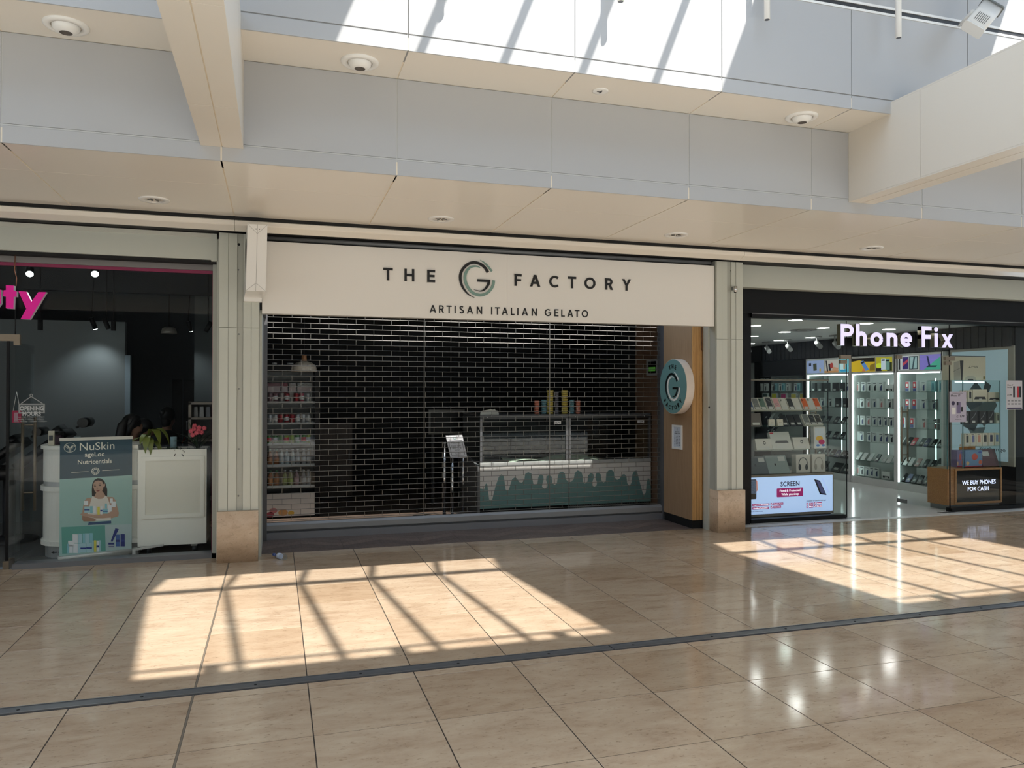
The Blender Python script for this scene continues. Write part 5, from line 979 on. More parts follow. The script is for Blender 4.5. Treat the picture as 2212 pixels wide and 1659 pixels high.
def person(x, y, yaw, lab, lean=0.0, zoff=0.0, hair='long', stand=False, accent=None):
    t_ = thing('person', lab, 'person', (x, y, 0)); t_.rotation_euler.z = yaw; hip = (.90 if stand else .50)+zoff; s = lean
    N_ = [((0, 0, hip), (.09, .11)), ((s*.25, 0, hip+.17), (.075, .10)), ((s*.6, 0, hip+.36), (.08, .12)), ((s*.85, 0, hip+.50), (.045, .06)), ((s*1.0, 0, hip+.57), .048), ((s*1.08+.01, 0, hip+.63), (.068, .062)), ((s*1.15+.015, 0, hip+.70), (.088, .075)), ((s*1.18+.005, 0, hip+.78), (.070, .062)), ((s*1.13+.098, 0, hip+.665), .016)]
    E_ = [(0, 1), (1, 2), (2, 3), (3, 4), (4, 5), (5, 6), (6, 7), (6, 8)]
    top = [((0, 0, hip-.02), (.135, .155)), ((s*.25, 0, hip+.17), (.115, .15)), ((s*.6, 0, hip+.36), (.13, .19)), ((s*.87, 0, hip+.505), (.085, .12))]; te = [(0, 1), (1, 2), (2, 3)]; top += [((s*.97, 0, hip+.56), .064)]; te += [(3, 4)]
    leg = [((0, 0, hip-.02), (.13, .15))]; le = []
    for sd in (-1, 1):
        k = len(N_); hx = s*.6+.30; N_ += [((s*.8, sd*.15, hip+.44), .052), ((s*.6+.08, sd*.21, hip+.22), .043), ((hx, sd*.14, hip+.20), .032), ((hx+.09, sd*.12, hip+.20), (.034, .018)), ((hx+.16, sd*.125, hip+.185), .010), ((hx+.16, sd*.105, hip+.19), .010), ((hx+.155, sd*.14, hip+.185), .009), ((hx+.10, sd*.075, hip+.21), .010)]
        E_ += [(3, k), (k, k+1), (k+1, k+2), (k+2, k+3), (k+3, k+4), (k+3, k+5), (k+3, k+6), (k+3, k+7)]
        j = len(top); top += [((s*.8, sd*.15, hip+.44), .075), ((s*.6+.08, sd*.21, hip+.22), .056), ((hx-.02, sd*.145, hip+.20), .043)]; te += [(3, j), (j, j+1), (j+1, j+2)]
        j = len(leg)
        if stand: leg += [((.01, sd*.09, hip-.08), .09), ((.02, sd*.10, hip-.45), .06), ((.0, sd*.10, .07), .045), ((.14, sd*.11, .035), .035)]
        else: leg += [((.08, sd*.09, hip), .085), ((.42, sd*.11, hip), .062), ((.40, sd*.11, .08), .045), ((.53, sd*.12, .035), .035)]
        le += [(0, j), (j, j+1), (j+1, j+2), (j+2, j+3)]
    skin_obj('body', N_, E_, SKIN, t_); skin_obj('dark_top', top, te, DTOP, t_); skin_obj('trousers', leg, le, DTR, t_)
    hc = Vector((s*1.16, 0, hip+.715)); BASE[t_.name] = Vector((0, 0, 0))
    hb = MB().ball(hc+Vector((-.022, 0, .022)), (.105, .092, .105), 18, 10)
    if hair == 'long':
        for sd in (-1, -.4, .3, 1): hb.tube([hc+Vector((-.03, sd*.055, .07)), hc+Vector((-.085, sd*.085, 0)), hc+Vector((-.10, sd*.09, -.13)), hc+Vector((-.115, sd*.075, -.27)), hc+Vector((-.09, sd*.07, -.36))], [.03, .05, .058, .05, .012], 10)
        hb.tube([hc+Vector((.06, .0, .085)), hc+Vector((.045, -.07, .05)), hc+Vector((.0, -.092, -.03)), hc+Vector((-.02, -.09, -.12))], [.02, .03, .03, .02], 8)
    else: hb.ball(hc+Vector((-.10, 0, .05)), (.045, .045, .045), 12, 8); hb.ball(hc+Vector((-.05, 0, -.06)), (.062, .07, .09), 14, 8)
    hb.build('hair', HAIR, t_)
    for sd in (-1, 1): MB().ball(hc+Vector((.080, sd*.032, -.010)), (.010, .014, .009), 8, 6).build('eye', mat('eye', (40, 34, 32), .2), t_)
    MB().ball(hc+Vector((.084, 0, -.075)), (.010, .024, .008), 10, 6).build('mouth', mat('lips', (120, 66, 62), .5), t_)
    if accent: MB().hexa([(s*.6+.05, -.20, hip+.30), (s*.6+.15, -.215, hip+.42), (s*.6+.16, -.20, hip+.42), (s*.6+.06, -.19, hip+.30), (s*.6+.05, -.21, hip+.33), (s*.6+.14, -.225, hip+.45), (s*.6+.15, -.21, hip+.45), (s*.6+.06, -.20, hip+.33)]).build('red_strap', mat('red_strap', (150, 50, 44), .6), t_)
    if not stand:
        c = thing('stool', 'dark stool under the '+lab.split(' ', 1)[0]+' '+' '.join(lab.split(' ')[1:6]), 'stool', (x, y, 0)); MB().lathe([(.17, hip-.20), (.18, hip-.18), (.18, hip-.13), (.16, hip-.12)], (x, y, 0), 20).build('seat', BLACKM, c); MB().cyl((x, y, .02), (x, y, hip-.19), .025, 10).build('stem', STEEL, c); MB().lathe([(.2, 0), (.2, .015), (.03, .03)], (x, y, 0), 20).build('base', DARKG, c)
h1 = PY(281, 918, 9.45); person(h1.x-.03, 9.45, -.25, 'long haired woman in black sitting behind the planter, in profile', .06, h1.z-.50-.715, 'long')
h2 = PY(308, 926, 10.1); person(h2.x, 10.1, -.15, 'woman with tied back hair partly hidden beside the long haired woman', .03, h2.z-.50-.715, 'bun')
h3 = PY(366, 900, 10.7); person(h3.x-.14, 10.7, .9, 'person in black leaning forward with back turned to the window', .16, h3.z-.50-.715, 'bun', False, True)
# ================================================================== the phone shop on the right
PYG = 8.30
ph = thing('wall_phone_header', 'pale grey header and black panel over the phone shop', 'header', (8, 8.1, 2.55), kind='structure')
MB().box((5.267, 8.06, 2.90), (12, 8.3, 3.17)).build('header_panel', PILL, ph); MB().box((5.40, 8.20, 2.60), (12, 8.34, 2.90)).build('black_panel', BLACKM, ph); MB().box((5.60, 8.18, 2.555), (12, 8.34, 2.60)).build('head_rail', BLACKM, ph)
MB().box((5.60, 8.178, 2.596), (12, 8.182, 2.604)).build('head_line', GREYF, ph)
w2 = thing('window_2', 'black framed glass front of the phone shop', 'shop window', (6.3, PYG, 0), kind='structure')
MB().box((5.40, 8.22, 0), (5.60, 8.34, 2.90)).build('black_jamb', BLACKM, w2); MB().box((5.60, 8.28, 0), (5.655, 8.32, 2.56)).build('black_jamb', BLACKM, w2); MB().box((5.272, 8.10, 0), (5.40, 8.3, 2.90)).build('return_panel', BLACK, w2)
MB().box((5.655, PYG-.005, .05), (7.10, PYG+.005, 2.56)).build('pane', GLASS, w2); MB().box((8.805, PYG-.005, .05), (12, PYG+.005, 2.56)).build('pane', GLASS, w2)
MB().box((7.106, PYG-.005, 2.09), (8.80, PYG+.005, 2.56)).build('transom_pane', GLASS, w2)
MB().box((5.64, 8.26, 0), (7.06, 8.36, .05)).build('bottom_rail', BLACKM, w2); MB().box((8.80, 8.26, 0), (12, 8.36, .05)).build('bottom_rail', BLACKM, w2)
MB().box((7.10, PYG-.006, 0), (7.106, PYG+.006, 2.56)).build('edge_seal', BLACKM, w2); MB().box((8.80, PYG-.007, 0), (8.808, PYG+.007, 2.56)).build('edge_seal', BLACKM, w2)
for x0, x1 in ((7.00, 7.16), (8.72, 8.88)): MB().box((x0, PYG-.02, 2.06), (x1, PYG+.02, 2.115)).box((x0+(0 if x0 < 8 else .0), PYG-.02, 2.00), (x0+.10, PYG+.02, 2.05)).build('patch_fitting', BRONZE, w2)
MB().box((7.90, PYG-.015, 2.075), (7.99, PYG+.015, 2.125)).build('patch_fitting', BRONZE, w2)
for x in (7.13, 8.70): MB().box((x-.12, 8.22, -.001), (x+.12, 8.30, .002)).build('floor_pivot', STEEL, w2)
for nm, X, s_ in (('door_3', 8.79, -1), ('door_4', 7.13, 1)):
    d = thing(nm, 'frameless glass phone shop door folded inward, %s leaf' % ('right' if s_ < 0 else 'left'), 'door', (X, 8.7, 0), kind='structure')
    fd = (lambda X: (lambda p: p))(X); xe = X-.06 if s_ < 0 else X+.02
    MB().hexa([(X-.005, 8.32, .02), (X+.005, 8.32, .02), (xe+.005, 9.14, .02), (xe-.005, 9.14, .02), (X-.005, 8.32, 2.08), (X+.005, 8.32, 2.08), (xe+.005, 9.14, 2.08), (xe-.005, 9.14, 2.08)]).build('door_pane', GLASS, d)
    hy = 9.02; hx = X+(xe-X)*.85
    for dx in (-.055, .055): MB().cyl((hx+dx, hy, .62), (hx+dx, hy, 1.42), .013, 12).build('handle_bar', BRONZE, d)
    for z in (.72, 1.34): MB().cyl((hx-.055, hy, z), (hx+.055, hy, z), .009, 8).build('handle_post', BRONZE, d)
    MB().box((xe-.012, 8.98, .02), (xe+.012, 9.15, .075)).build('patch_fitting', STEEL, d)
# shell
pwall = mat('phone_white_wall', (200, 202, 200), .6); pdark = mat('phone_dark_rib', (20, 22, 26), .5, bump=.4, bscale=90, stretch=(1, 12, .1))
struct(MB().box((5.40, 8.16, -.12), (12, 18.6, 0.0)).build('floor_phone', mat('phone_floor', (208, 210, 208), .12, var=.02, scale=2)), 'glossy pale floor of the phone shop', 'floor')
struct(MB().box((5.40, 8.34, 2.62), (12, 18.6, 2.72)).build('ceiling_phone', mat('phone_ceiling', (210, 212, 210), .7)), 'pale grey ceiling of the phone shop', 'ceiling')
struct(MB().box((5.27, 8.34, 0), (5.42, 18.6, 2.7)).build('wall_phone_left', pwall), 'left wall of the phone shop', 'wall')
struct(MB().box((5.42, 18.4, 0), (12, 18.6, 2.7)).build('wall_phone_back', pwall), 'back wall of the phone shop', 'wall')
wpr = struct(MB().box((10.36, 8.36, 0), (10.5, 18.4, 2.62)).build('wall_phone_right', pwall), 'right wall of the phone shop', 'wall')
for k in range(46): y_ = 8.40+.13*k; MB().box((10.0, y_, 2.285), (10.05, y_+.115, 2.60)).build('dark_slat', pdark, wpr)
MB().box((10.05, 8.38, 2.27), (10.36, 18.4, 2.62)).build('dark_bulkhead', pdark, wpr)
struct(MB().box((10.06, 8.36, 0), (10.36, 9.46, 2.62)).build('wall_phone_nib', BLACKM), 'black wall end by the light box poster', 'wall')
struct(MB().box((5.42, 8.055, -.004), (12, 8.17, .0025)).build('trim_6', mat('pale_threshold', (206, 206, 202), .3)), 'pale stone threshold strip before the phone shop', 'threshold')
# ceiling lights and track heads
DISC = mat('panel_light', (255, 255, 252), .4, emit=24.0)
for k, (x, y, r) in enumerate(((1718, 690, 15.5), (1778, 707, 14), (1695, 716, 13), (1750, 728, 11.5), (1682, 734, 11), (1633, 702, 12), (1628, 725, 11), (1622, 741, 9), (1872, 697, 14), (1920, 710, 14))):
    q = PZ(x, y, 2.618); dd_ = (q-CAM).dot(FWD); R_ = r*dd_/FPX; t = thing('ceiling_disc_light', ('round ceiling light nearest the black rail over the window display', 'round ceiling light just left of the first lit letter', 'round ceiling light above the second track light from the left', 'round ceiling light just left of the fourth track light', 'round ceiling light low between the second and third track lights', 'uppermost round ceiling light at the left window edge', 'middle round ceiling light at the left window edge', 'lowest round ceiling light at the left window edge', 'round ceiling light behind the top of the second lit letter', 'round ceiling light above the fourth lit letter')[k], 'light', (q.x, q.y, 2.61), 'disc lights in the phone shop ceiling')
    MB().lathe([(R_, .012), (R_, -.006), (R_*.93, -.008)], (q.x, q.y, 2.612), 24, caps=False).build('light_rim', WHITE, t); MB().lathe([(R_*.93, -.006), (.002, -.0065)], (q.x, q.y, 2.612), 24, caps=False).build('light_panel', DISC, t)
SPG = mat('grey_spot', (150, 152, 150), .45)
for k, (x0, y0, x1, y1) in enumerate(((1612, 752, 1628, 767), (1656, 751, 1666, 766), (1701, 747, 1713, 762), (1764, 740, 1778, 756), (1803, 741, 1817, 756))):
    X_ = 9.3; A_ = PX(x0, y0, X_); B_ = PX(x1, y1, X_-.12); dv = (B_-A_).normalized(); t = thing('track_light', 'grey cylinder track light, %s from the left over the wall cabinets' % ORD[k], 'track light', A_, 'track lights in the phone shop')
    MB().cyl(A_, A_+dv*min(.22, (B_-A_).length), .042, 16).build('head', SPG, t); MB().cyl(A_+dv*.04, (A_.x, A_.y, 2.60), .012, 8).build('stem', SPG, t); MB().box((A_.x-.02, A_.y-.12, 2.595), (A_.x+.02, A_.y+.12, 2.62)).build('track_adapter', SPG, t)
t = thing('ceiling_vent_ring', 'round ring vent in the phone shop ceiling', 'vent', PZ(1736, 713, 2.62)); q = PZ(1736, 713, 2.616)
MB().ring(ell(q.x, q.y, .2, .2, 24), ell(q.x, q.y, .15, .15, 24), 2.606, 2.62).build('ring', GREYF, t); MB().ring(ell(q.x, q.y, .1, .1, 20), ell(q.x, q.y, .06, .06, 20), 2.606, 2.62).build('ring', GREYF, t)
# lit lettering on the transom
LET = mat('lit_letter_face', (214, 208, 240), .4, emit=.55); LSD = mat('mirror_letter_side', (150, 140, 120), .12, metal=1.0)
ls = thing('lit_sign', 'white illuminated shop lettering on the glass above the doors', 'sign', (8.0, 8.2, 2.2)); fl_ = FY(8.20)
A_ = PY(1816, 746, 8.20); B_ = PY(2059, 751, 8.20); capt = PY(1816, 700, 8.20).z
def chunky(ch, xa, xb, ya, yb_, ztop=None):
    a_ = PY(xa, yb_, 8.20); b_ = PY(xb, yb_, 8.20); top = PY((xa+xb)/2, ya, 8.20).z
    w = b_.x-a_.x; h = top-a_.z; st = .054; P = []; Q = []
    if ch == 'P': P = [[(st/2, 0), (st/2, h)], [(st/2, h-st/2), (w*.5, h-st/2)]+[(w*.52+(w*.48-st/2)*math.sin(t), h*.71+(h*.29-st/2)*math.cos(t)) for t in [math.pi*i/12 for i in range(13)]]+[(st/2, h*.42+st/2)]]
    elif ch == 'h': P = [[(st/2, 0), (st/2, h)], [(st/2, h*.38)]+[(w/2-(w/2-st/2)*math.cos(t), h*.40+(h*.27-st/2)*math.sin(t)) for t in [math.pi*i/12 for i in range(1, 13)]]+[(w-st/2, 0)]]
    elif ch == 'n': P = [[(st/2, 0), (st/2, h)], [(st/2, h*.55)]+[(w/2-(w/2-st/2)*math.cos(t), h*.56+(h*.44-st/2)*math.sin(t)) for t in [math.pi*i/12 for i in range(1, 13)]]+[(w-st/2, 0)]]
    elif ch == 'o': P = [[(w/2+(w/2-st/2)*math.cos(t), h/2+(h/2-st/2)*math.sin(t)) for t in [2*math.pi*i/28 for i in range(29)]]]
    elif ch == 'e': P = [[(w/2+(w/2-st/2)*math.cos(t), h/2+(h/2-st/2)*math.sin(t)) for t in [math.pi*(0+1.78*i/26) for i in range(27)]], [(st*.5, h*.48), (w-st*.15, h*.48)]]
    elif ch == 'F': P = [[(st/2, 0), (st/2, h)], [(0, h-st/2), (w, h-st/2)], [(0, h*.5), (w*.92, h*.5)]]
    elif ch == 'i': P = [[(w/2, 0), (w/2, h*.70)]]; Q = [ell(w/2, h-st*.55, st*.6, st*.55, 16)]
    elif ch == 'x': Q = [[(0, h), (st*1.1, h), (w, 0), (w-st*1.1, 0)], [(w-st*1.1, h), (w, h), (st*1.1, 0), (0, 0)]]
    f0 = MB(fl_); s0 = MB(fl_)
    for i, p in enumerate(P):
        pp = [(a_.x+u, a_.z+v, st if ch not in 'e' or len(p) > 3 else st*.75) for u, v in p]; f0.ribbon(pp, 0, .004+.0003*i); s0.ribbon(pp, -.07, -.002)
    for i, q_ in enumerate(Q): pp = [(a_.x+u, a_.z+v) for u, v in q_]; f0.prism(pp, 0, .005+.0003*i); s0.prism(pp, -.07, -.002)
    lt = f0.build('letter', LET, ls); s0.build('letter_return', LSD, lt)
for a_ in (('P', 1816, 1844, 700, 746), ('h', 1849, 1872, 700, 747), ('o', 1880, 1907, 718, 748), ('n', 1915, 1938, 719, 748), ('e', 1945, 1970, 719, 749), ('F', 1991, 2012, 705, 750), ('i', 2016, 2028, 707, 750), ('x', 2034, 2058, 722, 751)): chunky(*a_)
# ------------------------------------------------------------------ wall cabinets along the right wall
CW = mat('cabinet_white', (198, 200, 198), .4); LED = mat('led_strip', (240, 255, 255), .4, emit=4.0); CIN = mat('cabinet_inner', (224, 223, 220), .6)
CX = 9.95; ROWZ = [1.635, 1.345, 1.035, .75, .41, .135]; fx_ = FX(CX)
bay_y = {'A': (9.50, 10.42), 'B': (10.46, 11.48), 'C': (11.54, 12.70), 'D': (12.80, 14.40)}
bname = {'A': 'cabinet nearest the door', 'B': 'middle lit wall cabinet', 'C': 'third lit wall cabinet', 'D': 'far dark framed cabinet'}
for key, (y0, y1) in bay_y.items():
    m_ = CW if key != 'D' else BLACKM
    t = thing('display_cabinet', 'glass fronted phone display, '+bname[key], 'cabinet', (10.1, (y0+y1)/2, 0), 'display cabinets on the right wall')
    MB().box((10.32, y0, 0), (10.36, y1, 2.27)).build('back_panel', CIN, t)
    MB().box((CX-.02, y0-.02, 0), (10.34, y0+.02, 2.26)).build('side_panel', m_, t); MB().box((CX-.02, y1-.02, 0), (10.34, y1+.02, 2.26)).build('side_panel', m_, t)
    MB().box((CX-.01, y0, 0), (10.32, y1, .12)).build('plinth', CW, t); MB().box((CX-.02, y0, 1.955), (10.32, y1, 2.26)).build('header_box', m_, t)
    for z in ROWZ: MB().box((CX+.02, y0+.02, z-.008), (10.32, y1-.02, z)).build('glass_shelf', SHELFG, t)
    for a_, b_ in ((y0+.02, (y0+y1)/2+.01), ((y0+y1)/2-.01, y1-.02)): MB().box((CX-.005, a_, .13), (CX+.001, b_, 1.945)).build('sliding_pane', GLASS, t)
    if key != 'D':
        MB().box((CX-.016, y1-.045, .13), (CX-.006, y1-.022, 1.95)).build('led_strip', LED, t); MB().box((CX-.016, y0+.05, 1.932), (CX-.006, y1-.03, 1.950)).build('led_strip', LED, t); MB().box((CX+.24, (y0+y1)/2-.09, .5), (CX+.25, (y0+y1)/2-.075, 1.85)).build('led_strip', mat('led_strip_soft', (220, 240, 240), .4, emit=2.0), t)
# header pictures (lit prints)
def pic(key, u0, u1, c, par_t, lab=None): pass
hp = {}
def px_pic(xa, xb, col, ky, emit=.5): 
    ya = PX(xa, 785, CX-.02).y; yb_ = PX(xb, 785, CX-.02).y; return ya, yb_
FH = FX(CX-.02)
def poster(xa, xb, col, lab, shapes):
    ya = PX(xa, 785, CX-.02).y; yb_ = PX(xb, 785, CX-.02).y
    t = thing('header_poster', lab, 'poster', (CX-.03, (ya+yb_)/2, 1.985), 'lit header pictures over the wall cabinets'); a0, a1 = -max(ya, yb_)+.008, -min(ya, yb_)-.008; z0, z1 = 1.985, 2.225
    MB(FH).box((a0, z0, 0), (a1, z1, .004)).build('print_sheet', mat('poster_%d_%d_%d' % col, col, .5, emit=.28), t)
    for n, (P, c) in enumerate(shapes):
        MB(FH).prism([(a0+(a1-a0)*u, z0+(z1-z0)*v) for u, v in P], .004, .0045+.0006*n).build('print_shape', mat('poster_%d_%d_%d' % c, c, .5, emit=.28), t)
R4 = lambda x0, y0, x1, y1, k=0.0: [(x0+k, y0), (x1+k, y0), (x1-k, y1), (x0-k, y1)]
poster(1743, 1780, (150, 164, 206), 'lilac header picture of a phone over the third cabinet', [([(.40, .18), (.60, .22), (.58, .78), (.37, .74)], (60, 62, 44)), (R4(.12, .58, .26, .82), (26, 34, 60)), (R4(.76, .12, .84, .35), (190, 160, 60))])
poster(1781, 1812, (196, 186, 180), 'header picture of a hand with a watch and cables', [(R4(0, 0, 1, .16), (196, 140, 90)), (R4(.12, .1, .22, .95, .05), (24, 24, 30)), (R4(.30, .15, .44, .7, .03), (30, 30, 40)), (ell(.52, .55, .12, .22, 16), (170, 50, 44)), ([(.55, .2), (.95, .12), (1.0, .35), (.65, .45)], (206, 150, 120))])
poster(1813, 1834, (104, 196, 214), 'turquoise header picture with a card and arrows', [(R4(.08, .2, .5, .85), (200, 230, 236)), (R4(.45, .25, .65, .7), (190, 150, 120)), (R4(.1, .06, .7, .2, .1), (40, 150, 200))])
poster(1839, 1891, (206, 176, 40), 'yellow header picture of a blue phone lying tilted', [([(0, .75), (.35, .85), (.6, .72), (1, .7), (1, 1), (0, 1)], (22, 20, 14)), ([(.38, .72), (.52, .82), (.76, .14), (.62, .04)], (90, 140, 206)), ([(.41, .68), (.54, .77), (.57, .66), (.45, .57)], (24, 28, 38)), ([(.78, .05), (1, .05), (1, .6), (.8, .45)], (130, 110, 40)), ([(.46, .02), (.6, .02), (.54, .3)], (196, 120, 84))])
poster(1892, 1928, (186, 180, 50), 'green and yellow header picture of two phones', [(R4(0, 0, .35, .22), (40, 34, 40)), (R4(.70, 0, 1, .6), (40, 54, 30)), (ell(.2, .4, .2, .18, 14), (206, 226, 60)), (R4(.33, .1, .60, .9), (196, 214, 226)), (R4(.62, .08, .86, .86), (110, 150, 140)), (R4(.37, .72, .56, .82), (24, 26, 30)), (R4(.65, .68, .83, .78), (24, 26, 30))])
poster(1940, 1985, (196, 200, 202), 'pale header picture of two tablets over the nearest cabinet', [(R4(.02, .06, .10, .94), (40, 42, 46)), (R4(.22, .08, .50, .92), (58, 44, 110)), ([(.24, .3), (.48, .55), (.48, .75), (.24, .5)], (190, 74, 90)), (R4(.54, .05, .98, .95), (40, 54, 60)), (R4(.58, .1, .94, .9), (150, 180, 182)), ([(.70, .1), (.76, .1), (.86, .9), (.78, .9)], (52, 74, 84))])
poster(1986, 2033, (128, 118, 196), 'violet and green header picture of a tablet with keyboard', [([(.2, 0), (1, 0), (1, .85)], (74, 164, 140)), ([(.34, .92), (.42, .90), (.52, .25), (.44, .22)], (34, 40, 80)), ([(.32, .18), (.80, .16), (.84, .26), (.42, .28)], (30, 34, 60))])
# ------------------------------------------------------------------ the goods
BOXC = {'w': (206, 208, 206), 'k': (34, 36, 40), 'r': (186, 34, 50), 't': (140, 190, 200), 'b': (60, 84, 150), 'g': (110, 116, 114)}
def wall_box(px_, row, key, kind, lab, wpx=9.0):
    z = ROWZ[row]; q = PX(px_, 900, CX+.08); e0 = PX(px_-wpx/2, 900, CX+.08).y; e1 = PX(px_+wpx/2, 900, CX+.08).y; a0, a1 = -max(e0, e1), -min(e0, e1); w = a1-a0; f_ = FX(CX+.10)
    if kind in 'wkRtm':
        h = .165 if kind != 'm' else .12; col = {'w': (204, 208, 206), 'k': (38, 40, 44), 'R': (204, 206, 210), 't': (150, 196, 204), 'm': (206, 208, 206)}[kind]
        t = thing('phone_box', lab, 'phone box', (CX+.12, q.y, z), 'boxed phones in the wall cabinets')
        MB(f_).box((a0, z, -.05), (a1, z+h, 0)).build('box_body', mat('box_'+kind, col, .45), t)
        if kind == 'w':
            c = [(30, 32, 40), (60, 70, 110), (190, 120, 120), (44, 60, 90)][int(px_) % 4]
            MB(f_).prism([(a0+w*.35, z+.02), (a0+w*.72, z+.02), (a0+w*.72, z+h*.74), (a0+w*.35, z+h*.5)], 0, .002).build('box_print', mat('bp_%d_%d' % c[:2], c, .4), t); MB(f_).box((a0+w*.12, z+h*.82, 0), (a0+w*.75, z+h*.90, .001)).build('box_text', TXT, t)
        elif kind == 'k': MB(f_).box((a0+w*.25, z+.012, 0), (a0+w*.75, z+.05, .002)).build('price_label', mat('price_label', (196, 196, 192), .5), t)
        elif kind == 'R': MB(f_).box((a0, z+h*.36, 0), (a0+w*.7, z+h*.96, .002)).build('box_print', mat('bp_red', (190, 36, 54), .45), t); MB(f_).box((a0, z+.005, 0), (a0+w*.7, z+h*.34, .002)).build('box_print', mat('bp_blue', (70, 84, 140) if row < 2 else (206, 206, 206), .45), t); MB(f_).box((a0+w*.15, z+h*.5, .002), (a0+w*.5, z+h*.78, .003)).build('box_text', WHITE, t)
        elif kind == 't': MB(f_).box((a0+w*.3, z+.03, 0), (a0+w*.6, z+h*.8, .002)).build('box_text', mat('bp_teal', (70, 130, 150), .45), t)
        else: MB(f_).box((a0+w*.15, z+.012, 0), (a1-w*.1, z+.045, .002)).build('box_print', mat('bp_dark', (40, 40, 44), .4), t); MB(f_).box((a0+w*.4, z+.014, .002), (a0+w*.75, z+.035, .003)).build('price_label', mat('price_label', (196, 196, 192), .5), t)
    else:                                           # loose phone leaning back on a stand
        col = {'p': (36, 40, 44), 'q': (180, 44, 58), 'v': (110, 112, 140), 's': (190, 192, 190), 'z': (176, 140, 136), 'L': (70, 78, 80)}[kind]
        hh = .16 if kind != 'L' else .20; f_ = Frame((CX+.05, -a0*1.0, z+.006), (0, -1, 0), (.62, 0, .78)); t = thing('display_phone' if kind != 'L' else 'display_laptop', lab, 'phone' if kind != 'L' else 'laptop', (CX+.08, q.y, z), 'phones leaning in the wall cabinets')
        MB(f_).rbox((0, 0, -.010), (w, hh, 0), .010, axis=2).build('phone_body', mat('ph_'+kind, col, .25), t); MB(f_).box((w*.25, hh*.22, 0), (w*.75, hh*.45, .001)).build('price_label', mat('price_label', (196, 196, 192), .5), t); MB().box((CX+.07, -a1-.0, z), (CX+.16, -a0, z+.012)).build('phone_stand', SHELFG, t)
WORD = {'w': 'white boxed phone', 'k': 'black boxed phone', 'R': 'red and white boxed phone', 't': 'pale teal box', 'm': 'wide white tablet box', 'p': 'black display phone', 'q': 'red display phone', 'v': 'violet display phone', 's': 'silver display phone', 'z': 'rose display phone', 'L': 'dark laptop lid'}
SHN = ['top', 'second', 'third', 'fourth', 'fifth', 'bottom']
STOCK = {'B': [[(1850, 'w'), (1863, 'w'), (1876, 'w'), (1888, 'w'), (1901, 'w'), (1918, 'm')], [(1848, 'w'), (1860, 'w'), (1874, 'w'), (1887, 'w'), (1902, 'w'), (1920, 'w')], [(1849, 'w'), (1861, 'w'), (1874, 'w'), (1887, 'w'), (1899, 'w'), (1911, 'w'), (1923, 'w')], [(1848, 'w'), (1859, 'w'), (1875, 'w'), (1887, 'w'), (1901, 'w'), (1913, 'w'), (1924, 'w')], [(1853, 's'), (1865, 's'), (1879, 's'), (1894, 'p'), (1909, 's'), (1920, 's')], [(1850, 'w'), (1860, 'w'), (1871, 'w'), (1881, 'w'), (1891, 'w'), (1911, 'm')]],
         'A': [[(1945, 'R'), (1959, 'R'), (1975, 'R'), (1993, 'w'), (2014, 't'), (2031, 't')], [(1945, 'R'), (1959, 'R'), (1974, 'R'), (1993, 'w'), (2015, 'w')], [(1949, 'R'), (1969, 'R'), (1994, 'w'), (2018, 'w')], [(1947, 's'), (1962, 'p'), (1973, 'q'), (1990, 'p'), (2001, 'v'), (2016, 'p'), (2029, 'p')], [(1946, 'p'), (1956, 's'), (1967, 's'), (1981, 'z'), (1998, 'p'), (2013, 'p'), (2028, 'L')], [(1950, 'p'), (1962, 'v'), (1974, 'p'), (1986, 'p'), (1999, 'p'), (2013, 'w')]],
         'C': [[(1754, 'k'), (1769, 'k'), (1783, 'k'), (1801, 'k'), (1816, 'k'), (1829, 'w')], [(1775, 'w'), (1792, 'w'), (1807, 'k'), (1823, 'k')], [(1758, 'p'), (1772, 'p'), (1787, 'p'), (1805, 'p'), (1821, 'p')], [(1768, 'p'), (1786, 'p'), (1803, 'p'), (1818, 'p')], [(1770, 'p'), (1784, 'p'), (1797, 'p'), (1808, 'v'), (1820, 'p'), (1830, 'p')], [(1775, 'L'), (1805, 'L'), (1827, 'L')]],
         'D': [[(1640, 'w'), (1652, 'w'), (1668, 'w'), (1673, 't'), (1684, 'w'), (1690, 't'), (1700, 'w'), (1717, 'w'), (1723, 't')], [], [(1655, 'p'), (1666, 's'), (1681, 'p')], [(1660, 'p'), (1671, 'p')], [(1664, 'p'), (1674, 'p'), (1690, 's')], [(1670, 'L')]]}
for key, rws in STOCK.items():
    for r, items in enumerate(rws):
        for k, (px_, kd) in enumerate(items):
            wpx = 9.5 if kd not in 'mLpqvsz' else (18 if kd in 'mL' else 8.5)
            if key == 'D': wpx *= .7
            wall_box(px_, r, key, kd, '%s, %s from left, %s shelf, %s' % (WORD[kd], ORD[k], SHN[r], bname[key]), wpx)
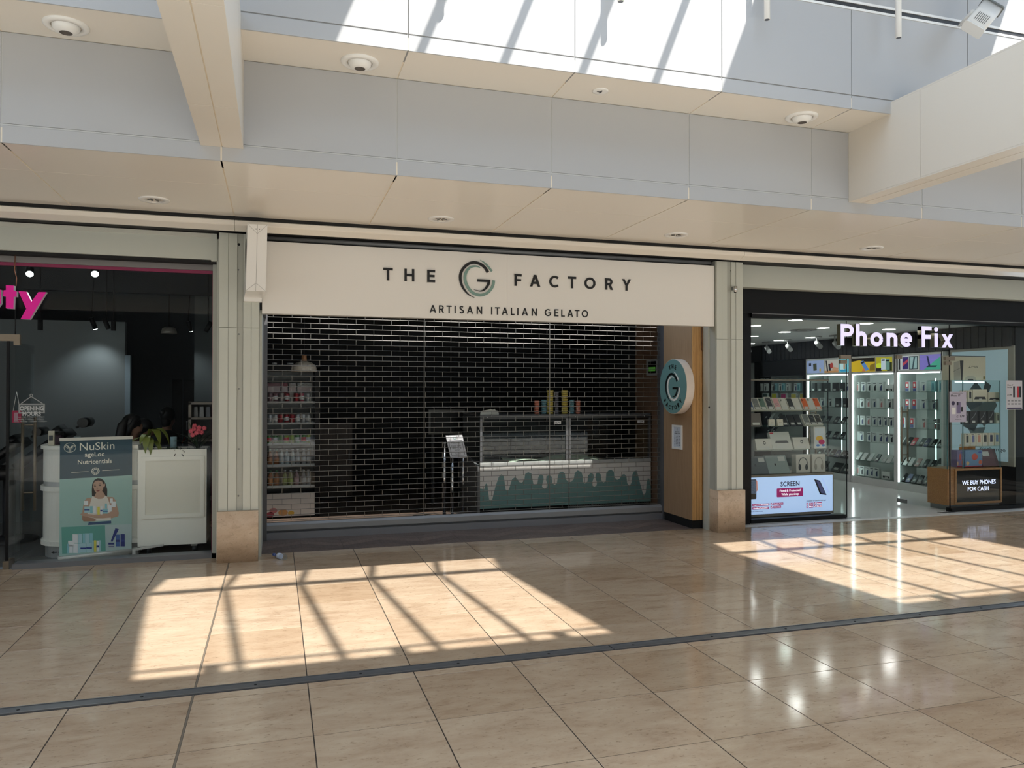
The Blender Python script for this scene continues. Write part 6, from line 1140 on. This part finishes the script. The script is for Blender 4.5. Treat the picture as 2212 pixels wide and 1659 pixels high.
# tablets in the dark cabinet
for k, (px_, c1, c2, c3, lab) in enumerate(((1652, (40, 62, 58), (110, 170, 150), (70, 130, 120), 'dark green tablet box'), (1672, (214, 206, 60), (40, 96, 180), (196, 44, 90), 'yellow tablet box'), (1692, (200, 50, 120), (50, 90, 170), (214, 190, 190), 'magenta tablet box'), (1714, (214, 196, 90), (206, 50, 110), (206, 206, 206), 'yellow and pink tablet box'), (1733, (190, 170, 80), (170, 70, 90), (80, 110, 140), 'half hidden yellow tablet box'))):
    q = PX(px_, 830, CX+.08); w = .17; z = ROWZ[1]; f_ = FX(CX+.08); h = .25; a0 = -q.y-w/2; t = thing('tablet_box', lab+' in the far dark framed cabinet', 'tablet box', (CX+.1, q.y, z), 'tablet boxes in the dark cabinet')
    MB(f_).box((a0, z, -.05), (a0+w, z+h, 0)).build('box_body', mat('box_w', (204, 208, 206), .45), t); MB(f_).box((a0+.012, z+.05, 0), (a0+w-.012, z+h-.012, .001)).build('box_print', mat('tb_%d_%d' % c1[:2], c1, .45), t); MB(f_).prism(ell(a0+w*.55, z+h*.38, w*.32, h*.16, 18), .001, .002).build('box_print', mat('tb_%d_%d' % c2[:2], c2, .45), t); MB(f_).prism(ell(a0+w*.3, z+h*.24, w*.2, h*.07, 14), .0015, .0025).build('box_print', mat('tb_%d_%d' % c3[:2], c3, .45), t)
# ------------------------------------------------------------------ left window display
wd = thing('window_display', 'glass shelf window display with lit screen base in the phone shop', 'display case', (6.34, 8.6, 0)); DY = 8.42; DX0, DX1 = 5.69, 6.93
WSZ = [1.803, 1.393, 1.193, .888, .578]
for z in WSZ[:4]: MB().box((DX0, DY, z-.008), (DX1, DY+.36, z)).build('glass_shelf', SHELFG, wd)
MB().box((DX0, DY, 1.775), (DX1, DY+.03, 1.795)).build('top_rail', mat('case_rail', (120, 112, 100), .5), wd)
for x in (DX0+.01, DX1-.01):
    for y in (DY+.01, DY+.35): MB().box((x-.006, y-.006, .58), (x+.006, y+.006, 1.80)).build('corner_post', SHELFG, wd)
MB().box((DX0-.02, DY-.01, .05), (DX1+.06, DY+.40, .578)).build('base_cabinet', mat('case_taupe', (120, 110, 96), .5), wd)
fs_ = FY(DY-.011); sx0, sx1, sz0, sz1 = DX0-.01, DX1+.035, .085, .55
SCR = mat('screen_blue', (176, 200, 240), .4, emit=.45); SCN = mat('screen_navy', (24, 26, 56), .4, emit=.1); SCM = mat('screen_magenta', (150, 16, 96), .4, emit=.35); SCW = mat('screen_white', (240, 236, 246), .4, emit=.75); SCK = mat('screen_black', (20, 20, 28), .3, emit=.03)
led = MB(fs_).box((sx0, sz0, 0), (sx1, sz1, .012)).build('advert_screen', SCR, wd, 'lit pale blue advertising screen')
MB().box((DX0-.01, DY+.02, 0), (DX1+.04, DY+.38, .05)).build('plinth', BLACKM, wd)
f2 = FY(DY-.023); sw, shh = sx1-sx0, sz1-sz0; U = lambda u: sx0+sw*u; Vv = lambda v: sz0+shh*v
write('SCREEN', f2, U(.49), Vv(.735), .058, SCN, 'screen_text', led, w=.285, c0=0, c1=.001, align='C', bold=.012)
MB(f2).prism(rrect(U(.335), Vv(.44), U(.645), Vv(.68), .012), 0, .001).build('screen_plate', SCM, led)
write('Fixed & Protected', f2, U(.49), Vv(.585), .028, SCW, 'screen_text', led, w=.31, c0=.001, c1=.002, align='C', bold=.006); write('While you shop', f2, U(.49), Vv(.485), .028, SCW, 'screen_text', led, w=.26, c0=.001, c1=.002, align='C', bold=.006)
MB(f2).prism(rrect(U(.01), Vv(.42), U(.10), Vv(.955), .012), 0, .001).build('screen_phone', SCK, led); MB(f2).prism([(U(.015), Vv(.58)), (U(.095), Vv(.56)), (U(.095), Vv(.93)), (U(.015), Vv(.94))], .001, .002).build('screen_phone_glass', mat('cracked_glass', (96, 112, 140), .3, emit=.12, var=.6, scale=60), led)
MB(f2).prism([(U(.095), Vv(.95)), (U(.112), Vv(.9)), (U(.118), Vv(.66)), (U(.102), Vv(.62)), (U(.10), Vv(.95))], 0, .001).build('screen_fingers', mat('screen_skin', (206, 150, 140), .4, emit=.3), led)
MB(f2).prism([(U(.775), Vv(.90)), (U(.845), Vv(.85)), (U(.925), Vv(.44)), (U(.845), Vv(.47))], 0, .001).build('screen_phone', SCK, led); MB(f2).prism([(U(.80), Vv(.86)), (U(.838), Vv(.83)), (U(.912), Vv(.48)), (U(.86), Vv(.50))], .001, .002).build('screen_phone_glass', mat('screen_violet', (70, 74, 120), .3, emit=.2), led); MB(f2).prism([(U(.865), Vv(.92)), (U(.885), Vv(.90)), (U(.955), Vv(.52)), (U(.935), Vv(.50))], 0, .0006).build('screen_film', mat('screen_film', (160, 180, 226), .3, emit=.6), led)
for x0, x1, y0, s_ in ((.055, .25, .225, 'Repaired in 45 minutes'), (.295, .41, .23, 'Quality Parts'), (.055, .24, .135, 'Qualified Technicians'), (.295, .385, .145, 'Warranty'), (.715, .765, .185, 'Clear'), (.805, .87, .19, 'Privacy'), (.715, .765, .105, 'Matt'), (.805, .87, .11, 'Blu-ray')):
    MB(f2).box((U(x0), Vv(y0), 0), (U(x1), Vv(y0+.062), .001)).build('screen_plate', SCM, led); MB(f2).box((U(x0-.032), Vv(y0), 0), (U(x0-.012), Vv(y0+.062), .001)).build('screen_tick_box', SCM, led); MB(f2).ribbon([(U(x0-.029), Vv(y0+.035), .004), (U(x0-.023), Vv(y0+.015), .004), (U(x0-.013), Vv(y0+.055), .004)], .001, .002).build('screen_tick', SCW, led)
    write(s_, f2, U((x0+x1)/2), Vv(y0+.018), .014, SCW, 'screen_text', led, w=sw*(x1-x0)*.88, c0=.001, c1=.002, align='C', bold=.01)
write('Available in Glass & Hydrogel', f2, U(.80), Vv(.285), .016, SCN, 'screen_text', led, w=.30, c0=0, c1=.001, align='C'); write('Terms & Conditions apply', f2, U(.02), Vv(.07), .011, SCN, 'screen_text', led, w=.20, c0=0, c1=.001)
# goods on the window shelves: boxes leaning back
def lean_box(px_, zsh, w, h, d, body, print_, lab, grp, cat='phone box', name='phone_box', tilt=.62, tagc=True, extra=None, yy=0.0, inset=.10):
    q = PY(px_, 900, DY+.05); fr2 = Frame((q.x-w/2, DY+.05+yy, zsh+.004), (1, 0, 0), (0, tilt, 1.0)); t_ = thing(name, lab, cat, (q.x, DY+.1, zsh), grp); zu = fr2.n
    MB(fr2).box((0, 0, -d), (w, h, 0)).build('box_body', mat('wb_%d_%d_%d' % body, body, .45), t_)
    if print_: MB(fr2).prism(rrect(w*inset, h*inset*.6, w*(1-inset), h*(1-inset*.5), w*.08, 3), 0, .001).build('box_print', mat('wp_%d_%d_%d' % print_, print_, .35), t_)
    if tagc: MB(fr2).box((w*.2, h*.08, .001), (w*.8, h*.27, .002)).build('price_label', mat('price_label', (196, 196, 192), .5), t_)
    if extra: extra(fr2, w, h, t_)
    MB().box((q.x-w/2, DY+.05+yy, zsh), (q.x+w/2, DY+.09+yy, zsh+.004)).build('foot_pad', SHELFG, t_)
WB = (196, 192, 182)
def cams(fr2, w, h, t_):
    for u, v in ((.24, .88), (.24, .76), (.42, .82)): MB(fr2).prism(ell(w*u, h*v, w*.07, w*.07, 10), .001, .002).build('camera_dot', BLACKM, t_)
def arc_p(fr2, w, h, t_): MB(fr2).ring(ell(w*.5, h*.48, w*.26, h*.1, 20), ell(w*.5, h*.48, w*.19, h*.075, 20), .001, .002).build('print_ring', mat('print_silver', (140, 142, 144), .4), t_)
def swoosh(fr2, w, h, t_): MB(fr2).ribbon([(w*.2, h*.9, w*.03), (w*.5, h*.7, w*.05), (w*.85, h*.62, w*.03)], .001, .002).build('print_swoosh', mat('print_silver', (140, 142, 144), .4), t_)
G1 = 'phone boxes on the upper window shelf'
for k, (x, c, e, lab) in enumerate(((1624, (60, 84, 130), None, 'white phone box with blue print at the left edge'), (1638, (120, 122, 122), arc_p, 'white phone box with silver ring print'), (1652, (92, 118, 108), cams, 'white phone box with green phone print'), (1667, (44, 46, 52), swoosh, 'taller white phone box with black swoosh print'), (1683, (206, 150, 152), arc_p, 'white phone box with pink screen print'), (1698, (200, 198, 190), cams, 'plain white phone box with two black dots'), (1713, (40, 44, 46), None, 'white phone box with black phone print'), (1727, None, None, 'plain white box with a thin red mark'), (1744, (206, 96, 40), cams, 'left white phone box with orange phone print'), (1757, (196, 196, 192), cams, 'white phone box with silver phone print between two orange ones'), (1770, (200, 88, 40), cams, 'right white phone box with orange phone print'))):
    lean_box(x, WSZ[1], .098, .185 if k != 3 else .20, .03, WB, c, lab+' on the upper window shelf', G1, extra=e)
for k, (x, b_, c, e, lab) in enumerate(((1698, (30, 32, 36), (22, 24, 28), None, 'left black phone with price label'), (1714, (30, 32, 36), (24, 26, 30), None, 'middle black phone with pink sticker'), (1728, (30, 32, 36), (26, 28, 34), None, 'right black phone with price label'), (1746, WB, (110, 112, 112), arc_p, 'white phone box with silver ring print, leftmost of three'), (1759, WB, (36, 38, 44), swoosh, 'white phone box with dark swoosh print, middle of three'), (1772, WB, (56, 52, 50), swoosh, 'white phone box with brown swoosh print, rightmost of three'))):
    lean_box(x, WSZ[2], .088 if k < 3 else .098, .165, .02 if k < 3 else .03, b_, c, lab+' on the second window shelf', 'phones on the second window shelf', extra=e)
def dots(fr2, w, h, t_): MB(fr2).box((w*.3, h*.42, 0), (w*.45, h*.5, .001)).build('box_print', TXT, t_); MB(fr2).box((w*.55, h*.42, 0), (w*.7, h*.5, .001)).build('box_print', TXT, t_)
for x, lab in ((1668, 'left small white earbud box on the second window shelf'), (1686, 'right small white earbud box on the second window shelf')): lean_box(x, WSZ[2], .085, .085, .03, (206, 200, 186), None, lab, 'earbud boxes', 'box', 'earbud_box', tilt=.12, extra=dots)
lean_box(1634, WSZ[2], .17, .17, .05, (104, 98, 94), None, 'grey box with price label at the left of the second window shelf', None, 'box', 'grey_box', tilt=.25)
def cam_r(fr2, w, h, t_): MB(fr2).ring(ell(w*.55, h*.62, h*.13, h*.16, 18), ell(w*.55, h*.62, h*.07, h*.09, 18), 0, .001).build('print_ring', BLACKM, t_)
def laptop_p(fr2, w, h, t_): MB(fr2).prism([(w*.18, h*.36), (w*.86, h*.36), (w*.80, h*.5), (w*.24, h*.5)], 0, .001).build('box_print', mat('bp_dark', (40, 40, 44), .4), t_); MB(fr2).box((w*.03, h*.9, 0), (w*.2, h*.97, .001)).build('red_sticker', mat('bp_red', (190, 36, 54), .45), t_)
lean_box(1652, WSZ[3], .24, .145, .05, (198, 196, 188), None, 'white doorbell camera box at the left of the third window shelf', 'white boxes on the third shelf', 'box', 'camera_box', tilt=.3, extra=cam_r)
lean_box(1692, WSZ[3], .30, .24, .05, (196, 196, 190), None, 'wide white box showing a slim dark laptop on the third window shelf', None, 'box', 'laptop_box', tilt=.45, extra=laptop_p)
lean_box(1733, WSZ[3], .24, .155, .05, (198, 196, 188), None, 'white doorbell camera box right of the laptop box', 'white boxes on the third shelf', 'box', 'camera_box', tilt=.3, extra=cam_r)
def tab_p(fr2, w, h, t_):
    for u, v, a_, b_, c in ((.45, .46, .30, .12, (226, 180, 60)), (.62, .30, .26, .12, (190, 36, 100)), (.3, .14, .16, .05, (60, 120, 190)), (.75, .14, .14, .05, (60, 120, 190))): MB(fr2).prism(ell(w*u, h*v, w*a_, h*b_, 18), .001, .002+u*.0005).build('box_print', mat('tbw_%d_%d' % c[:2], c, .4), t_)
lean_box(1772, WSZ[3], .185, .285, .06, (206, 206, 204), (206, 214, 222), 'white tablet box with yellow and pink circles on the third window shelf', None, 'tablet box', 'tablet_box', tilt=.06, tagc=False, extra=tab_p, inset=.1)
def lp(fr2, w, h, t_): MB(fr2).box((w*.62, h*.68, 0), (w*.92, h*.92, .001)).build('price_label', mat('price_label', (196, 196, 192), .5), t_); MB(fr2).prism(ell(w*.42, h*.5, .014, .016, 12), 0, .001).build('lid_mark', DARKG, t_)
lean_box(1640, WSZ[4], .30, .24, .012, (92, 98, 102), None, 'dark grey laptop leaning at the left above the lit screen', 'laptops above the lit screen', 'laptop', 'laptop', tilt=.45, tagc=False, extra=lp)
lean_box(1684, WSZ[4], .33, .25, .012, (138, 150, 148), None, 'silver green laptop leaning above the lit screen', 'laptops above the lit screen', 'laptop', 'laptop', tilt=.5, tagc=False, extra=lp)
def hphone(c):
    def f_(fr2, w, h, t_):
        m_ = mat('hp_%d' % c[0], c, .4); MB(fr2).ribbon([(w*.5+w*.3*math.cos(a), h*.5+h*.32*math.sin(a), w*.05) for a in [math.radians(-15+210*i/20) for i in range(21)]], 0, .001).build('headband_print', m_, t_)
        for u in (.26, .74): MB(fr2).prism(ell(w*u, h*.3, w*.10, h*.17, 16), 0, .0015).build('earcup_print', m_, t_)
    return f_
lean_box(1735, WSZ[4], .215, .235, .09, (190, 188, 180), None, 'white box with black headphones above the lit screen', 'headphone boxes', 'box', 'headphone_box', tilt=.03, tagc=False, extra=hphone((50, 58, 64)))
lean_box(1769, WSZ[4], .205, .235, .09, (192, 190, 182), None, 'white box with silver headphones above the lit screen', 'headphone boxes', 'box', 'headphone_box', tilt=.03, tagc=False, extra=hphone((150, 146, 136)))
# ------------------------------------------------------------------ right display case and posters
rc2 = thing('oak_display_case', 'oak based glass display case beside the open door', 'display case', (9.3, 8.5, 0)); OX0, OX1, OY0, OY1 = 8.845, 9.80, 8.36, 8.72
oakd = wood_mat('case_oak', (150, 104, 62), (178, 128, 80), .45, 5, (3, 14, 14)); MB().box((OX0, OY0+.02, .07), (OX1, OY1, .57)).build('base_cabinet', oakd, rc2); MB().box((OX0+.05, OY0+.05, 0), (OX1, OY1, .07)).build('plinth', STEEL, rc2)
fo = FY(OY0+.02); MB(fo).ring([(OX0+.12, .08), (OX1, .08), (OX1, .57), (OX0+.12, .57)], [(OX0+.145, .105), (OX1-.025, .105), (OX1-.025, .545), (OX0+.145, .545)], 0, .02).build('screen_frame', oakd, rc2); MB(fo).box((OX0+.145, .105, 0), (OX1-.025, .545, .006)).build('screen_panel', mat('screen_off', (8, 8, 10), .08), rc2)
wl = MB(fo)
write('WE BUY PHONES', fo, (OX0+OX1)/2+.075, .345, .058, mat('lit_white_text', (214, 220, 255), .4, emit=1.0), 'screen_text', rc2, w=.60, c0=.006, c1=.008, align='C', bold=.0); write('FOR CASH', fo, (OX0+OX1)/2+.06, .255, .058, MATS['lit_white_text'], 'screen_text', rc2, w=.37, c0=.006, c1=.008, align='C', bold=.0)
OZ = [.58, .874, 1.187, 1.497, 1.795]
for z in OZ[1:]: MB().box((OX0, OY0+.02, z-.008), (OX1, OY1, z)).build('glass_shelf', SHELFG, rc2)
for x in (OX0+.005, OX0+.28, OX1-.005): MB().box((x-.005, OY0+.02, .57), (x+.005, OY0+.03, 1.795)).build('glass_post', mat('case_edge', (96, 132, 138), .2), rc2)
MB().box((OX0, OY0+.02, .57), (OX0+.005, OY1, 1.795)).build('side_glass', SHELFG, rc2); MB().box((OX1-.005, OY0+.02, .57), (OX1, OY1, 1.795)).build('side_glass', SHELFG, rc2); MB().box((OX0+.20, OY0+.07, 1.765), (OX0+.72, OY0+.08, 1.778)).build('led_strip', MATS['led_strip_soft'], rc2)
def std_box(xa, xb, z, h, col, lab, grp=None, prt=None, name='phone_box', cat='phone box', d=.06, y=.1):
    a_ = PY(xa, 900, OY0+y); b_ = PY(xb, 900, OY0+y); t_ = thing(name, lab, cat, ((a_.x+b_.x)/2, OY0+y, z), grp); f_ = FY(OY0+y); w = b_.x-a_.x-.004; MB(f_).box((a_.x, z, -d), (a_.x+w, z+h, 0)).build('box_body', mat('wb_%d_%d_%d' % col, col, .45), t_)
    if prt: prt(f_, a_.x, z, w, h, t_)
    return t_
def p_phone(c, cc=None):
    def f_(f, x, z, w, h, t_): MB(f).prism([(x+w*.3, z+h*.28), (x+w*.78, z+h*.28), (x+w*.78, z+h*.85), (x+w*.3, z+h*.85)], 0, .001).build('box_print', mat('rp_%d_%d_%d' % c, c, .4), t_); MB(f).box((x+w*.15, z+h*.06, 0), (x+w*.8, z+h*.2, .001)).build('price_label', mat('price_label', (196, 196, 192), .5), t_); MB(f).box((x+w*.2, z+h*.9, 0), (x+w*.7, z+h*.94, .001)).build('box_text', TXT, t_)
    return f_
def p_swoosh(f, x, z, w, h, t_): MB(f).ribbon([(x+w*.15, z+h*.35, .006), (x+w*.55, z+h*.6, .008), (x+w*.85, z+h*.95, .006)], 0, .001).build('print_swoosh', mat('print_silver', (140, 142, 144), .4), t_); MB(f).box((x+w*.3, z+h*.06, 0), (x+w*.7, z+h*.25, .001)).build('price_label', mat('price_label', (196, 196, 192), .5), t_)
def p_lap(f, x, z, w, h, t_): MB(f).prism([(x+w*.08, z+h*.18), (x+w*.92, z+h*.18), (x+w*.84, z+h*.4), (x+w*.16, z+h*.4)], 0, .001).build('box_print', mat('bp_dark', (40, 40, 44), .4), t_); MB(f).box((x+w*.42, z+h*.08, .001), (x+w*.62, z+h*.25, .002)).build('price_label', mat('price_label', (196, 196, 192), .5), t_)
CRM = (206, 200, 182)
for k, (xa, xb, c) in enumerate(((2084, 2095, (40, 44, 44)), (2096, 2108, (110, 116, 160)), (2109, 2121, (196, 140, 120)), (2122, 2134, (36, 40, 40)), (2135, 2147, (50, 54, 84)), (2148, 2159, (96, 124, 170)))): std_box(xa, xb, OZ[1], .175, CRM, '%s white phone box from the left on the lower shelf of the oak case' % ORD[k], 'phone boxes on the lower oak case shelf', p_phone(c))
for k, (xa, xb) in enumerate(((2082, 2094), (2095, 2112), (2116, 2131), (2134, 2148))): std_box(xa, xb, OZ[2], .175, (26, 27, 30), '%s black phone box from the left on the middle shelf of the oak case' % ORD[k], 'black phone boxes in the oak case', p_swoosh)
std_box(2152, 2160, OZ[2], .15, CRM, 'narrow white phone box right of the black ones in the oak case', None, p_phone((50, 60, 50)))
std_box(2081, 2090, OZ[3], .16, CRM, 'narrow white phone box behind the price poster', None, p_phone((60, 60, 64))); std_box(2091, 2101, OZ[3], .16, CRM, 'white phone box left of the wide laptop box', None, p_phone((40, 42, 50)))
std_box(2102, 2133, OZ[3], .17, CRM, 'wide white laptop box on the top shelf of the oak case', None, p_lap, 'laptop_box', 'box'); std_box(2135, 2161, OZ[3], .13, CRM, 'lower white laptop box at the right of the top oak case shelf', None, p_lap, 'laptop_box', 'box')
def p_ps(f, x, z, w, h, t_):
    MB(f).prism([(x+w*.27, z+h*.80), (x+w*.37, z+h*.80), (x+w*.34, z+.0), (x+w*.30, z+.0)], 0, .001).build('console_print', INK, t_); MB(f).prism([(x+w*.10, z), (x+w*.29, z), (x+w*.26, z+h*.8), (x+w*.10, z+h*.72)], 0, .0008).build('console_print', mat('console_grey', (150, 146, 136), .5), t_)
    MB(f).ribbon([(x+w*.08, z+h*.35, .004), (x+w*.28, z+h*.5, .004)], .001, .0015).build('console_print', INK, t_); MB(f).prism([(x+w*.40, z), (x+w*.74, z), (x+w*.70, z+h*.14), (x+w*.62, z+h*.18), (x+w*.50, z+h*.18), (x+w*.43, z+h*.13)], 0, .0008).build('pad_print', mat('pad_grey', (166, 162, 150), .5), t_); MB(f).prism([(x+w*.48, z), (x+w*.66, z), (x+w*.62, z+h*.06), (x+w*.52, z+h*.06)], .0008, .0014).build('pad_print', INK, t_)
    write('PS5', f, x+w*.60, z+h*.52, .026, INK, 'box_text', t_, w=.11, c0=0, c1=.001); MB(f).ribbon([(x+w*.52, z+h*.53, .006), (x+w*.555, z+h*.53, .006), (x+w*.575, z+h*.53, .006)], 0, .001).build('maker_mark', INK, t_); MB(f).box((x+w*.545, z+h*.53, 0), (x+w*.555, z+h*.60, .001)).build('maker_mark', INK, t_); MB(f).box((x+w*.93, z+h*.06, 0), (x+w*.985, z+h*.17, .001)).build('age_label', mat('age_label', (120, 110, 60), .5), t_); MB(f).box((x, z+h-.01, 0), (x+w, z+h, .0012)).build('box_band', mat('navy_band', (26, 30, 56), .4), t_)
std_box(2053, 2130, 1.797, .345, (190, 184, 164), 'large cream games console box on top of the oak case', None, p_ps, 'console_box', 'box', .14, .12)
def p_toy(f, x, z, w, h, t_):
    for u, v, a_, b_, c in ((.55, .6, .18, .2, (190, 70, 50)), (.14, .22, .09, .12, (206, 170, 120)), (.88, .26, .1, .14, (196, 100, 70)), (.86, .86, .1, .06, (70, 90, 160))): MB(f).prism(ell(x+w*u, z+h*v, w*a_, h*b_, 16), 0, .001).build('box_print', mat('toy_%d_%d' % c[:2], c, .5), t_)
    MB(f).box((x, z, 0), (x+w, z+h*.07, .001)).build('box_band', mat('toy_band', (160, 40, 60), .5), t_)
std_box(2085, 2122, OZ[0], .235, (104, 140, 176), 'light blue children\'s box with orange spots in the oak case', None, p_toy, 'toy_box', 'box', .1, .09); std_box(2067, 2080, OZ[0], .235, (120, 110, 150), 'narrow side of a violet children\'s box in the oak case', None, p_toy, 'toy_box', 'box', .1, .12)
for k, (xc, lab) in enumerate(((2093, 'left orange toy roll above the blue box'), (2110, 'right orange toy roll above the blue box'))):
    q = PY(xc, 980, OY0+.16); t = thing('toy_roll', lab, 'toy', (q.x, OY0+.22, OZ[0]), 'orange toy rolls'); MB().lathe([(.052, 0), (.055, .01), (.055, .28), (.045, .30)], (q.x, OY0+.255, OZ[0]), 16).build('roll_body', mat('toy_orange', (206, 130, 44), .5), t); MB().lathe([(.046, .295), (.03, .305), (.002, .306)], (q.x, OY0+.255, OZ[0]), 14, caps=False).build('roll_lid', mat('toy_orange_d', (170, 96, 30), .5), t)
a_ = PY(2124, 1012, OY0+.08); fr2 = Frame((a_.x, OY0+.08, OZ[0]+.002), (1, 0, 0), (0, .35, 1)); t = thing('maroon_laptop', 'maroon laptop with white label leaning in the oak case', 'laptop', (a_.x+.15, OY0+.1, OZ[0])); MB(fr2).box((0, 0, -.02), (.30, .25, 0)).build('lid', mat('maroon_lid', (104, 74, 78), .35), t); MB(fr2).box((.05, .15, 0), (.17, .215, .001)).build('price_label', mat('price_label', (196, 196, 192), .5), t); MB().box((a_.x, OY0+.08, OZ[0]), (a_.x+.30, OY0+.2, OZ[0]+.002)).build('base', BLACKM, t)
# light box poster on the right wall
lb = thing('light_box_poster', 'pale blue light box poster on the wall behind the oak case', 'poster', (9.9, 8.9, .58)); fL = FX(10.03); pa0, pa1, pz0, pz1 = -9.46, -8.365, .57, 2.295
MB(fL).box((pa0, pz0, -.03), (pa1, pz1, 0)).build('light_box_frame', mat('light_box_frame', (150, 148, 138), .45), lb); LBF = mat('light_box_face', (160, 186, 196), .4, emit=.16); MB(fL).box((pa0+.05, pz0+.06, 0), (pa1-.09, pz1-.05, .004)).build('light_box_face', LBF, lb)
for P, c in (([(.20, .55), (.45, .72), (.62, .60), (.55, .50), (.35, .45)], (52, 70, 74)), ([(.35, .45), (.75, .58), (.82, .50), (.60, .30)], (78, 92, 92)), ([(.15, .40), (.50, .35), (.42, .25), (.20, .30)], (62, 76, 78)), ([(.30, .28), (.62, .30), (.50, .14), (.46, .14)], (96, 110, 112)), ([(.62, .72), (.72, .68), (.66, .58), (.56, .60)], (44, 54, 58))):
    MB(fL).prism([(pa0+.05+(pa1-pa0-.14)*u, pz0+.06+(pz1-pz0-.11)*v) for u, v in P], .004, .0055).build('poster_print', mat('lb_%d_%d' % c[:2], c, .4, emit=.05), lb)
write('exchange', fL, pa1-.55, pz0+.20, .055, INK, 'poster_text', lb, w=.42, c0=.004, c1=.005)
# posters stuck to the glass
fg_ = FY(PYG-.007)
def gposter(x0, y0, x1, y1, lab, col):
    A_ = PY(x0, y1, PYG-.007); B_ = PY(x1, y0, PYG-.007); t_ = thing('window_poster', lab, 'poster', ((A_.x+B_.x)/2, PYG-.007, A_.z), 'price posters on the phone shop glass'); MB(fg_).box((A_.x, A_.z, 0), (B_.x, B_.z, .001)).build('paper', mat('gp_%d' % col[0], col, .5), t_); return t_, A_.x, A_.z, B_.x-A_.x, B_.z-A_.z
t, x, z, w, h = gposter(2051, 846, 2087, 912, 'lilac price poster with a violet phone on the glass by the door', (196, 190, 206))
write('BUNDLE DEAL', fg_, x+w/2, z+h*.93, .012, TXT, 'poster_text', t, w=w*.62, c0=.001, c1=.002, align='C'); write('iPhone 17', fg_, x+w*.08, z+h*.84, .026, INK, 'poster_text', t, w=w*.56, c0=.001, c1=.002, bold=.01); write('£1179', fg_, x+w*.42, z+h*.155, .032, INK, 'poster_text', t, w=w*.45, c0=.001, c1=.002, bold=.015); write('Phone Fix', fg_, x+w*.36, z+h*.075, .012, TXT, 'poster_text', t, w=w*.34, c0=.001, c1=.002)
MB(fg_).prism(rrect(x+w*.42, z+h*.28, x+w*.66, z+h*.66, .008), .001, .002).build('phone_print', mat('print_lilac', (126, 116, 150), .5), t); MB(fg_).prism(rrect(x+w*.44, z+h*.56, x+w*.52, z+h*.65, .005), .002, .003).build('camera_print', INK, t); MB(fg_).prism(ell(x+w*.22, z+h*.62, w*.1, w*.1, 18), .001, .002).build('badge_print', mat('print_violet', (60, 52, 84), .5), t); MB(fg_).prism(rrect(x+w*.68, z+h*.34, x+w*.80, z+h*.5, .006), .001, .002).build('watch_print', INK, t); MB(fg_).box((x+w*.14, z+h*.26, .001), (x+w*.36, z+h*.48, .002)).build('charger_print', WHITE, t)
t, x, z, w, h = gposter(2174, 822, 2208, 885, 'white price poster with a red and a silver phone at the right edge', (206, 204, 208))
write('iPhone 17', fg_, x+w*.06, z+h*.82, .020, INK, 'poster_text', t, w=w*.36, c0=.001, c1=.002); write('Pro Max', fg_, x+w*.06, z+h*.74, .020, INK, 'poster_text', t, w=w*.30, c0=.001, c1=.002); write('£1199', fg_, x+w*.06, z+h*.475, .022, INK, 'poster_text', t, w=w*.28, c0=.001, c1=.002, bold=.01); MB(fg_).box((x+w*.04, z+h*.02, .001), (x+w*.96, z+h*.07, .002)).build('poster_band', mat('print_violet', (60, 52, 84), .5), t)
for k, c in enumerate(((30, 30, 34), (196, 196, 200), (190, 40, 48), (24, 24, 28))): MB(fg_).box((x+w*(.42+.13*k), z+h*.42, .001), (x+w*(.53+.13*k), z+h*.80, .002)).build('phone_print', mat('gpp_%d_%d' % c[:2], c, .4), t)
for k in range(8): MB(fg_).box((x+w*(.08+.22*(k % 4)), z+h*(.28-.11*(k//4)), .001), (x+w*(.22+.22*(k % 4)), z+h*(.33-.11*(k//4)), .002)).build('icon_print', mat('icon_grey', (140, 140, 144), .5), t)
